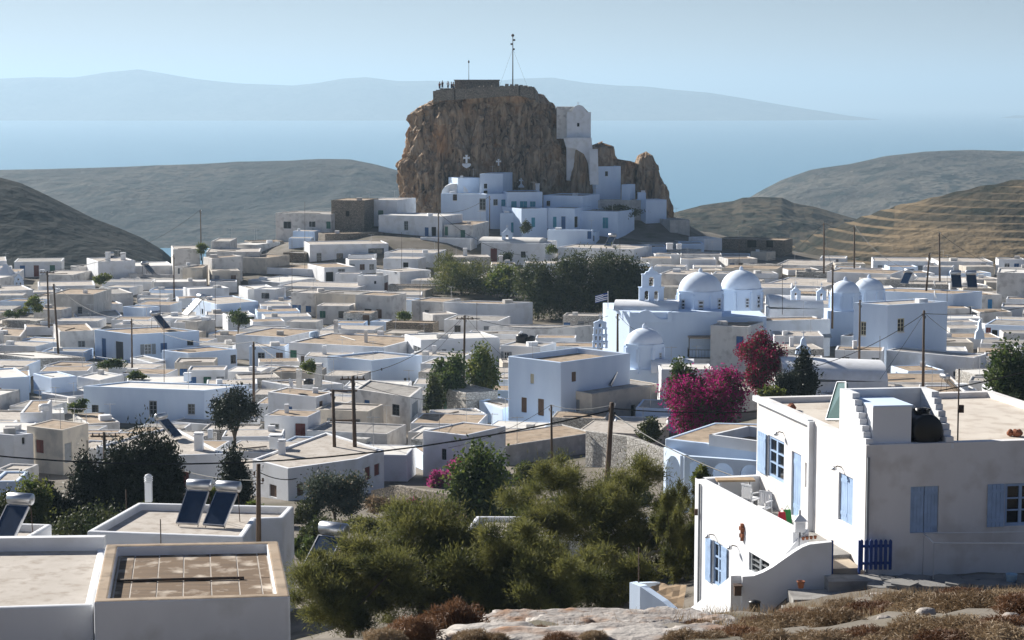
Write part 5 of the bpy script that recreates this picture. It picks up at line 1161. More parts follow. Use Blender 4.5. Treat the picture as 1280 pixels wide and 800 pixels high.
# front stair wall, sloping parapets, stair, landing
fs = thing("stair_wall", "white front wall with a swept top that hides the stair beside the gate", "wall", (7, 55.5, -15))
def slopewall(m, P, t, zb):
    """P: list of (x, y, ztop); wall of thickness t to the right of its run"""
    for i in range(len(P) - 1):
        a, b = V3(P[i]), V3(P[i + 1]); d = b - a; d.z = 0; d.normalize(); n = V3((d.y, -d.x, 0)) * t
        vs = [V3((a.x, a.y, zb)), V3((b.x, b.y, zb)), V3((b.x, b.y, zb)) + n, V3((a.x, a.y, zb)) + n, a, b, b + n, a + n]
        m.add(vs, [(0, 3, 2, 1), (4, 5, 6, 7), (0, 1, 5, 4), (1, 2, 6, 5), (2, 3, 7, 6), (3, 0, 4, 7)])
m = MB(); top = [(928, 721), (942, 720), (954, 715.5), (966, 709), (980, 699), (993, 690), (1003, 684), (1012, 680.5), (1040, 677.5)]
slopewall(m, [at(x, r, 55.3) for x, r in top], -.28, -16.5); m.obj("wall", WALL['w'], fs)
m = MB(); slopewall(m, [V3((Bt.x, Bt.y - .0, zP)), V3((Bt.x + .16, Bt.y - .05, zP + .02)), at(1003, 667, 56.5)], .25, -16); 
s1 = [at(1007, 660, 56.55), at(996, 671, 56.5), at(980, 690, 56.5), at(962, 712, 56.45), at(950, 728, 56.4)]
slopewall(m, s1[::-1], .28, -16.5); m.obj("inner_parapet", WALL['w'], fs)
m = MB(); slopewall(m, [at(926.5, 719.5, 55.55), at(905, 737, 57.5), at(884, 753, 60), at(858, 771, 63)], -.3, -18.5); m.obj("yard_parapet", WALL['w'], fs)
for i in range(14):
    x = 8.75 - i * .24; z = zF - .15 - .2 * i; m = MB(); m.box((x, 55.95, z - .4), (.26, 1.0, .8)); m.obj("step", CONC, fs)
m = MB(); m.prism([(8.3, 55.45), (9.93, 55.7), (9.8, 57), (9.4, 59.5), (8.0, 59.5), (8.2, 56.9)], -14.5, zF - .1); structure(m.obj("landing_path", mat("pale_paving", (.45, .38, .29), (.36, .30, .24), 1.5, bump=.3)), "pale paved landing behind the gate")
for i, (px0, px1, r0, Y0, Y1, zt) in enumerate(((1036, 1104, 722, 54.55, 55.4, zF - .22), (992, 1108, 736, 53.7, 54.9, zF - .52), (985, 1095, 750, 52.9, 54.2, zF - .80))):
    a, b = at(px0, r0, Y0), at(px1, r0, Y0); m = MB(); m.prism([(a.x, Y0), (b.x, Y0 + .08), (b.x, Y1), (a.x, Y1)], zt - 1.2, zt)
    m.top("concrete_step", CONC, ["top concrete step directly below the blue gate", "middle concrete step below the blue gate", "lowest and widest concrete step below the blue gate"][i], "step", (a.x, Y0, zt), "concrete steps below the gate")
# picket gate, opened against the house front
gt = thing("picket_gate", "open blue wooden picket gate folded against the house front", "gate", at(1076, 712, 55.7))
a, b = at(1076.5, 712, 55.72), at(1112.5, 712, 55.85); zb, zt_ = a.z, at(1076, 675, 55.7).z; d = (b - a); L = d.length; d.normalize()
pk = MB(); pk.prism([(-.045, -.012), (.045, -.012), (.045, .012), (-.045, .012)], 0, zt_ - zb - .03, None); pk.prism([(-.045, -.012), (.045, -.012), (.045, .012), (-.045, .012)], zt_ - zb - .03, zt_ - zb + .02, [(-.005, -.01), (.005, -.01), (.005, .01), (-.005, .01)]); pm = pk.mesh("picket", PC['db'])
for i in range(7):
    o = bpy.data.objects.new("picket", pm); COL.objects.link(o); o.parent = gt; p = a + d * (L * i / 6); o.location = p - WL[gt.name]; o.rotation_euler = (0, 0, .08)
for z in (.18, .68):
    m = MB(); c = a + d * (L / 2) + V3((0, .03, z)); m.box(c, (L + .05, .03, .08), .1); m.obj("rail", PC['db'], gt)
for px, lb in ((1039.5, None), (1074, None)):
    m = MB(); p = at(px, 716, 55.55); m.box((p.x, p.y, (zb + zt_) / 2 - .03), (.07, .07, zt_ - zb + .1)); m.obj("post", PC['db'], gt)
# things about the terrace and steps
def pot(px, row, Y, r, label, m_=TERRA):
    p = at(px, row, Y); q = MB(); q.lathe([(r * .68, 0), (r * .95, r * 1.5), (r * 1.08, r * 1.52), (r * 1.08, r * 1.8), (r * .9, r * 1.8), (r * .85, r * 1.5), (.01, r * 1.45)], (0, 0, 0), 16)
    o = bpy.data.objects.new("flower_pot", q.mesh("flower_pot", m_)); COL.objects.link(o); o.location = p; return tag(o, label, "flower pot")
pot(1001, 735, 54.0, .11, "terracotta flower pot standing on the concrete step")
q = at(943, 776, 54.6); m = MB(); m.lathe([(.14, 0), (.16, .5), (.17, .52), (.17, .56), (.03, .6)], (0, 0, 0), 14); o = bpy.data.objects.new("waste_bin", m.mesh("waste_bin", BLACKP)); COL.objects.link(o); o.location = (q.x, q.y, q.z); tag(o, "black bin against the front stair wall", "bin")
m = MB(); q = at(922, 738, 55.2); m.box(q, (.2, .25, .26)); m.box(q + V3((0, 0, .15)), (.24, .3, .03)); m.top("letter_box", IRON, "black letter box on the left end of the stair wall", "letter box", q)
bt = thing("terrace_bench", "wooden topped table against the back parapet of the terrace", "table", V3(PW(.7, zF, 1.0)))
c = V3(PW(.65, zF, 1.15)); m = MB(); m.box(c + V3((0, 0, .8)), (1.25, .5, .06), .05); m.obj("table_top", mat("pale_wood", (.42, .30, .18), (.34, .24, .15), 4), bt)
for sx in (-.5, .5):
    m = MB(); m.box(c + V3((sx, 0, .4)), (.08, .4, .78)); m.obj("leg", WALL['w'], bt)
def plastic_chair(p, rz, label):
    root = thing("plastic_chair", label, "chair", p, "plastic chairs on the terrace", rz)
    def lob(n, f): m = MB(); f(m); o = m.obj(n, WHITEP, root, False); return o
    lob("seat", lambda m: m.box((0, 0, .42), (.44, .44, .04)))
    for i in range(5): lob("slat", lambda m: m.box((-.18 + .09 * i, .22 + .02, .66), (.06, .025, .44)))
    lob("back_rail", lambda m: m.box((0, .25, .88), (.46, .03, .06)))
    for s in (-1, 1):
        lob("arm", lambda m: m.box((s * .24, 0, .64), (.05, .46, .03)))
        for y in (-.2, .2): lob("leg", lambda m: m.tube([(s * .25, y * 1.15, 0), (s * .22, y, .64)], [.018, .022], 6))
plastic_chair(V3(PW(1.9, zF, 1.25)), 2.2, "white plastic armchair on the terrace facing away from the table")
plastic_chair(V3(PW(3.4, zF, 1.0)), -.6, "white plastic chair by the red and green bags on the terrace")
for k, (u, o_, col, lb, nm) in enumerate(((4.2, 1.35, (.45, .02, .04), "bright red bag standing on the terrace floor", "bag"), (3.9, 1.65, (.02, .28, .06), "green bag on the terrace beside the door", "bag"))):
    p = V3(PW(u, zF, o_)); m = MB(); m.prism([(p.x - .15, p.y - .1), (p.x + .15, p.y - .1), (p.x + .15, p.y + .1), (p.x - .15, p.y + .1)], zF, zF + .42, [(p.x - .1, p.y - .04), (p.x + .1, p.y - .04), (p.x + .1, p.y + .04), (p.x - .1, p.y + .04)])
    m.tube([(p.x - .08, p.y, zF + .4), (p.x, p.y, zF + .56), (p.x + .08, p.y, zF + .4)], .012, 5); m.top(nm, paint("bag_%d" % k, col), lb, "bag", p)
# little house shaped lantern at the stair top
q = atz(999.5, 664, zP + .02); ln = thing("garden_lantern", "little white house shaped lantern on the parapet at the stair top", "lantern", q)
m = MB(); m.box(q + V3((0, 0, .16)), (.3, .3, .32)); m.box(q + V3((0, -.16, .16)), (.12, .02, .16)); m.obj("body", WALL['w'], ln)
m = MB(); m.prism([(q.x - .2, q.y - .2), (q.x + .2, q.y - .2), (q.x + .2, q.y + .2), (q.x - .2, q.y + .2)], q.z + .32, q.z + .5, [(q.x - .01, q.y - .01), (q.x + .01, q.y - .01), (q.x + .01, q.y + .01), (q.x - .01, q.y + .01)]); m.obj("roof", WALL['w'], ln)
m = MB(); m.box(q + V3((0, 0, .55)), (.06, .06, .14)); m.obj("finial", WALL['w'], ln)
for i in range(4): pot(1004 + 5 * i, 675 - i * .5, 56.2, .05, "small terracotta pot, %s in the row behind the swept stair wall" % ["first", "second", "third", "last"][i])["group"] = "small pots behind the stair wall"
# white tube frame, bucket, slabs
gf = thing("goal_frame", "white tube frame standing against the shaded house front", "frame", at(1166, 735, 54.9))
a, b = at(1166, 737, 54.7), at(1300, 737, 54.7); zt_ = at(1166, 679, 54.7).z
m = MB(); m.tube([a, V3((a.x, a.y, zt_)), V3((b.x, b.y, zt_)), b], .022, 6); m.obj("front_bar", WHITEP, gf)
a2, b2 = at(1153, 731, 56.0), at(1290, 731, 56.2); m = MB(); m.tube([a2, V3((a2.x, a2.y, zt_)), V3((b2.x, b2.y, zt_)), b2], .018, 6); m.obj("back_bar", WHITEP, gf)
m = MB(); m.tube([V3((a.x, a.y, zt_)), V3((a2.x, a2.y, zt_))], .018, 6); m.tube([V3((b.x, b.y, zt_)), V3((b2.x, b2.y, zt_))], .018, 6); m.obj("side_bar", WHITEP, gf)
q = at(1264, 736, 54.3); m = MB(); m.lathe([(.13, 0), (.16, .26), (.17, .28), (.14, .27), (.12, .03)], (0, 0, 0), 14); o = bpy.data.objects.new("bucket", m.mesh("bucket", paint("pale_blue_plastic", (.40, .58, .72)))); COL.objects.link(o); o.location = (q.x, q.y, T(q.x, q.y) + .1); tag(o, "pale blue bucket in front of the white tube frame", "bucket")
pv = thing("paving", "strip of irregular grey stone slabs along the foot of the house front", "paving", at(1180, 738, 54.6))
for i in range(34):
    px = 1102 + (i % 17) * 13 + rng.uniform(-3, 3); Y = 54.2 + (i // 17) * .9 + rng.uniform(-.1, .1); c = at(px, 740, Y); z = T(c.x, Y); n = rng.randint(5, 7); r = rng.uniform(.28, .4)
    m = MB(); a0 = rng.uniform(0, 6); m.prism([(c.x + r * math.cos(a0 + k * 6.283 / n) * rng.uniform(.8, 1.1) * 1.15, c.y + r * 1.2 * math.sin(a0 + k * 6.283 / n) * rng.uniform(.8, 1.1)) for k in range(n)], z - .1, z + .12 + rng.uniform(0, .09)); m.obj("slab", SLATE, pv)
# walled garden bed left of the house
gw = thing("garden_wall", "low white garden wall with a sloping top holding a bed of bare earth", "wall", at(790, 778, 66))
m = MB(); slopewall(m, [at(787, 728, 66.5), at(800, 733, 66), at(828, 752, 65.3), at(856, 776, 64.6)], -.3, -19); m.obj("wall", WALL['b'], gw)
m = MB(); slopewall(m, [at(787, 728, 66.5), at(815, 727, 70)], .3, -19); m.obj("side_wall", WALL['b'], gw)
m = MB(); P = [at(800, 737, 66.2), at(852, 770, 65), at(858, 733, 69), at(818, 726, 70.5)]; N = 6; G = []
for j in range(N + 1):
    for i in range(N + 1): q = P[0].lerp(P[1], i / N).lerp(P[3].lerp(P[2], i / N), j / N); G.append((q.x, q.y, q.z + .12 * fbm(q.x * 1.5, q.y * 1.5)))
m.add(G, [(j * (N + 1) + i, j * (N + 1) + i + 1, (j + 1) * (N + 1) + i + 1, (j + 1) * (N + 1) + i) for j in range(N) for i in range(N)]); m.obj("soil", mat("bare_soil", (.33, .23, .14), (.26, .19, .12), 1.2, bump=.5), gw)
# ------------------------------------------------------------------ left foreground roofs
lw = house('Z', 'white roofed house with a low back parapet at the bottom left corner', [(-150, 764), (116, 756), (132, 684), (-128, 687)], None, 'w', 'w', [], Yabs=60.2, par=.06, low=4.6, group=None, name="white_roofed_house", key='lw')
m = MB(); a, b = lw['C'][2], lw['C'][3]; zt = lw['zt']
C_ = lw['C']; bk = sorted(C_, key=lambda c: -c.y)[:2]; bk.sort(key=lambda c: c.x)
m.prism([(bk[0].x, bk[0].y - .25), (bk[1].x, bk[1].y - .25), (bk[1].x, bk[1].y + .1), (bk[0].x, bk[0].y + .1)], zt - .3, zt + .42); m.obj("parapet", WALL['w'], lw['root'])
tn = house('Z', 'house with a brown felt roof in pale seamed strips at the bottom left', [(117, 752), (362.5, 745), (348, 676), (132.5, 680)], None, 'w', 't', [], Yabs=60.0, par=.34, low=4.6, rim='t', group=None, name="felt_roofed_house", key='tn', pt=.42)
C_ = sorted(tn['C'], key=lambda c: c.y); f0, f1 = sorted(C_[:2], key=lambda c: c.x); k0, k1 = sorted(C_[2:], key=lambda c: c.x); zr = tn['zr']
felt = mat("roof_felt", (.19, .125, .072), (.12, .08, .05), 1.4, bump=.4, bscale=8, detail=9, stretch=(.35, 3, 1), c3=(.58, .50, .41), scale3=1.1, lo=.3, hi=.7)
cuts = [.085, .17, .31, .45, .60, .75, .87, .925]
for i in range(len(cuts) - 1):
    for j, (v0, v1) in enumerate(((.055, .48), (.487, .94))):
        t0, t1 = cuts[i] + .004, cuts[i + 1] - .004
        P = [f0.lerp(f1, t0).lerp(k0.lerp(k1, t0), v0), f0.lerp(f1, t1).lerp(k0.lerp(k1, t1), v0), f0.lerp(f1, t1).lerp(k0.lerp(k1, t1), v1), f0.lerp(f1, t0).lerp(k0.lerp(k1, t0), v1)]
        m = MB(); m.prism([tuple(p) for p in P], zr - .02, zr + .012 + .008 * ((i + j) % 2)); m.obj("felt_strip", felt, tn['root'])
m = MB(); m.prism([tuple(f0.lerp(f1, .08).lerp(k0.lerp(k1, .08), .05)), tuple(f0.lerp(f1, .93).lerp(k0.lerp(k1, .93), .05)), tuple(f0.lerp(f1, .93).lerp(k0.lerp(k1, .93), .945)), tuple(f0.lerp(f1, .08).lerp(k0.lerp(k1, .08), .945))], zr - .02, zr + .004); m.obj("roof_seam", ROOF['w'], tn['root'])
p0, p1 = f0.lerp(f1, .09).lerp(k0.lerp(k1, .09), .47), f0.lerp(f1, .78).lerp(k0.lerp(k1, .78), .46)
m = MB(); m.tube([(p0.x, p0.y, zr + .07), (p1.x, p1.y, zr + .07)], .05, 8); m.top("roof_pipe", IRON, "dark pipe standing in for the shadow line across the brown felt roof", "pipe", (p0.x, p0.y, zr))  # dark bar modelled in place of a shadow line on the felt
sh_ = house('Z', 'white house with two solar heaters on its pale roof at the lower left', [(108.5, 664), (304, 671), (320, 648), (354, 647), (367.5, 632.5), (172.5, 628)], None, 'w', 'w', [], Yabs=80.5, par=.3, low=4.6, group=None, name="solar_house", key='sh')
m = MB(); q = atz(186, 627, sh_['zr']); m.box((q.x, q.y, q.z + .45), (.3, .3, .9))
for k in range(3): m.box((q.x, q.y, q.z + .95 + .09 * k), (.34, .34, .045))
m.lathe([(.17, 0), (.14, .08), (.02, .12)], (q.x, q.y, q.z + 1.16), 10); m.obj("chimney", WALL['w'], sh_['root'])
house('Z', 'white roofed house with a solar heater at the left edge of the photo', [(-90, 684), (17, 683), (65, 655), (-30, 652)], None, 'w', 'w', [], Yabs=78, par=.3, low=4.0, group=None, name="small_white_house", key='le')
bld = house('Z', 'long low white building half hidden behind the tamarisks', [(575, 672), (815, 668), (815, 646), (595, 645)], None, 'w', 'w', [(700, 678, 712, 700, 'gyw')], Yabs=101, par=.25, low=3.5, group=None, name="low_white_building", key='bld')
# arched porch house behind the white house
ar = house('U', 'white porch house with round arches and a broad earth roof behind the terrace', [(410, 385), (700, 420), (1500, 500), (1500, 240), (900, 225)], None, 'b', 't', [], Yabs=112, par=.05, low=.62, group=None, name="porch_house", key='ar')
ra = ar['root']; zt = ar['zt']
def arch_row(P0, P1, n, h, root, pw=.35, t=.35):
    P0, P1 = V3(P0), V3(P1); d = P1 - P0; L = d.length; d.normalize(); nn = V3((-d.y, d.x, 0)); m = MB(); w = L / n
    for i in range(n + 1): c = P0 + d * (w * i) + nn * t / 2; m.box((c.x, c.y, c.z - h / 2 - 1.5), (pw, t, h + 3), math.atan2(d.y, d.x))
    for i in range(n):
        r = (w - pw) / 2; c = P0 + d * (w * (i + .5)); N = 12; rz = min(r, h * .45)
        for q in range(N):
            a0, a1 = math.pi * q / N, math.pi * (q + 1) / N
            u0, z0, u1, z1 = r * math.cos(a0), -.25 - rz + rz * math.sin(a0), r * math.cos(a1), -.25 - rz + rz * math.sin(a1)
            k = [c + d * u0 + V3((0, 0, z0)), c + d * u0, c + d * u1, c + d * u1 + V3((0, 0, z1))]; g = [x + nn * t for x in k]
            m.add(k + g, [(0, 1, 2, 3), (7, 6, 5, 4), (0, 3, 7, 4), (1, 5, 6, 2)])
    m.obj("arch", WALL['b'], root)
z_ = zt - .55
pA, pB, pC = atz(*pp('U', 410, 385), zt), atz(*pp('U', 592, 465), zt), atz(*pp('U', 1400, 520), zt)
pA.z = pB.z = pC.z = z_
arch_row((pB.x, pB.y, z_), (pC.x, pC.y, z_), 3, 2.6, ra); arch_row((pA.x, pA.y, z_), (pB.x, pB.y, z_), 1, 2.6, ra)
m = MB(); d = (pC - pB).normalized(); nn = V3((-d.y, d.x, 0)); a = pB + nn * 2.4 + d * 1.2; b = pC + nn * 2.4; m.prism([(a.x, a.y), (b.x, b.y), (b.x + nn.x * 3, b.y + nn.y * 3), (a.x + nn.x * 3, a.y + nn.y * 3)], z_ - 5, z_ - .05); m.obj("wall", WALL['p'], ra)
for k, u in enumerate((1.9, 3.2)):
    m = MB(); c = a + d * u - nn * .03; m.box((c.x, c.y, z_ - 1.6), (.9, .08, 2.0), math.atan2(d.y, d.x)); m.obj("window", PC['rd'], ra)
pz = atz(*pp('U', 850, 345), zt + .55); P = [pp('U', 850, 345), pp('U', 1400, 420), pp('U', 1500, 290), pp('U', 1240, 255)]
Q = [atz(*p, zt + .55) for p in P]; m = MB()
slopewall(m, [Q[1], Q[0], Q[3], Q[2]], .22, zt - .1); m.obj("parapet", WALL['w'], ra)
# ------------------------------------------------------------------ solar heaters, dishes, tanks
def solar_proto():
    root = thing("solar_heater", "", "solar heater"); a = R(42)
    def P(m, n, mt): return m.obj(n, mt, root, False)
    up = V3((0, math.cos(a), math.sin(a))); nv = V3((0, -math.sin(a), math.cos(a))); L = 1.9; W = 1.1; ax = Matrix(((1, 0, 0), tuple(up), tuple(nv))).transposed()
    c = V3((0, 0, .15)) + up * (L / 2)
    m = MB(); m.box(c + nv * .045, (W - .08, L - .08, .02), ax=ax); P(m, "collector", SOLARG)
    m = MB(); m.box(c - nv * .02, (W, L, .09), ax=ax)
    for s in (-1, 1): m.box(c + V3((s * (W / 2 - .02), 0, 0)) + nv * .045, (.04, L, .05), ax=ax); m.box(c + up * s * (L / 2 - .02) + nv * .045, (W, .04, .05), ax=ax)
    P(m, "frame", STEEL)
    t = V3((0, 0, .15)) + up * (L + .12) + V3((0, .12, .2)); k = MB(); k.lathe([(.02, -.02), (.2, -.0), (.26, .04), (.26, 1.16), (.2, 1.2), (.02, 1.22)], (0, 0, -.6), 18); m = MB(); m.smooth = True
    m.add([t + V3((z, x, y)) for x, y, z in k.v], k.f); P(m, "tank", STEEL)
    m = MB(); b = t + V3((0, .1, -.25))
    for s in (-1, 1): m.tube([V3((s * .48, .1, 0)), V3((s * .48, t.y, t.z - .2))], .02, 4); m.tube([V3((s * .48, t.y + .15, 0)), V3((s * .48, t.y, t.z - .2))], .02, 4)
    P(m, "stand", IRON); return root
SOL = None
def solar(key, px, row, label, rz=-.25, sc=1.0, z=None):
    global SOL
    zz = HOUSES[key]['zr'] if z is None else z; p = atz(px, row, zz)
    if SOL is None: SOL = solar_proto(); o = SOL; o.location = p; o.rotation_euler = (0, 0, rz); o.scale = (sc,) * 3
    else: o = copy_tree(SOL, p, rz, sc)
    o["label"] = label; o["group"] = "solar water heaters on the roofs"; return o
def masonry_back(key, px, row, o):
    pass
solar('sh', 234, 659, "left one of two dark blue solar heaters with steel tanks at the lower left", -.22, .92)
solar('sh', 267, 661, "right one of two dark blue solar heaters with steel tanks at the lower left", -.32, .92)
solar('le', 2, 681, "solar heater cut off by the left edge of the photo", -.3, .95)
solar('le', 388, 726, "solar heater with a blue panel in front of the tamarisk at the lower left", -.5, 1.0, z=at(388, 726, 74).z)
solar('lower cream wing with a grey roof carrying a solar heater', *pp('H', 705, 335), "solar heater on the grey roof of the cream wing in the middle", -.55, 1.25)
solar('white house with a solar heater below the right edge tree', *pp('V', 850, 275), "solar heater with a white panel back below the right edge tree", 1.9, 1.0)
solar('bright low roofed house between the two tilted white panels', *pp('A', 600, 215), "left solar heater of the two with bright tilted backs at the far left", 1.1, 1.3)
solar('grey parapet house carrying a tilted white solar panel', *pp('A', 775, 262), "right solar heater of the two with bright tilted backs at the far left", 1.1, 1.3)
solar('white house with an arched deep blue door and a vine beside it', *pp('A', 925, 460), "solar heater with a blue grey panel left of the arched blue door", -1.0, 1.5)
solar('blue white corner house with a blue railed balcony', *pp('A', 835, 530), "solar heater with a bright white back on the balcony house roof", 1.0, 1.2)
solar('white house with red shutters and a broad pale roof behind the dark cypresses', *pp('F', 890, 475), "solar heater with a bright back on the roof behind the dark cypresses", 1.1, 1.0)
solar('upper blue white house with a tan roof carrying two dark solar panels', *pp('E', 945, 325), "left one of two dark solar panels at the back right", -.1, 1.3)
solar('upper blue white house with a tan roof carrying two dark solar panels', *pp('E', 1022, 325), "right one of two dark solar panels at the back right", -.1, 1.3)
solar('low tan roofed house at the back right behind the small domes', *pp('E', 680, 305), "steep dark solar heater behind the small domes at the right", -.6, 1.2)
solar('long white house with two tall chimneys and cactus pots behind the pines', *pp('C', 880, 515), "solar heater with a red capped tank behind the pines", -.5, 1.2)
def tank(key, px, row, r, h, m_, label, cat="tank"):
    p = atz(px, row, HOUSES[key]['zr']); q = MB(); q.lathe([(r * .9, 0), (r, .06), (r, h * .3), (r * .96, h * .34), (r, h * .38), (r, h * .8), (r * .7, h * .95), (r * .25, h), (.02, h * 1.03)], (0, 0, 0), 18)
    o = bpy.data.objects.new("water_tank", q.mesh("water_tank", m_)); COL.objects.link(o); o.location = p; tag(o, label, cat)
tank('white house with a black tank on its roof beside the fig trees', *pp('H', 290, 112), .75, 1.1, BLACKP, "black water tank on the roof beside the fig trees")
tank('white house with a black tank on its roof beside the fig trees', *pp('H', 335, 114), .5, .9, BLACKP, "smaller black tank right of the larger one beside the fig trees")
tank('low white house with two tall chimneys and a black tank behind the blue door house', *pp('G', 342, 325), .55, .7, BLACKP, "black tank between two tall chimneys behind the blue door")
tank('long low house with three brown doors and a tan roof', *pp('G', 370, 88), .6, .8, mat("pale_blue_tank", (.50, .62, .75)), "pale blue tank on the long tan roof")
tank('white tan roofed box house with a white tank left of the ochre house', *pp('Q', 440, 470), .5, .7, WHITEP, "small white tank on the box house left of the ochre house")
def dish(key, px, row, label):
    p = atz(px, row, HOUSES[key]['zr']); root = thing("satellite_dish", label, "dish", p); m = MB(); m.tube([p, p + V3((0, 0, .7))], .03, 5); m.obj("mast", STEEL, root)
    k = MB(); k.lathe([(.02, 0), (.3, .04), (.52, .13), (.5, .15), (.28, .07), (.02, .03)], (0, 0, 0), 16); m = MB(); c = p + V3((0, -.1, .9)); m.smooth = True; M_ = Matrix.Rotation(R(70), 3, 'X') @ Matrix.Rotation(R(35), 3, 'Y')
    m.add([c + Matrix.Rotation(.7, 3, 'Z') @ (M_ @ V3(v)) for v in k.v], k.f); m.obj("bowl", WHITEP, root)
dish('upper blue white house with a tan roof carrying two dark solar panels', *pp('E', 828, 330), "satellite dish on the tan roof at the back right")
dish('large blue white house with two ochre framed windows and a turquoise door', *pp('E', 830, 392), "satellite dish on the large blue white house")
dish('white house with a bright blue door and an arched blue window', *pp('G', 250, 362), "satellite dish on the roof of the blue door house")
# balcony rails
def railing(P, h, n, m_, root):
    m = MB()
    for z in (h, .08): m.tube([V3(p) + V3((0, 0, z)) for p in P], .03, 4)
    for i in range(len(P) - 1):
        for k in range(n): q = V3(P[i]).lerp(V3(P[i + 1]), k / n); m.tube([q, q + V3((0, 0, h))], .018, 3)
    o = m.obj("railing", m_, root); return o
zz = at(*pp('A', 530, 690), balc['C'][0].y).z; cs = sorted(balc['C'], key=lambda c: c.y); f = cs[0]; l = min(balc['C'], key=lambda c: c.x)
d = (l - f).normalized(); n_ = V3((d.y, -d.x, 0)); n_ = n_ if n_.y < 0 else -n_
P = [V3((f.x, f.y, zz)) + n_ * .05, V3((f.x, f.y, zz)) + n_ * 1.1, V3((l.x, l.y, zz)) + n_ * 1.1]
m = MB(); m.prism([(f.x, f.y), (f.x + n_.x * 1.15, f.y + n_.y * 1.15), (l.x + n_.x * 1.15, l.y + n_.y * 1.15), (l.x, l.y)], zz - .15, zz); m.obj("balcony", WALL['w'], balc['root']); railing(P, .95, 14, PC['bl'], balc['root'])
zz = balch['zt']; cs = sorted(balch['C'], key=lambda c: c.y)[:2]; cs.sort(key=lambda c: c.x)
P = [V3((*(cs[0] + Vector((0, 3))), zz)), V3((*cs[0], zz)), V3((*cs[1], zz))]; railing(P, 1.0, 12, CABLE, balch['root'])
can = [V3((*cs[0], zz)), V3((*cs[1], zz)), V3((*(cs[1] + Vector((0, 3.6))), zz)), V3((*(cs[0] + Vector((0, 3.6))), zz))]
m = MB(); m.prism([(p.x, p.y) for p in can], zz + 2.3, zz + 2.42); m.obj("canopy", ROOF['t'], balch['root']); m = MB()
for p in can: m.tube([p, p + V3((0, 0, 2.35))], .05, 5)
m.obj("canopy_post", IRON, balch['root']); m = MB(); q = can[2].lerp(can[1], .35); m.box((q.x - .4, q.y, zz + 1.1), (.9, .08, 2.1)); m.obj("door", PC['bl'], balch['root'])
m = MB(); k_ = HOUSES['white house with a long tan roof and a grey awning above blue shutters']; a, b = atz(*pp('D', 1020, 478), k_['zt'] - .9), atz(*pp('D', 1240, 490), k_['zt'] - .9)
hh = at(*pp('D', 1020, 480), a.y).z; Y = min(c.y for c in k_['C']) + .6; a, b = at(*pp('D', 1022, 482), Y), at(*pp('D', 1240, 486), Y)
m.add([a, b, b + V3((0, 1.8, .45)), a + V3((0, 1.8, .45)), a - V3((0, 0, .06)), b - V3((0, 0, .06)), b + V3((0, 1.8, .39)), a + V3((0, 1.8, .39))], [(0, 1, 2, 3), (7, 6, 5, 4), (0, 4, 5, 1), (1, 5, 6, 2), (3, 2, 6, 7), (0, 3, 7, 4)]); m.obj("awning", PC['gy'], k_['root'])
# ------------------------------------------------------------------ vegetation
def leaves(clumps, n, l, w, up=0.0, seed=0, bias=.45, droop=0.0, out=0.3, jit=.22):
    """n small leaf faces spread through ellipsoid clumps [(x,y,z,rx,ry,rz)] -> vertices, quads"""
    g = np.random.default_rng(seed); C = np.array(clumps, dtype=float); wt = C[:, 3] * C[:, 4] * C[:, 5]; wt = wt ** .8; wt /= wt.sum()
    k = g.choice(len(C), n, p=wt); d = g.normal(size=(n, 3)); d /= np.linalg.norm(d, axis=1)[:, None]
    r = g.random(n) ** bias; r *= 1 + jit * g.normal(size=n) * (r > .7)
    P = C[k, :3] + d * r[:, None] * C[k, 3:6]
    a = g.normal(size=(n, 3)) * .8 + d * out * 1.6 + np.array([0, 0, up - droop]); a /= np.linalg.norm(a, axis=1)[:, None]
    b = np.cross(a, g.normal(size=(n, 3))); b /= np.linalg.norm(b, axis=1)[:, None] + 1e-9
    ll = l * (.6 + .8 * g.random(n))[:, None] / 2; ww = w * (.6 + .8 * g.random(n))[:, None] / 2
    V = np.stack([P - a * ll, P + b * ww - a * ll * .1, P + a * ll, P - b * ww - a * ll * .1], 1).reshape(-1, 3)
    return V, np.arange(4 * n).reshape(n, 4)
def mk(name, V, F, m, parent):
    me = np_mesh(name, V - np.array(WL[parent.name]), F, m); o = bpy.data.objects.new(name, me); COL.objects.link(o); o.parent = parent; return o
LM = dict(
    tam=leaf_mat("tamarisk_leaf", (.075, .085, .026), (.20, .195, .056), .5, 1.2), pine=leaf_mat("pine_leaf", (.06, .08, .02), (.16, .16, .045), .45, .6),
    dark=leaf_mat("dark_leaf", (.028, .042, .016), (.085, .095, .032), .35, .7), cyp=leaf_mat("cypress_leaf", (.014, .022, .013), (.035, .045, .022), .15, .8),
    fig=leaf_mat("fig_leaf", (.035, .065, .018), (.10, .13, .035), .4, 1.0), lemon=leaf_mat("lemon_leaf", (.06, .10, .02), (.17, .18, .04), .45, 1.0),
    mag=leaf_mat("bougainvillea_bract", (.26, .006, .10), (.46, .02, .20), .45, .7), crim=leaf_mat("crimson_bract", (.20, .004, .035), (.36, .010, .085), .35, 1.2),
    pink=leaf_mat("pink_bract", (.45, .05, .22), (.55, .12, .30), .4, 1.2), ole=leaf_mat("oleander_leaf", (.05, .07, .045), (.12, .14, .10), .25, 1.4),
    dry=leaf_mat("dry_twig", (.20, .135, .075), (.36, .27, .17), .25, 1.0), dry2=leaf_mat("dry_brown_twig", (.13, .065, .034), (.25, .14, .075), .25, 1.0), straw=leaf_mat("straw_grass", (.24, .16, .09), (.36, .27, .16), .3, 2.0))
BARK = mat("bark", (.12, .09, .065), (.07, .055, .04), 3, bump=.6, bscale=10, stretch=(3, 3, .6))
BARKW = mat("limewashed_bark", (.62, .60, .56), (.30, .26, .22), 3, bump=.6, bscale=10)
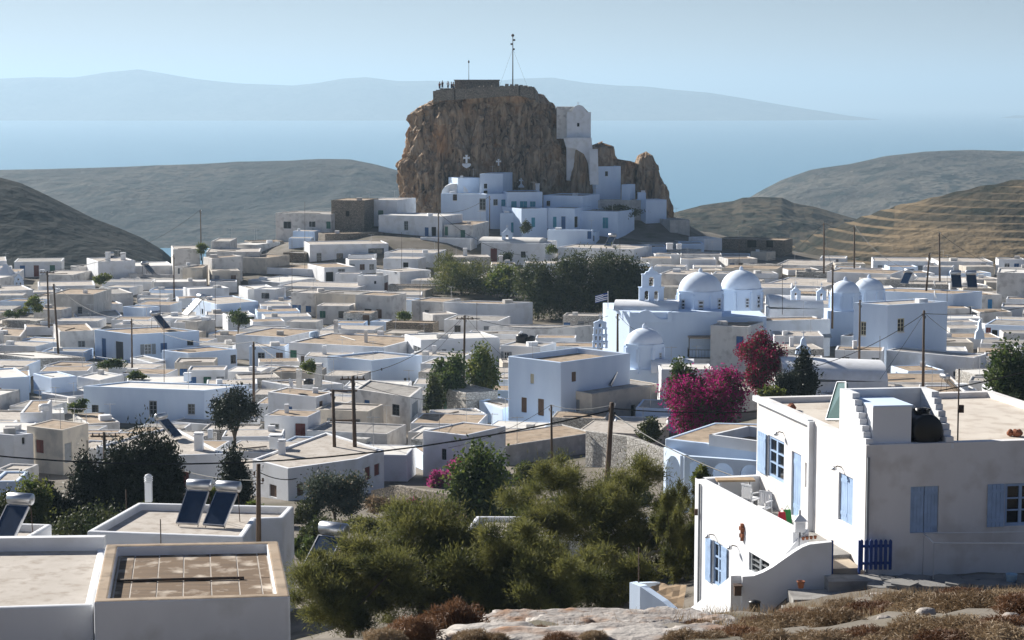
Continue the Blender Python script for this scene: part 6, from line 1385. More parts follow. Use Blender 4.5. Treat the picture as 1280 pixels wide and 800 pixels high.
def trunk(root, base, tops, r, kind=BARK, name="trunk"):
    g = random.Random(int(abs(base[0] * 31 + base[1] * 17))); m = MB(); base = V3(base); cen = sum((V3(t) for t in tops), V3()) / len(tops); f = base.lerp(cen, .42) + V3((g.uniform(-.2, .2), 0, 0))
    m.tube([base - V3((0, 0, .4)), base.lerp(f, .5) + V3((g.uniform(-.1, .1), 0, 0)), f], [r * 1.15, r * .9, r * .7], 8); m.obj(name, kind, root)
    for t in tops:
        q = MB(); t = V3(t); mid = f.lerp(t, .5) + V3((g.uniform(-.2, .2), g.uniform(-.2, .2), .15)); q.tube([f - V3((0, 0, .1)), mid, t], [r * .5, r * .32, r * .1], 6)
        q.obj("branch", kind, root)
def envelope(shape, c, W, D, H, n, g, r0=.3):
    out = []
    for i in range(n):
        for _ in range(30):
            x, y, z = g.uniform(-1, 1), g.uniform(-1, 1), g.uniform(0, 1)
            lim = {'round': math.sqrt(max(0, 1 - (2 * z - 1) ** 2)), 'cone': (1 - z) ** .8 * .95 + .05, 'flat': math.sqrt(max(0, 1 - z * z)), 'col': min(1, 4 * z) * math.sqrt(max(0, 1 - z ** 3)), 'spread': .45 + .55 * math.sin(z * math.pi * .9 + .2)}[shape]
            if math.hypot(x, y) <= lim * .92: break
        r = r0 * (.7 + .7 * g.random()) * (1.15 - .5 * z if shape in ('cone',) else 1)
        out.append((c.x + x * W / 2 * (1 - r * .5), c.y + y * D / 2, c.z + H * (r * .4 + z * (1 - r * .7)), W * r * .5, D * r * .5, H * r * .55))
    return out
def plant(name, label, cat, px, row_top, row_base, wpx, lm, shape='round', n=3000, leaf=(.3, .14), nc=14, Y=None, trunk_r=.18, trunk_frac=.15, depth=.85, group=None, up=.2, r0=.42, seed=None, second=None, droop=0, vis=None, out=.25, bk=BARK):
    if Y is None: Y = hit(px, row_base)
    b = at(px, row_base, Y); t = at(px, row_top, Y); H = t.z - b.z; W = wpx * Y / FPX
    seed = seed if seed is not None else int(px * 7 + row_top); g = random.Random(seed)
    root = thing(name, label, cat, b, group); c = V3((b.x, b.y, b.z + H * trunk_frac)); cl = envelope(shape, c, W, W * depth, H * (1 - trunk_frac), nc, g, r0)
    V, F = leaves(cl, n, leaf[0], leaf[1], up, seed, droop=droop, out=out, jit=.38 if lm == 'tam' else .24); mk("crown", V, F, LM[lm], root)
    if second:
        top = [q for q in cl]; V, F = leaves([(x, y, z, a * 1.08, bb * 1.08, e * 1.08) for x, y, z, a, bb, e in top], second[1], second[2], second[2] * .8, up, seed + 5, bias=.22); mk("blossom", V, F, LM[second[0]], root)
    if trunk_r: trunk(root, (b.x, b.y, T(b.x, b.y) if T(b.x, b.y) > b.z - 6 else b.z), [q[:3] for q in sorted(cl, key=lambda q: -q[3])[:5]], trunk_r, bk)
    return root, cl
def tree(label, *a, **k): return plant(k.pop('name', 'tree'), label, k.pop('cat', 'tree'), *a, **k)
# pines and cypress mass behind the village centre
PG = "dark trees in the middle of the village"
tree("yellow green pine at the left end of the dark trees, spreading low", 577, 320, 368, 104, 'pine', 'flat', n=9000, leaf=(.5, .12), nc=16, up=.6, trunk_frac=.05, group=PG, name="pine_tree", cat="pine tree", depth=.7)
tree("small pine touching the utility pole at the left of the dark trees", 560, 314, 350, 42, 'pine', 'flat', n=2600, leaf=(.5, .12), nc=9, up=.6, trunk_frac=.1, group=PG, name="pine_tree", cat="pine tree", depth=.7)
tree("light green broadleaf tree between the pine and the tall dark trees", 634, 328, 374, 66, 'lemon', 'round', n=5000, leaf=(.5, .3), nc=12, group=PG, trunk_frac=.05)
for px, top, bs, w, lb, mt in ((673, 322, 398, 62, "tall dark tree at the left of the dense dark row", 'dark'), (706, 316, 402, 62, "tall dark tree second from left in the dense dark row", 'dark'), (738, 318, 404, 64, "broad dark tree in the middle of the dense dark row behind the flag", 'dark'), (770, 320, 400, 62, "dark tree fourth from the left behind the bell tower", 'dark'), (790, 326, 392, 44, "last dark tree at the right end beside the two bell tower", 'dark')):
    tree(lb, px, top - 3, bs + 6, w * 1.35, mt, 'spread', n=9000, leaf=(.5, .16), nc=30, up=.5, trunk_frac=.0, group=PG, depth=.7, r0=.32, Y=290)
plant("bush", "round clipped green bush beside the turquoise door under the rock", "bush", 656, 276, 293, 19, 'dark', 'round', n=1500, leaf=(.3, .15), Y=364, trunk_frac=0, trunk_r=0, nc=8)
plant("bush", "dark round bush in front of the low chapel", "bush", 632, 311, 329, 20, 'dark', 'round', n=1400, leaf=(.3, .15), Y=343, trunk_frac=0, trunk_r=0, nc=8)
plant("bush", "light green climbing bush at the right end of the low chapel", "bush", 689, 304, 318, 16, 'lemon', 'round', n=900, leaf=(.3, .18), Y=345, trunk_frac=0, trunk_r=0, nc=7)
plant("arbour_vine", "flat green vine arbour at the foot of the right crag", "vine", 776, 256, 276, 60, 'dark', 'flat', n=2400, leaf=(.4, .2), Y=382, trunk_frac=.2, trunk_r=0, nc=10, depth=.5)
plant("bush", "green bush on the rubble stone wall in the middle left", "bush", 503, 387, 400, 26, 'lemon', 'flat', n=1300, leaf=(.28, .16), trunk_frac=0, trunk_r=0, nc=8, Y=268)
plant("shrub", "palm like shrub on a roof edge in front of the headland", "shrub", 253, 304, 318, 19, 'lemon', 'round', n=900, leaf=(.6, .12), trunk_frac=0, trunk_r=.1, Y=345, nc=7, out=1.0)
plant("arbour_vine", "leafy green vine arbour between white walls at the far left", "vine", 131, 341, 356, 30, 'lemon', 'flat', n=1500, leaf=(.35, .2), trunk_frac=.1, trunk_r=0, Y=318, nc=8)
plant("arbour_vine", "hanging green vine left of the two wooden poles at the left", "vine", 40, 371, 392, 30, 'lemon', 'flat', n=1700, leaf=(.32, .2), trunk_frac=.1, trunk_r=0, Y=278, nc=8)
plant("arbour_vine", "dark vine hanging over the porch beside the arched blue door", "vine", 297, 385, 412, 30, 'fig', 'round', n=1700, leaf=(.3, .18), trunk_frac=.1, trunk_r=.1, Y=262, nc=8)
plant("bush", "row of dark green plants under the blue railed balcony", "bush", 136, 448, 461, 50, 'fig', 'flat', n=1700, leaf=(.25, .15), trunk_frac=0, trunk_r=0, Y=224, nc=10, depth=.3)
plant("bush", "bright green creeper at the corner of the air conditioner house", "bush", 170, 463, 474, 28, 'lemon', 'flat', n=1200, leaf=(.25, .15), trunk_frac=0, trunk_r=0, Y=216, nc=7, depth=.4)
plant("bush", "bright green creeper on the wall of the wide white house", "bush", 100, 498, 515, 34, 'lemon', 'flat', n=1500, leaf=(.25, .15), trunk_frac=0, trunk_r=0, Y=196, nc=8, depth=.4)
plant("bush", "dark bush between houses at the left edge", "bush", 20, 385, 400, 26, 'fig', 'round', n=1000, leaf=(.3, .18), trunk_frac=0, trunk_r=0, Y=270, nc=6)
# left: pine, cypress cluster, bushes
tree("rounded dark pine beside the wide white house at the left", 294, 486, 566, 64, 'cyp', 'round', n=6500, leaf=(.35, .12), nc=16, trunk_frac=.28, Y=168, name="pine_tree", cat="pine tree", r0=.38, up=.3)
tree("pointed dark cypress above the two solar heaters", 295, 547, 650, 54, 'cyp', 'cone', n=10000, leaf=(.26, .09), nc=28, Y=124, up=.8, name="cypress_tree", cat="cypress", trunk_frac=.02, r0=.5)
CG = "dark cypresses at the lower left"
for px, top, bs, w, lb, sh in ((188, 530, 652, 66, "tallest dark cypress left of the bright roof with red shutters", 'col'), (148, 552, 655, 56, "broad dark cypress beside the wooden pole at the lower left", 'col'), (112, 566, 655, 48, "dark cypress left of the wooden pole at the lower left", 'col'), (66, 594, 660, 40, "small dark cypress with a pointed top at the lower left", 'cone'), (212, 556, 655, 40, "dark cypress leaning against the red shuttered house at the lower left", 'col'), (92, 606, 662, 46, "low dark cypress between the two left ones at the lower left", 'cone')):
    tree(lb, px, top, bs + 22, w * 1.25, 'cyp', sh, n=13000, leaf=(.26, .09), nc=34, Y=113, up=.6, name="cypress_tree", cat="cypress", trunk_frac=.02, group=CG, r0=.40)
plant("bush", "yellow green lemon bush at the lower left edge of the cypresses", "bush", 40, 600, 672, 56, 'lemon', 'round', n=6000, leaf=(.2, .11), Y=111, trunk_frac=.05, nc=14)
plant("bush", "dark green bush in the bottom left corner of the cypress group", "bush", 12, 618, 678, 56, 'dark', 'round', n=5000, leaf=(.2, .11), Y=109, trunk_frac=0, trunk_r=0, nc=10)
plant("bush", "wide rounded dark bush below the cypresses left of the solar house", "bush", 112, 632, 700, 110, 'dark', 'flat', n=11000, leaf=(.17, .09), Y=98, trunk_frac=0, trunk_r=0, nc=20, r0=.5)
plant("bush", "dark undergrowth bush behind the solar house parapet", "bush", 190, 628, 668, 60, 'dark', 'flat', n=3200, leaf=(.2, .10), Y=104, trunk_frac=0, trunk_r=0, nc=10)
plant("bush", "yellow green bush seen between the two solar heater tanks and the cypress", "bush", 262, 612, 646, 50, 'lemon', 'flat', n=3000, leaf=(.2, .12), Y=112, trunk_frac=0, trunk_r=0, nc=10)
plant("bush", "green bush behind the right end of the solar house roof", "bush", 318, 618, 650, 36, 'lemon', 'flat', n=2200, leaf=(.2, .12), Y=110, trunk_frac=0, trunk_r=0, nc=9)
plant("oleander_bush", "large grey green oleander bush with white flowers below the twin poles", "bush", 420, 586, 652, 92, 'ole', 'round', n=9500, leaf=(.25, .08), Y=126, trunk_frac=0, trunk_r=.1, nc=18, up=.5, second=('straw', 500, .12))
plant("bush", "dark green bush at the foot of the oleander", "bush", 382, 622, 662, 50, 'dark', 'round', n=3000, leaf=(.2, .1), Y=124, trunk_frac=0, trunk_r=0, nc=10)
plant("bush", "low dark bush right of the solar house wall", "bush", 380, 668, 702, 36, 'fig', 'round', n=3000, leaf=(.16, .09), Y=92, trunk_frac=0, trunk_r=0, nc=10)
# fig and lemon trees in the centre
FG = "green trees by the washed stone house"
tree("leafy green fig tree by the middle utility pole", 560, 442, 512, 56, 'fig', 'round', n=6500, leaf=(.34, .22), nc=16, Y=205, trunk_frac=.05, group=FG)
tree("lighter green lemon tree right of the middle utility pole", 604, 432, 500, 44, 'lemon', 'round', n=5000, leaf=(.34, .2), nc=14, Y=208, trunk_frac=.05, group=FG)
tree("shadowed dark green tree left of the washed stone house", 543, 468, 532, 30, 'dark', 'col', n=3500, leaf=(.3, .18), nc=12, Y=200, trunk_frac=.02, group=FG)
plant("bush", "green climber behind the roof with two tall chimneys", "bush", 386, 451, 472, 22, 'lemon', 'round', n=1200, leaf=(.25, .15), Y=205, trunk_frac=0, trunk_r=0, nc=7)
tree("dark fig tree with a bright vine top in front of the peeling white house", 602, 560, 672, 90, 'fig', 'spread', n=12000, leaf=(.26, .18), nc=28, Y=119, trunk_frac=.02, second=('lemon', 1500, .22))
plant("bougainvillea", "small bright pink bougainvillea on the peeling white house", "bougainvillea", 545, 586, 622, 32, 'fig', 'round', n=900, leaf=(.2, .14), Y=150, trunk_frac=0, trunk_r=.06, nc=8, second=('pink', 2600, .16))
plant("bougainvillea", "pink bougainvillea sprays hanging above the small one on the peeling house", "bougainvillea", 572, 574, 592, 32, 'fig', 'flat', n=500, leaf=(.2, .14), Y=152, trunk_frac=0, trunk_r=0, nc=7, second=('pink', 1500, .16))
plant("bougainvillea", "low pink bougainvillea over the stone lane wall", "bougainvillea", 514, 622, 644, 26, 'fig', 'round', n=900, leaf=(.2, .13), Y=126, trunk_frac=0, trunk_r=0, nc=7, second=('pink', 500, .14))
# bougainvilleas, cypress and green by the churches
plant("bougainvillea", "huge magenta bougainvillea in front of the small dome", "bougainvillea", 882, 456, 550, 122, 'dark', 'spread', n=5000, leaf=(.3, .2), Y=166, trunk_frac=0, trunk_r=.2, nc=46, r0=.27, second=('mag', 20000, .17))
plant("bougainvillea", "tall crimson bougainvillea behind the magenta one", "bougainvillea", 951, 413, 492, 72, 'dark', 'spread', n=4000, leaf=(.3, .2), Y=190, trunk_frac=.02, trunk_r=.2, nc=32, r0=.28, second=('crim', 11000, .18))
tree("green climbing tree left above the magenta bougainvillea", 852, 449, 520, 40, 'fig', 'round', n=3500, leaf=(.3, .18), nc=12, Y=168, trunk_frac=.02)
tree("taller pointed dark cypress beside the crimson bougainvillea", 1004, 434, 500, 44, 'cyp', 'cone', n=8000, leaf=(.3, .12), nc=24, Y=172, up=.7, trunk_frac=.01, name="cypress_tree", cat="cypress", r0=.5)
tree("shorter rounded dark cypress left against the taller pointed one", 984, 458, 502, 34, 'cyp', 'col', n=4500, leaf=(.3, .12), nc=14, Y=170, up=.7, trunk_frac=.01, name="cypress_tree", cat="cypress", r0=.5)
plant("bush", "yellow green bush at the foot of the dark cypresses", "bush", 962, 484, 506, 34, 'lemon', 'round', n=2600, leaf=(.24, .13), Y=150, trunk_frac=0, trunk_r=0, nc=9)
plant("bush", "shaded dark bush beside the magenta bougainvillea on the left", "bush", 812, 524, 556, 40, 'dark', 'round', n=3000, leaf=(.24, .14), Y=160, trunk_frac=0, trunk_r=0, nc=10)
plant("bush", "green bush under the arches of the porch house", "bush", 873, 580, 606, 30, 'lemon', 'round', n=2200, leaf=(.18, .1), Y=112, trunk_frac=0, trunk_r=0, nc=8)
tree("leafy green tree at the right edge above the house roof", 1262, 424, 530, 78, 'fig', 'round', n=9000, leaf=(.3, .17), nc=22, Y=150, trunk_frac=.05)
plant("bush", "dark bush under the leafy tree at the right edge", "bush", 1252, 490, 530, 50, 'dark', 'round', n=3500, leaf=(.24, .14), Y=142, trunk_frac=0, trunk_r=0, nc=10)
# hollow below the lane
for px, top, bs, w, Y, mt, lb in ((455, 640, 672, 70, 112, 'tam', "low olive scrub on the bank below the oleander"), (400, 648, 684, 60, 104, 'dark', "dark scrub on the bank left of the tamarisks"), (560, 632, 660, 80, 118, 'tam', "olive scrub in the hollow under the pink bougainvillea"), (650, 622, 660, 60, 122, 'fig', "green scrub beside the dark fig tree"), (470, 618, 640, 44, 128, 'dry', "dry brown scrub below the stone lane wall"), (545, 640, 664, 70, 116, 'dry', "dry brown scrub in the hollow in front of the lane wall"), (720, 612, 650, 80, 126, 'pine', "yellow green bush at the foot of the grey retaining wall"), (665, 578, 612, 50, 140, 'pine', "yellow green bush in front of the slim dark pole"), (790, 596, 640, 60, 124, 'dark', "dark bush right of the thick leaning pole"), (430, 690, 720, 40, 92, 'dry', "dry brown scrub beside the solar panel at the lower left")):
    plant("bush", lb, "bush", px, top, bs, w, mt, 'flat', n=5000, leaf=(.22, .06) if mt in ('tam', 'dry') else (.22, .12), Y=Y, trunk_frac=0, trunk_r=0, nc=14)
lwall = thing("stone_wall", "low rubble stone wall running along the lane below the peeling white house", "stone wall", at(500, 625, 132))
m = MB(); slopewall(m, [at(470, 612, 140), at(500, 606, 138), at(540, 613, 134), at(590, 620, 130), at(640, 628, 126)], .45, -31); m.obj("wall", WALL['s'], lwall)
lw2 = thing("stone_wall", "washed rubble stone retaining wall below the shaded bush and the magenta bougainvillea", "stone wall", at(770, 560, 150))
m = MB(); slopewall(m, [at(738, 538, 158), at(790, 545, 154), at(830, 560, 150), at(850, 566, 148)], .5, -31); m.obj("wall", WALL['v'], lw2)
# tamarisks in the foreground hollow
TG = "tamarisks in the foreground hollow"
def tamarisk(label, px, top, base, w, Y, n, nc, r0=.33, seed=1, bk=BARK, trunk_frac=.08, shape='spread', tr=.16, dep=.8):
    return plant("tamarisk_tree", label, "tamarisk", px, top, base, w, 'tam', shape, n=int(n * 2.1), leaf=(.23, .024), nc=int(nc * 2.2), Y=Y, trunk_r=tr, trunk_frac=trunk_frac, depth=dep, group=TG, up=.55, r0=r0 * .62, seed=seed, out=.8, bk=bk)
tamarisk("bushy tamarisk at the left end, spreading over the gap beside the roofs", 440, 668, 800, 190, 72, 34000, 26, seed=3)
tamarisk("tallest rounded tamarisk of the left group behind the brown shrubs", 530, 624, 800, 210, 76, 42000, 30, seed=4)
tamarisk("broad tamarisk in the middle in front of the low white building", 628, 648, 800, 200, 74, 38000, 28, seed=5)
tamarisk("low tamarisk behind the rock ledge, right of the middle", 690, 690, 796, 150, 72, 20000, 20, seed=6)
tamarisk("tall open tamarisk with a leaning trunk left of the big wooden pole", 700, 572, 792, 215, 82, 30000, 30, r0=.26, seed=7, trunk_frac=.25, tr=.2)
tamarisk("tall open tamarisk with a limewashed trunk right of the big wooden pole", 800, 572, 790, 190, 80, 27000, 30, r0=.25, seed=8, bk=BARKW, trunk_frac=.25, tr=.22)
tamarisk("thin airy tamarisk beside the corner of the terrace block", 846, 590, 782, 80, 76, 8000, 16, r0=.25, seed=9, trunk_frac=.2, tr=.1)
tamarisk("lower drooping tamarisk branch bush in front of the limewashed trunk", 760, 680, 792, 140, 74, 15000, 20, seed=10, tr=.1)
# ------------------------------------------------------------------ foreground scrub, straw and rock ledge
def shrub_mesh(k):
    g = np.random.default_rng(50 + k); n = 2600; d = g.normal(size=(n, 3)); d[:, 2] = np.abs(d[:, 2]) + .1; d /= np.linalg.norm(d, axis=1)[:, None]
    lump = np.array([1 + .28 * noise.noise(Vector(q) * 2.2 + Vector((k * 5, 0, 0))) for q in d]); r = (.70 + .34 * g.random(n)) * lump
    P = d * r[:, None] * np.array([.5, .5, .36]); a = d + .75 * g.normal(size=(n, 3)); a /= np.linalg.norm(a, axis=1)[:, None]
    b = np.cross(a, g.normal(size=(n, 3))); b /= np.linalg.norm(b, axis=1)[:, None]; l = (.05 + .05 * g.random(n))[:, None]; w = .007
    V = np.stack([P - a * l, P + b * w, P + a * l * .7, P - b * w], 1).reshape(-1, 3)
    # twiggy core
    cs, fs = [], []; nu, nv = 18, 7
    for j in range(nv):
        for i in range(nu):
            q = 2 * math.pi * i / nu; e = math.pi / 2 * j / (nv - 1); dd = Vector((math.cos(q) * math.cos(e), math.sin(q) * math.cos(e), math.sin(e))); s = .80 * (1 + .28 * noise.noise(dd * 2.2 + Vector((k * 5, 0, 0)))); cs.append((dd.x * .5 * s, dd.y * .5 * s, dd.z * .36 * s - .02))
    o = len(V); fs = [(o + j * nu + i, o + j * nu + (i + 1) % nu, o + (j + 1) * nu + (i + 1) % nu, o + (j + 1) * nu + i) for j in range(nv - 1) for i in range(nu)]
    return np.vstack([V, np.array(cs)]), np.vstack([np.arange(4 * n).reshape(n, 4), np.array(fs)])
SHM = {}
def shrub_me(k, m):
    if (k, m) not in SHM: SHM[(k, m)] = np_mesh("dry_shrub", *shrub_mesh(k), LM[m])
    return SHM[(k, m)]
SG = "dry brown shrubs on the foreground slope"
def shrub(px, row, w, k, m, label, hs=1.0, Y=None):
    Y = Y or hit(px, row, 0, 20); p = at(px, row, Y); p.z = T(p.x, p.y) + .03; W = w * Y / FPX
    o = bpy.data.objects.new("dry_shrub", shrub_me(k, m)); COL.objects.link(o); o.location = p; o.scale = (W, W * .9, W * hs); o.rotation_euler = (0, 0, rng.uniform(0, 6)); return tag(o, label, "shrub", SG)
shrub(568, 792, 92, 0, 'dry2', "large dark red brown shrub left of the rock ledge", 1.15)
shrub(515, 800, 78, 1, 'dry2', "reddish brown shrub left of the largest one in front of the tamarisks", .9)
shrub(480, 806, 60, 2, 'dry', "small brown shrub leftmost in front of the tamarisks", .8)
shrub(620, 806, 40, 3, 'dry', "small tuft of brown shrub at the foot of the rock ledge", .8)
rows_ = [(885, 796, 46), (930, 794, 60), (985, 778, 70), (1040, 772, 64), (1100, 762, 70), (1160, 757, 76), (1225, 755, 84), (1278, 757, 70), (960, 805, 70), (1020, 800, 76), (1085, 795, 70), (1145, 788, 84), (1210, 785, 80), (1268, 782, 74), (905, 812, 60), (1110, 815, 84), (1185, 812, 80), (1255, 808, 90), (1060, 818, 60), (1000, 760, 40), (1060, 752, 44), (1130, 745, 50), (1200, 742, 56), (1262, 740, 52), (870, 780, 34), (945, 772, 40)]
for i, (px, row, w) in enumerate(rows_):
    rw, first = next((n_, f_) for n_, f_, l_ in (("upper", 0, 8), ("middle", 8, 14), ("lower", 14, 19), ("topmost", 19, 24), ("left end", 24, 26)) if i < l_)
    shrub(px + rng.uniform(-8, 8), row + 12, w * 1.4, i % 4, ('dry', 'dry2', 'dry')[i % 3], "%s dry shrub, %s from the left in the %s row of the slope" % (('grey brown', 'rusty', 'grey brown')[i % 3], ('first', 'second', 'third', 'fourth', 'fifth', 'sixth', 'seventh', 'eighth')[i - first], rw), rng.uniform(.45, .7))
def straw():
    g = np.random.default_rng(5); V = []
    n = 0
    while n < 8000:
        px = g.uniform(850, 1300) if g.random() < .85 else g.uniform(380, 850); row = g.uniform(738 if px > 1000 else 775, 830)
        Y = g.uniform(30, 46); x = (px - 640) / FPX * Y; z = T(x, Y)
        if noise.noise(Vector((x * .9, Y * .9, 3))) < -.05: continue
        h = g.uniform(.08, .26); a = g.uniform(0, 6.28); w = .006; lx, ly = g.normal(0, .08), g.normal(0, .08); dx, dy = math.cos(a) * w, math.sin(a) * w
        V += [(x - dx, Y - dy, z), (x + dx, Y + dy, z), (x + lx + dx * .3, Y + ly + dy * .3, z + h), (x + lx - dx * .3, Y + ly - dy * .3, z + h)]; n += 1
    o = bpy.data.objects.new("dry_grass", np_mesh("dry_grass", np.array(V), np.arange(len(V)).reshape(-1, 4), LM['straw'])); COL.objects.link(o); o["kind"] = "stuff"; o["label"] = "dry straw grass between the shrubs"
straw()
ROCKF = mat("ledge_rock", (.42, .39, .36), (.27, .24, .22), 1.3, bump=.9, bscale=5, bdist=.08, c3=(.24, .13, .07), scale3=1.6)
def boulder(name, c, s, seed, m_, label, cat, nu=64, nv=26, group=None, rz=0.0):
    v = []; S = Vector((seed * 3.1, seed, 0))
    for j in range(nv):
        for i in range(nu):
            q, e = 2 * math.pi * i / nu, math.pi * (j / (nv - 1) - .5); d = Vector((math.cos(q) * math.cos(e), math.sin(q) * math.cos(e), math.sin(e)))
            r = 1 + .28 * noise.noise(d * 1.3 + S) + .16 * noise.noise(d * 3.1 + S) + .10 * noise.fractal(d * 6 + S, 1, 2, 4) - .12 * abs(noise.noise(d * 4.5 + S))
            v.append((d.x * r * s[0], d.y * r * s[1], max(-1, min(.75 + .1 * noise.noise(d * 5 + S), d.z * r)) * s[2]))
    f = [(j * nu + i, j * nu + (i + 1) % nu, (j + 1) * nu + (i + 1) % nu, (j + 1) * nu + i) for j in range(nv - 1) for i in range(nu)]
    o = bpy.data.objects.new(name, np_mesh(name, np.array(v), np.array(f), m_)); COL.objects.link(o); o.location = c; o.rotation_euler = (0, 0, rz); return tag(o, label, cat, group)
for px, row, Y, s, sd, lb in ((740, 805, 37, (1.7, .8, .15), 1, "long pale rock ledge at the bottom middle of the slope"), (655, 803, 36.6, (.9, .8, .2), 2, "grey rock ledge piece left of the long pale one"), (845, 799, 37.2, (.85, .8, .17), 3, "grey rock ledge piece right of the long pale one"), (560, 802, 36, (.75, .6, .25), 4, "low grey rock under the dark red brown shrub"),
                             (705, 806, 35.4, (.9, .6, .25), 5, "small cracked rock in front of the long ledge"), (1105, 742, 45.5, (.5, .4, .26), 6, "pale boulder at the foot of the concrete steps"), (790, 806, 35.6, (.9, .6, .22), 8, "low flat rock in front of the long pale ledge on the right"), (900, 800, 36, (.4, .4, .2), 7, "small pale rock between shrubs right of the ledge")):
    p = at(px, row, Y); p.z = T(p.x, p.y) - .02; boulder("rock_ledge", p, s, sd, ROCKF, lb, "rock")
for i, (px, row, s, lb) in enumerate(((625, 797, (.75, .5, .16), "flat rock slab at the left front of the ledge"), (690, 800, (.9, .5, .15), "broad flat rock slab in the front middle of the ledge"), (760, 796, (.8, .45, .16), "flat rock slab below the long pale ledge"), (825, 801, (.9, .5, .15), "flat rock slab at the right front of the ledge"),
                             (880, 796, (.5, .4, .14), "small flat rock slab at the right end of the ledge"), (650, 787, (.7, .4, .14), "cracked slab behind the left front slab"), (790, 787, (.8, .4, .14), "cracked slab behind the right front slab"), (720, 790, (.7, .4, .14), "cracked slab in the middle of the ledge"))):
    Y = hit(px, row, 0, 20); p = at(px, row, Y); p.z = T(p.x, p.y) - .03; boulder("rock_slab", p, s, 40 + i, ROCKF, lb, "rock", 48, 18)
for px, row, w, k, lb in ((672, 794, 34, 1, "small rusty shrub tuft growing on the left of the rock ledge"), (742, 802, 40, 2, "small rusty shrub tuft growing in front of the rock ledge"), (815, 792, 30, 0, "small rusty shrub tuft on the right of the rock ledge"), (872, 788, 44, 3, "rusty shrub between the rock ledge and the stair wall"), (590, 806, 60, 2, "low rusty shrub left in front of the ledge"), (700, 808, 50, 1, "dry shrub at the very bottom edge in the middle"), (855, 806, 60, 0, "dry shrub at the very bottom edge right of the ledge")):
    shrub(px, row, w, k, 'dry2' if k % 2 else 'dry', lb, .7)
g_ = random.Random(9)
for i in range(26):
    px = g_.uniform(325, 640) if i < 14 else g_.uniform(860, 1280); row = g_.uniform(788, 800) if i < 14 else g_.uniform(762, 800); Y = hit(px, row, 0, 20) if i >= 14 else g_.uniform(37, 40)
    p = at(px, row, Y); p.z = T(p.x, p.y) + .04; r = g_.uniform(.06, .16); boulder("stone", p, (r, r * g_.uniform(.7, 1.1), r * .7), 20 + i, ROCKF, "small grey stone on the stony front edge of the slope", "stone", 14, 8, "small stones on the slope", g_.uniform(0, 3))
# ------------------------------------------------------------------ posts, poles and cables
POLE = {}
def pole(key, base, top, label, Y=None, r=.13, arm=None, name="utility_pole"):
    Y = Y or hit(*base); a, b = at(*base, Y), at(*top, Y); a.z = min(a.z, b.z - 2); root = thing(name, label, "pole", a, "wooden utility poles" if r > .08 else "thin posts on the roofs")
    m = MB(); m.tube([a - V3((0, 0, .8)), b], [r, r * .72], 8); m.obj("post", WOODP if r > .05 else IRON, root)
    if r > .08:
        for i, (dz, s) in enumerate(((.25, 1), (.5, -1), (.75, 1))):
            m = MB(); c = b + V3((s * .16, 0, -dz)); m.tube([b - V3((0, 0, dz)), c, c + V3((0, 0, .1))], .02, 4); m.lathe([(.03, .08), (.05, .11), (.03, .15), (.05, .19), (.02, .22)], c, 8); m.obj("insulator", WHITEP if i == 0 else IRON, root)
        for w in arm or ():
            m = MB(); m.box(b - V3((0, 0, w)), (1.9, .11, .12)); m.obj("crossarm", WOODP, root)
            for s in (-.8, -.35, .35, .8): q = MB(); q.lathe([(.04, .06), (.06, .11), (.03, .16), (.05, .2), (.02, .24)], b + V3((s, 0, -w)), 8); q.obj("insulator", IRON, root)
    POLE[key] = b; return root
pole('a', (548, 335), (548, 266), "wooden pole left of the pines below the rock", 340)
pole('b', (612, 292), (612, 245), "thin dark pole in front of the white houses under the rock", 378, .1)
pole('c', (251.5, 320), (250.5, 262), "thin tall pole standing against the headland at the left", 348, .11)
pole('d', (61, 402), (59, 339), "left pole of the two wooden poles at the far left", 262, .15, (.2,))
pole('e', (73, 438), (67, 355), "leaning looking right pole of the two wooden poles at the far left", 242, .15)
pole('f', (165, 452), (164.5, 398), "wooden pole in front of the blue balcony house", 226, .11)
pole('g', (217.5, 366), (217, 318), "grey wooden post beside the narrow grey house at the far left", 312, .12)
pole('h', (317, 505), (317, 427), "wooden pole at the left end of the three brown doors house", 186, .14)
pole('i', (419.5, 600), (416, 487), "left pole of the twin poles carrying the transformer", 150, .16)
pole('j', (445, 600), (441, 470), "right taller pole of the twin poles carrying the transformer", 150, .18, (.25,))
pole('k', (579.5, 478), (581, 394), "wooden pole in front of the tent shaped roof house", 212, .14, (.4,))
pole('l', (690, 570), (689, 506), "slim dark pole in front of the tall white house", 160, .11)
pole('m', (755, 650), (765, 503), "thick leaning wooden pole in the middle of the photo", 108, .17)
pole('n', (772, 440), (772, 392), "wooden pole between the slender bell tower and the small dome", 204, .13)
pole('o', (1040.5, 402), (1041, 331), "dark pole right of the second large dome", 226, .13)
pole('p', (1030, 336), (1030, 278), "left pole of the two in front of the terraced hill", 330, .16)
pole('q', (1068, 338), (1068, 282), "right pole of the two in front of the terraced hill", 330, .16)
pole('r', (1158, 356), (1162, 316), "brown leaning pole on the tan roof at the back right", 258, .14)
pole('s', (1175, 346), (1174, 291), "dark pole behind the two solar panels at the back right", 310, .16)
pole('t', (1074, 460), (1075, 375), "dark pole against the large blue white house", 196, .12)
pole('u', (1154, 478), (1155, 388), "utility pole in front of the low grey roofed house at the right", 184, .14)
pole('v', (133, 640), (130, 540), "wooden pole among the dark cypresses at the lower left", 138, .15, (.3,))
pole('w', (323, 700), (323, 580), "brown post standing behind the felt roofed house", 74, .11)
pole('x', (201, 672), (200.5, 649), "short iron rod on the front parapet of the solar house", 79, .03, name="iron_post")
pole('y', (158, 638), (157.5, 612), "thin pole with a small meter beside the solar house chimney", 92, .035, name="iron_post")
pole('z', (798.5, 730), (798.5, 684), "thin white rod on the garden wall beside the terrace block", 66.5, .025, name="iron_post")
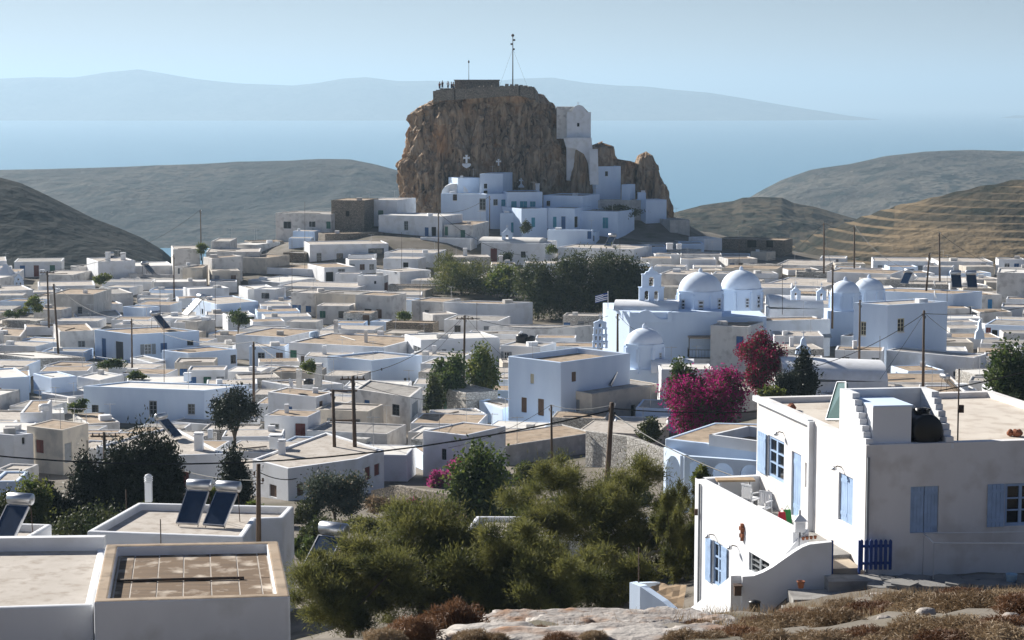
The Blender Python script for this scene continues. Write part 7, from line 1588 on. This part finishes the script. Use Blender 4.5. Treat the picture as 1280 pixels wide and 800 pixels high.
pole('A', (775, 318), (775, 300), "thin antenna rod on the long white house behind the pines", 318, .05, name="iron_post")
for i, (px, b0, t0, Y, lb) in enumerate(((381, 330, 252, 340, "thin antenna mast in front of the flat grey white house"), (502, 330, 290, 336, "antenna rod on the white block left of the pines"), (200, 400, 358, 250, "antenna rod behind the balcony house"), (269, 415, 352, 256, "antenna rod at the arched blue door house"), (365, 400, 300, 300, "thin rod above the long earth roofed house"), (525, 410, 350, 275, "antenna rod on the cement house roof"), (596, 420, 378, 262, "antenna rod on the dusty roof house"), (924, 350, 300, 300, "antenna rod behind the second large dome"), (1184, 390, 345, 240, "antenna rod on the tan roof by the dish"), (1100, 480, 420, 190, "downpipe rod on the large blue white house"), (978, 385, 330, 235, "antenna rod beside the second large dome"), (205, 470, 400, 205, "antenna rod at the six sided house"))):
    pole('ant%d' % i, (px, b0), (px, t0), lb, Y, .035, name="iron_post")
tr_ = thing("transformer", "grey finned transformer hung between the twin poles", "transformer", at(434, 575, 150)); c = at(434, 573, 149.7)
m = MB(); m.box(c, (1.0, .6, .8)); m.obj("body", PC['dk'], tr_)
for i in range(7): m = MB(); m.box(c + V3((-.42 + .14 * i, -.36, 0)), (.05, .14, .66)); m.obj("fin", PC['dk'], tr_)
for rr, lb in ((488, "upper"), (525, "lower")):
    a, b = at(415, rr, 150), at(444, rr + 1, 150); m = MB(); m.box((a + b) / 2, ((b - a).length + .3, .12, .12)); m.obj("crossbeam", WOODP, tr_)
def cable(a, b, sag, r, label):
    a, b = V3(a), V3(b); pts = []
    for i in range(15): t = i / 14; p = a.lerp(b, t); p.z -= sag * 4 * t * (1 - t); pts.append(p)
    m = MB(); m.tube(pts, r, 5); m.top("power_cable", CABLE, label, "cable", a, "overhead power cables")
def W(px, row, Y): return at(px, row, Y)
pm_ = POLE['m'] - V3((0, 0, .35)); pj = POLE['j'] - V3((0, 0, 4.6))
cable(W(-40, 566, 112), pm_ + V3((-.1, 0, -.1)), 1.6, .045, "thick black cable crossing the lower left half up to the thick leaning pole")
cable(pm_ + V3((.1, 0, 0)), W(1330, 452, 100), 1.1, .032, "black cable from the thick leaning pole to the right edge")
cable(pm_ + V3((.1, 0, -.3)), W(1000, 620, 75), .5, .028, "cable from the thick leaning pole down to the white house in front")
cable(POLE['l'], pm_ + V3((0, 0, .2)), .3, .02, "short cable between the slim dark pole and the thick leaning pole")
cable(POLE['l'], W(560, 560, 150), .5, .018, "thin cable from the slim dark pole down to the tan terrace roof")
cable(POLE['u'] - V3((0, 0, .3)), W(1330, 372, 200), .6, .03, "cable from the right utility pole to the right edge of the photo")
cable(POLE['u'] - V3((0, 0, .3)), W(960, 470, 160), 1.0, .03, "long cable sweeping down left from the right utility pole")
cable(POLE['u'] - V3((0, 0, .2)), W(1190, 418, 205), .1, .02, "short stay cable right of the right utility pole")
cable(POLE['u'] - V3((0, 0, .3)), W(1100, 474, 176), .1, .016, "thin stay wire left of the right utility pole")
cable(POLE['h'], POLE['j'], 1.0, .022, "thin cable from the brown doors pole to the twin poles")
cable(POLE['h'], W(480, 440, 205), 1.0, .022, "thin cable running along the three brown doors house")
cable(POLE['k'], W(440, 470, 160), 1.2, .025, "cable from the tent roof pole down to the twin poles")
cable(POLE['k'], W(760, 395, 215), 1.4, .025, "cable from the tent roof pole to the church pole")
cable(POLE['k'], W(640, 455, 215), .3, .016, "short thin cable right of the tent roof pole")
cable(POLE['k'], W(535, 448, 205), .3, .016, "short thin cable left of the tent roof pole")
cable(POLE['n'], W(800, 415, 215), .3, .02, "short cable from the church pole to the nave wall")
cable(POLE['a'], W(660, 320, 330), 1.5, .03, "cable from the pole left of the pines across the chapel roof")
cable(POLE['a'], POLE['b'], 1.0, .03, "cable between the two poles below the rock")
cable(POLE['o'], POLE['p'], 1.5, .03, "cable from the dome pole to the terraced hill pole")
cable(POLE['o'], W(905, 340, 262), 1.2, .025, "cable from the dome pole across the rear dome")
cable(POLE['p'], POLE['q'], .8, .03, "cable between the two poles in front of the terraced hill")
cable(POLE['q'], W(1130, 335, 290), 1.0, .035, "bright looking slack cable falling right from the terraced hill pole")
cable(POLE['p'], W(960, 325, 340), 1.2, .03, "cable falling left from the terraced hill pole")
cable(POLE['r'], W(1300, 317, 330), .8, .03, "cable from the brown leaning pole to the right edge")
cable(POLE['s'], W(1300, 345, 330), 1.5, .03, "slack cable from the dark pole towards the right edge")
cable(POLE['d'], POLE['c'], 2.0, .03, "long cable from the far left poles to the thin tall pole")
cable(POLE['e'], POLE['f'], 1.2, .025, "cable from the leaning pole to the balcony house pole")
cable(POLE['f'], POLE['h'], 1.2, .022, "cable from the balcony house pole to the brown doors pole")
cable(POLE['v'], W(330, 600, 120), 1.0, .03, "sagging cable from the cypress pole behind the two solar heaters")
cable(W(320, 588, 132), POLE['i'] - V3((0, 0, 5)), 1.2, .035, "bundle cable from behind the cypress to the twin poles")
cable(POLE['j'] - V3((0, 0, .4)), W(590, 500, 170), .6, .02, "thin cable rising right from the twin poles")
cable(POLE['z'], W(838, 722, 68), .25, .012, "white cord from the thin rod to the garden wall")
# flag
fl = thing("flag", "small blue and white striped flag on a white staff in front of the dark trees", "flag", at(760, 386, 232)); m = MB(); a, b = at(760, 386, 232), at(760, 364, 232); m.tube([a, b], .05, 6); m.obj("staff", WHITEP, fl)
for i in range(9):
    m = MB(); N = 8; H = 1.0; Wd = 1.5
    def FP(u, v): return b + V3((-u * Wd, .16 * math.sin(u * 5), -.15 - v * H * .9 - .35 * u))
    for k in range(N):
        u0, u1 = k / N, (k + 1) / N
        if i < 5 and u1 <= .36: continue
        p = [FP(u0, i / 9), FP(u1, i / 9), FP(u1, (i + 1) / 9), FP(u0, (i + 1) / 9)]; m.quad(*p)
    m.obj("stripe", PC['db'] if i % 2 == 0 else WHITEP, fl)
m = MB(); m.quad(FP(0, 0), FP(.37, 0), FP(.37, 5 / 9), FP(0, 5 / 9)); m.obj("canton", PC['db'], fl)
m = MB()
for u0, u1, v0, v1 in ((.14, .22, 0, .555), (0, .37, .22, .33)): m.quad(*[FP(u, v) + V3((0, -.02, 0)) for u, v in ((u0, v0), (u1, v0), (u1, v1), (u0, v1))]); m.quad(*[FP(u, v) + V3((0, .02, 0)) for u, v in ((u0, v0), (u1, v0), (u1, v1), (u0, v1))])
m.obj("flag_cross", WHITEP, fl)
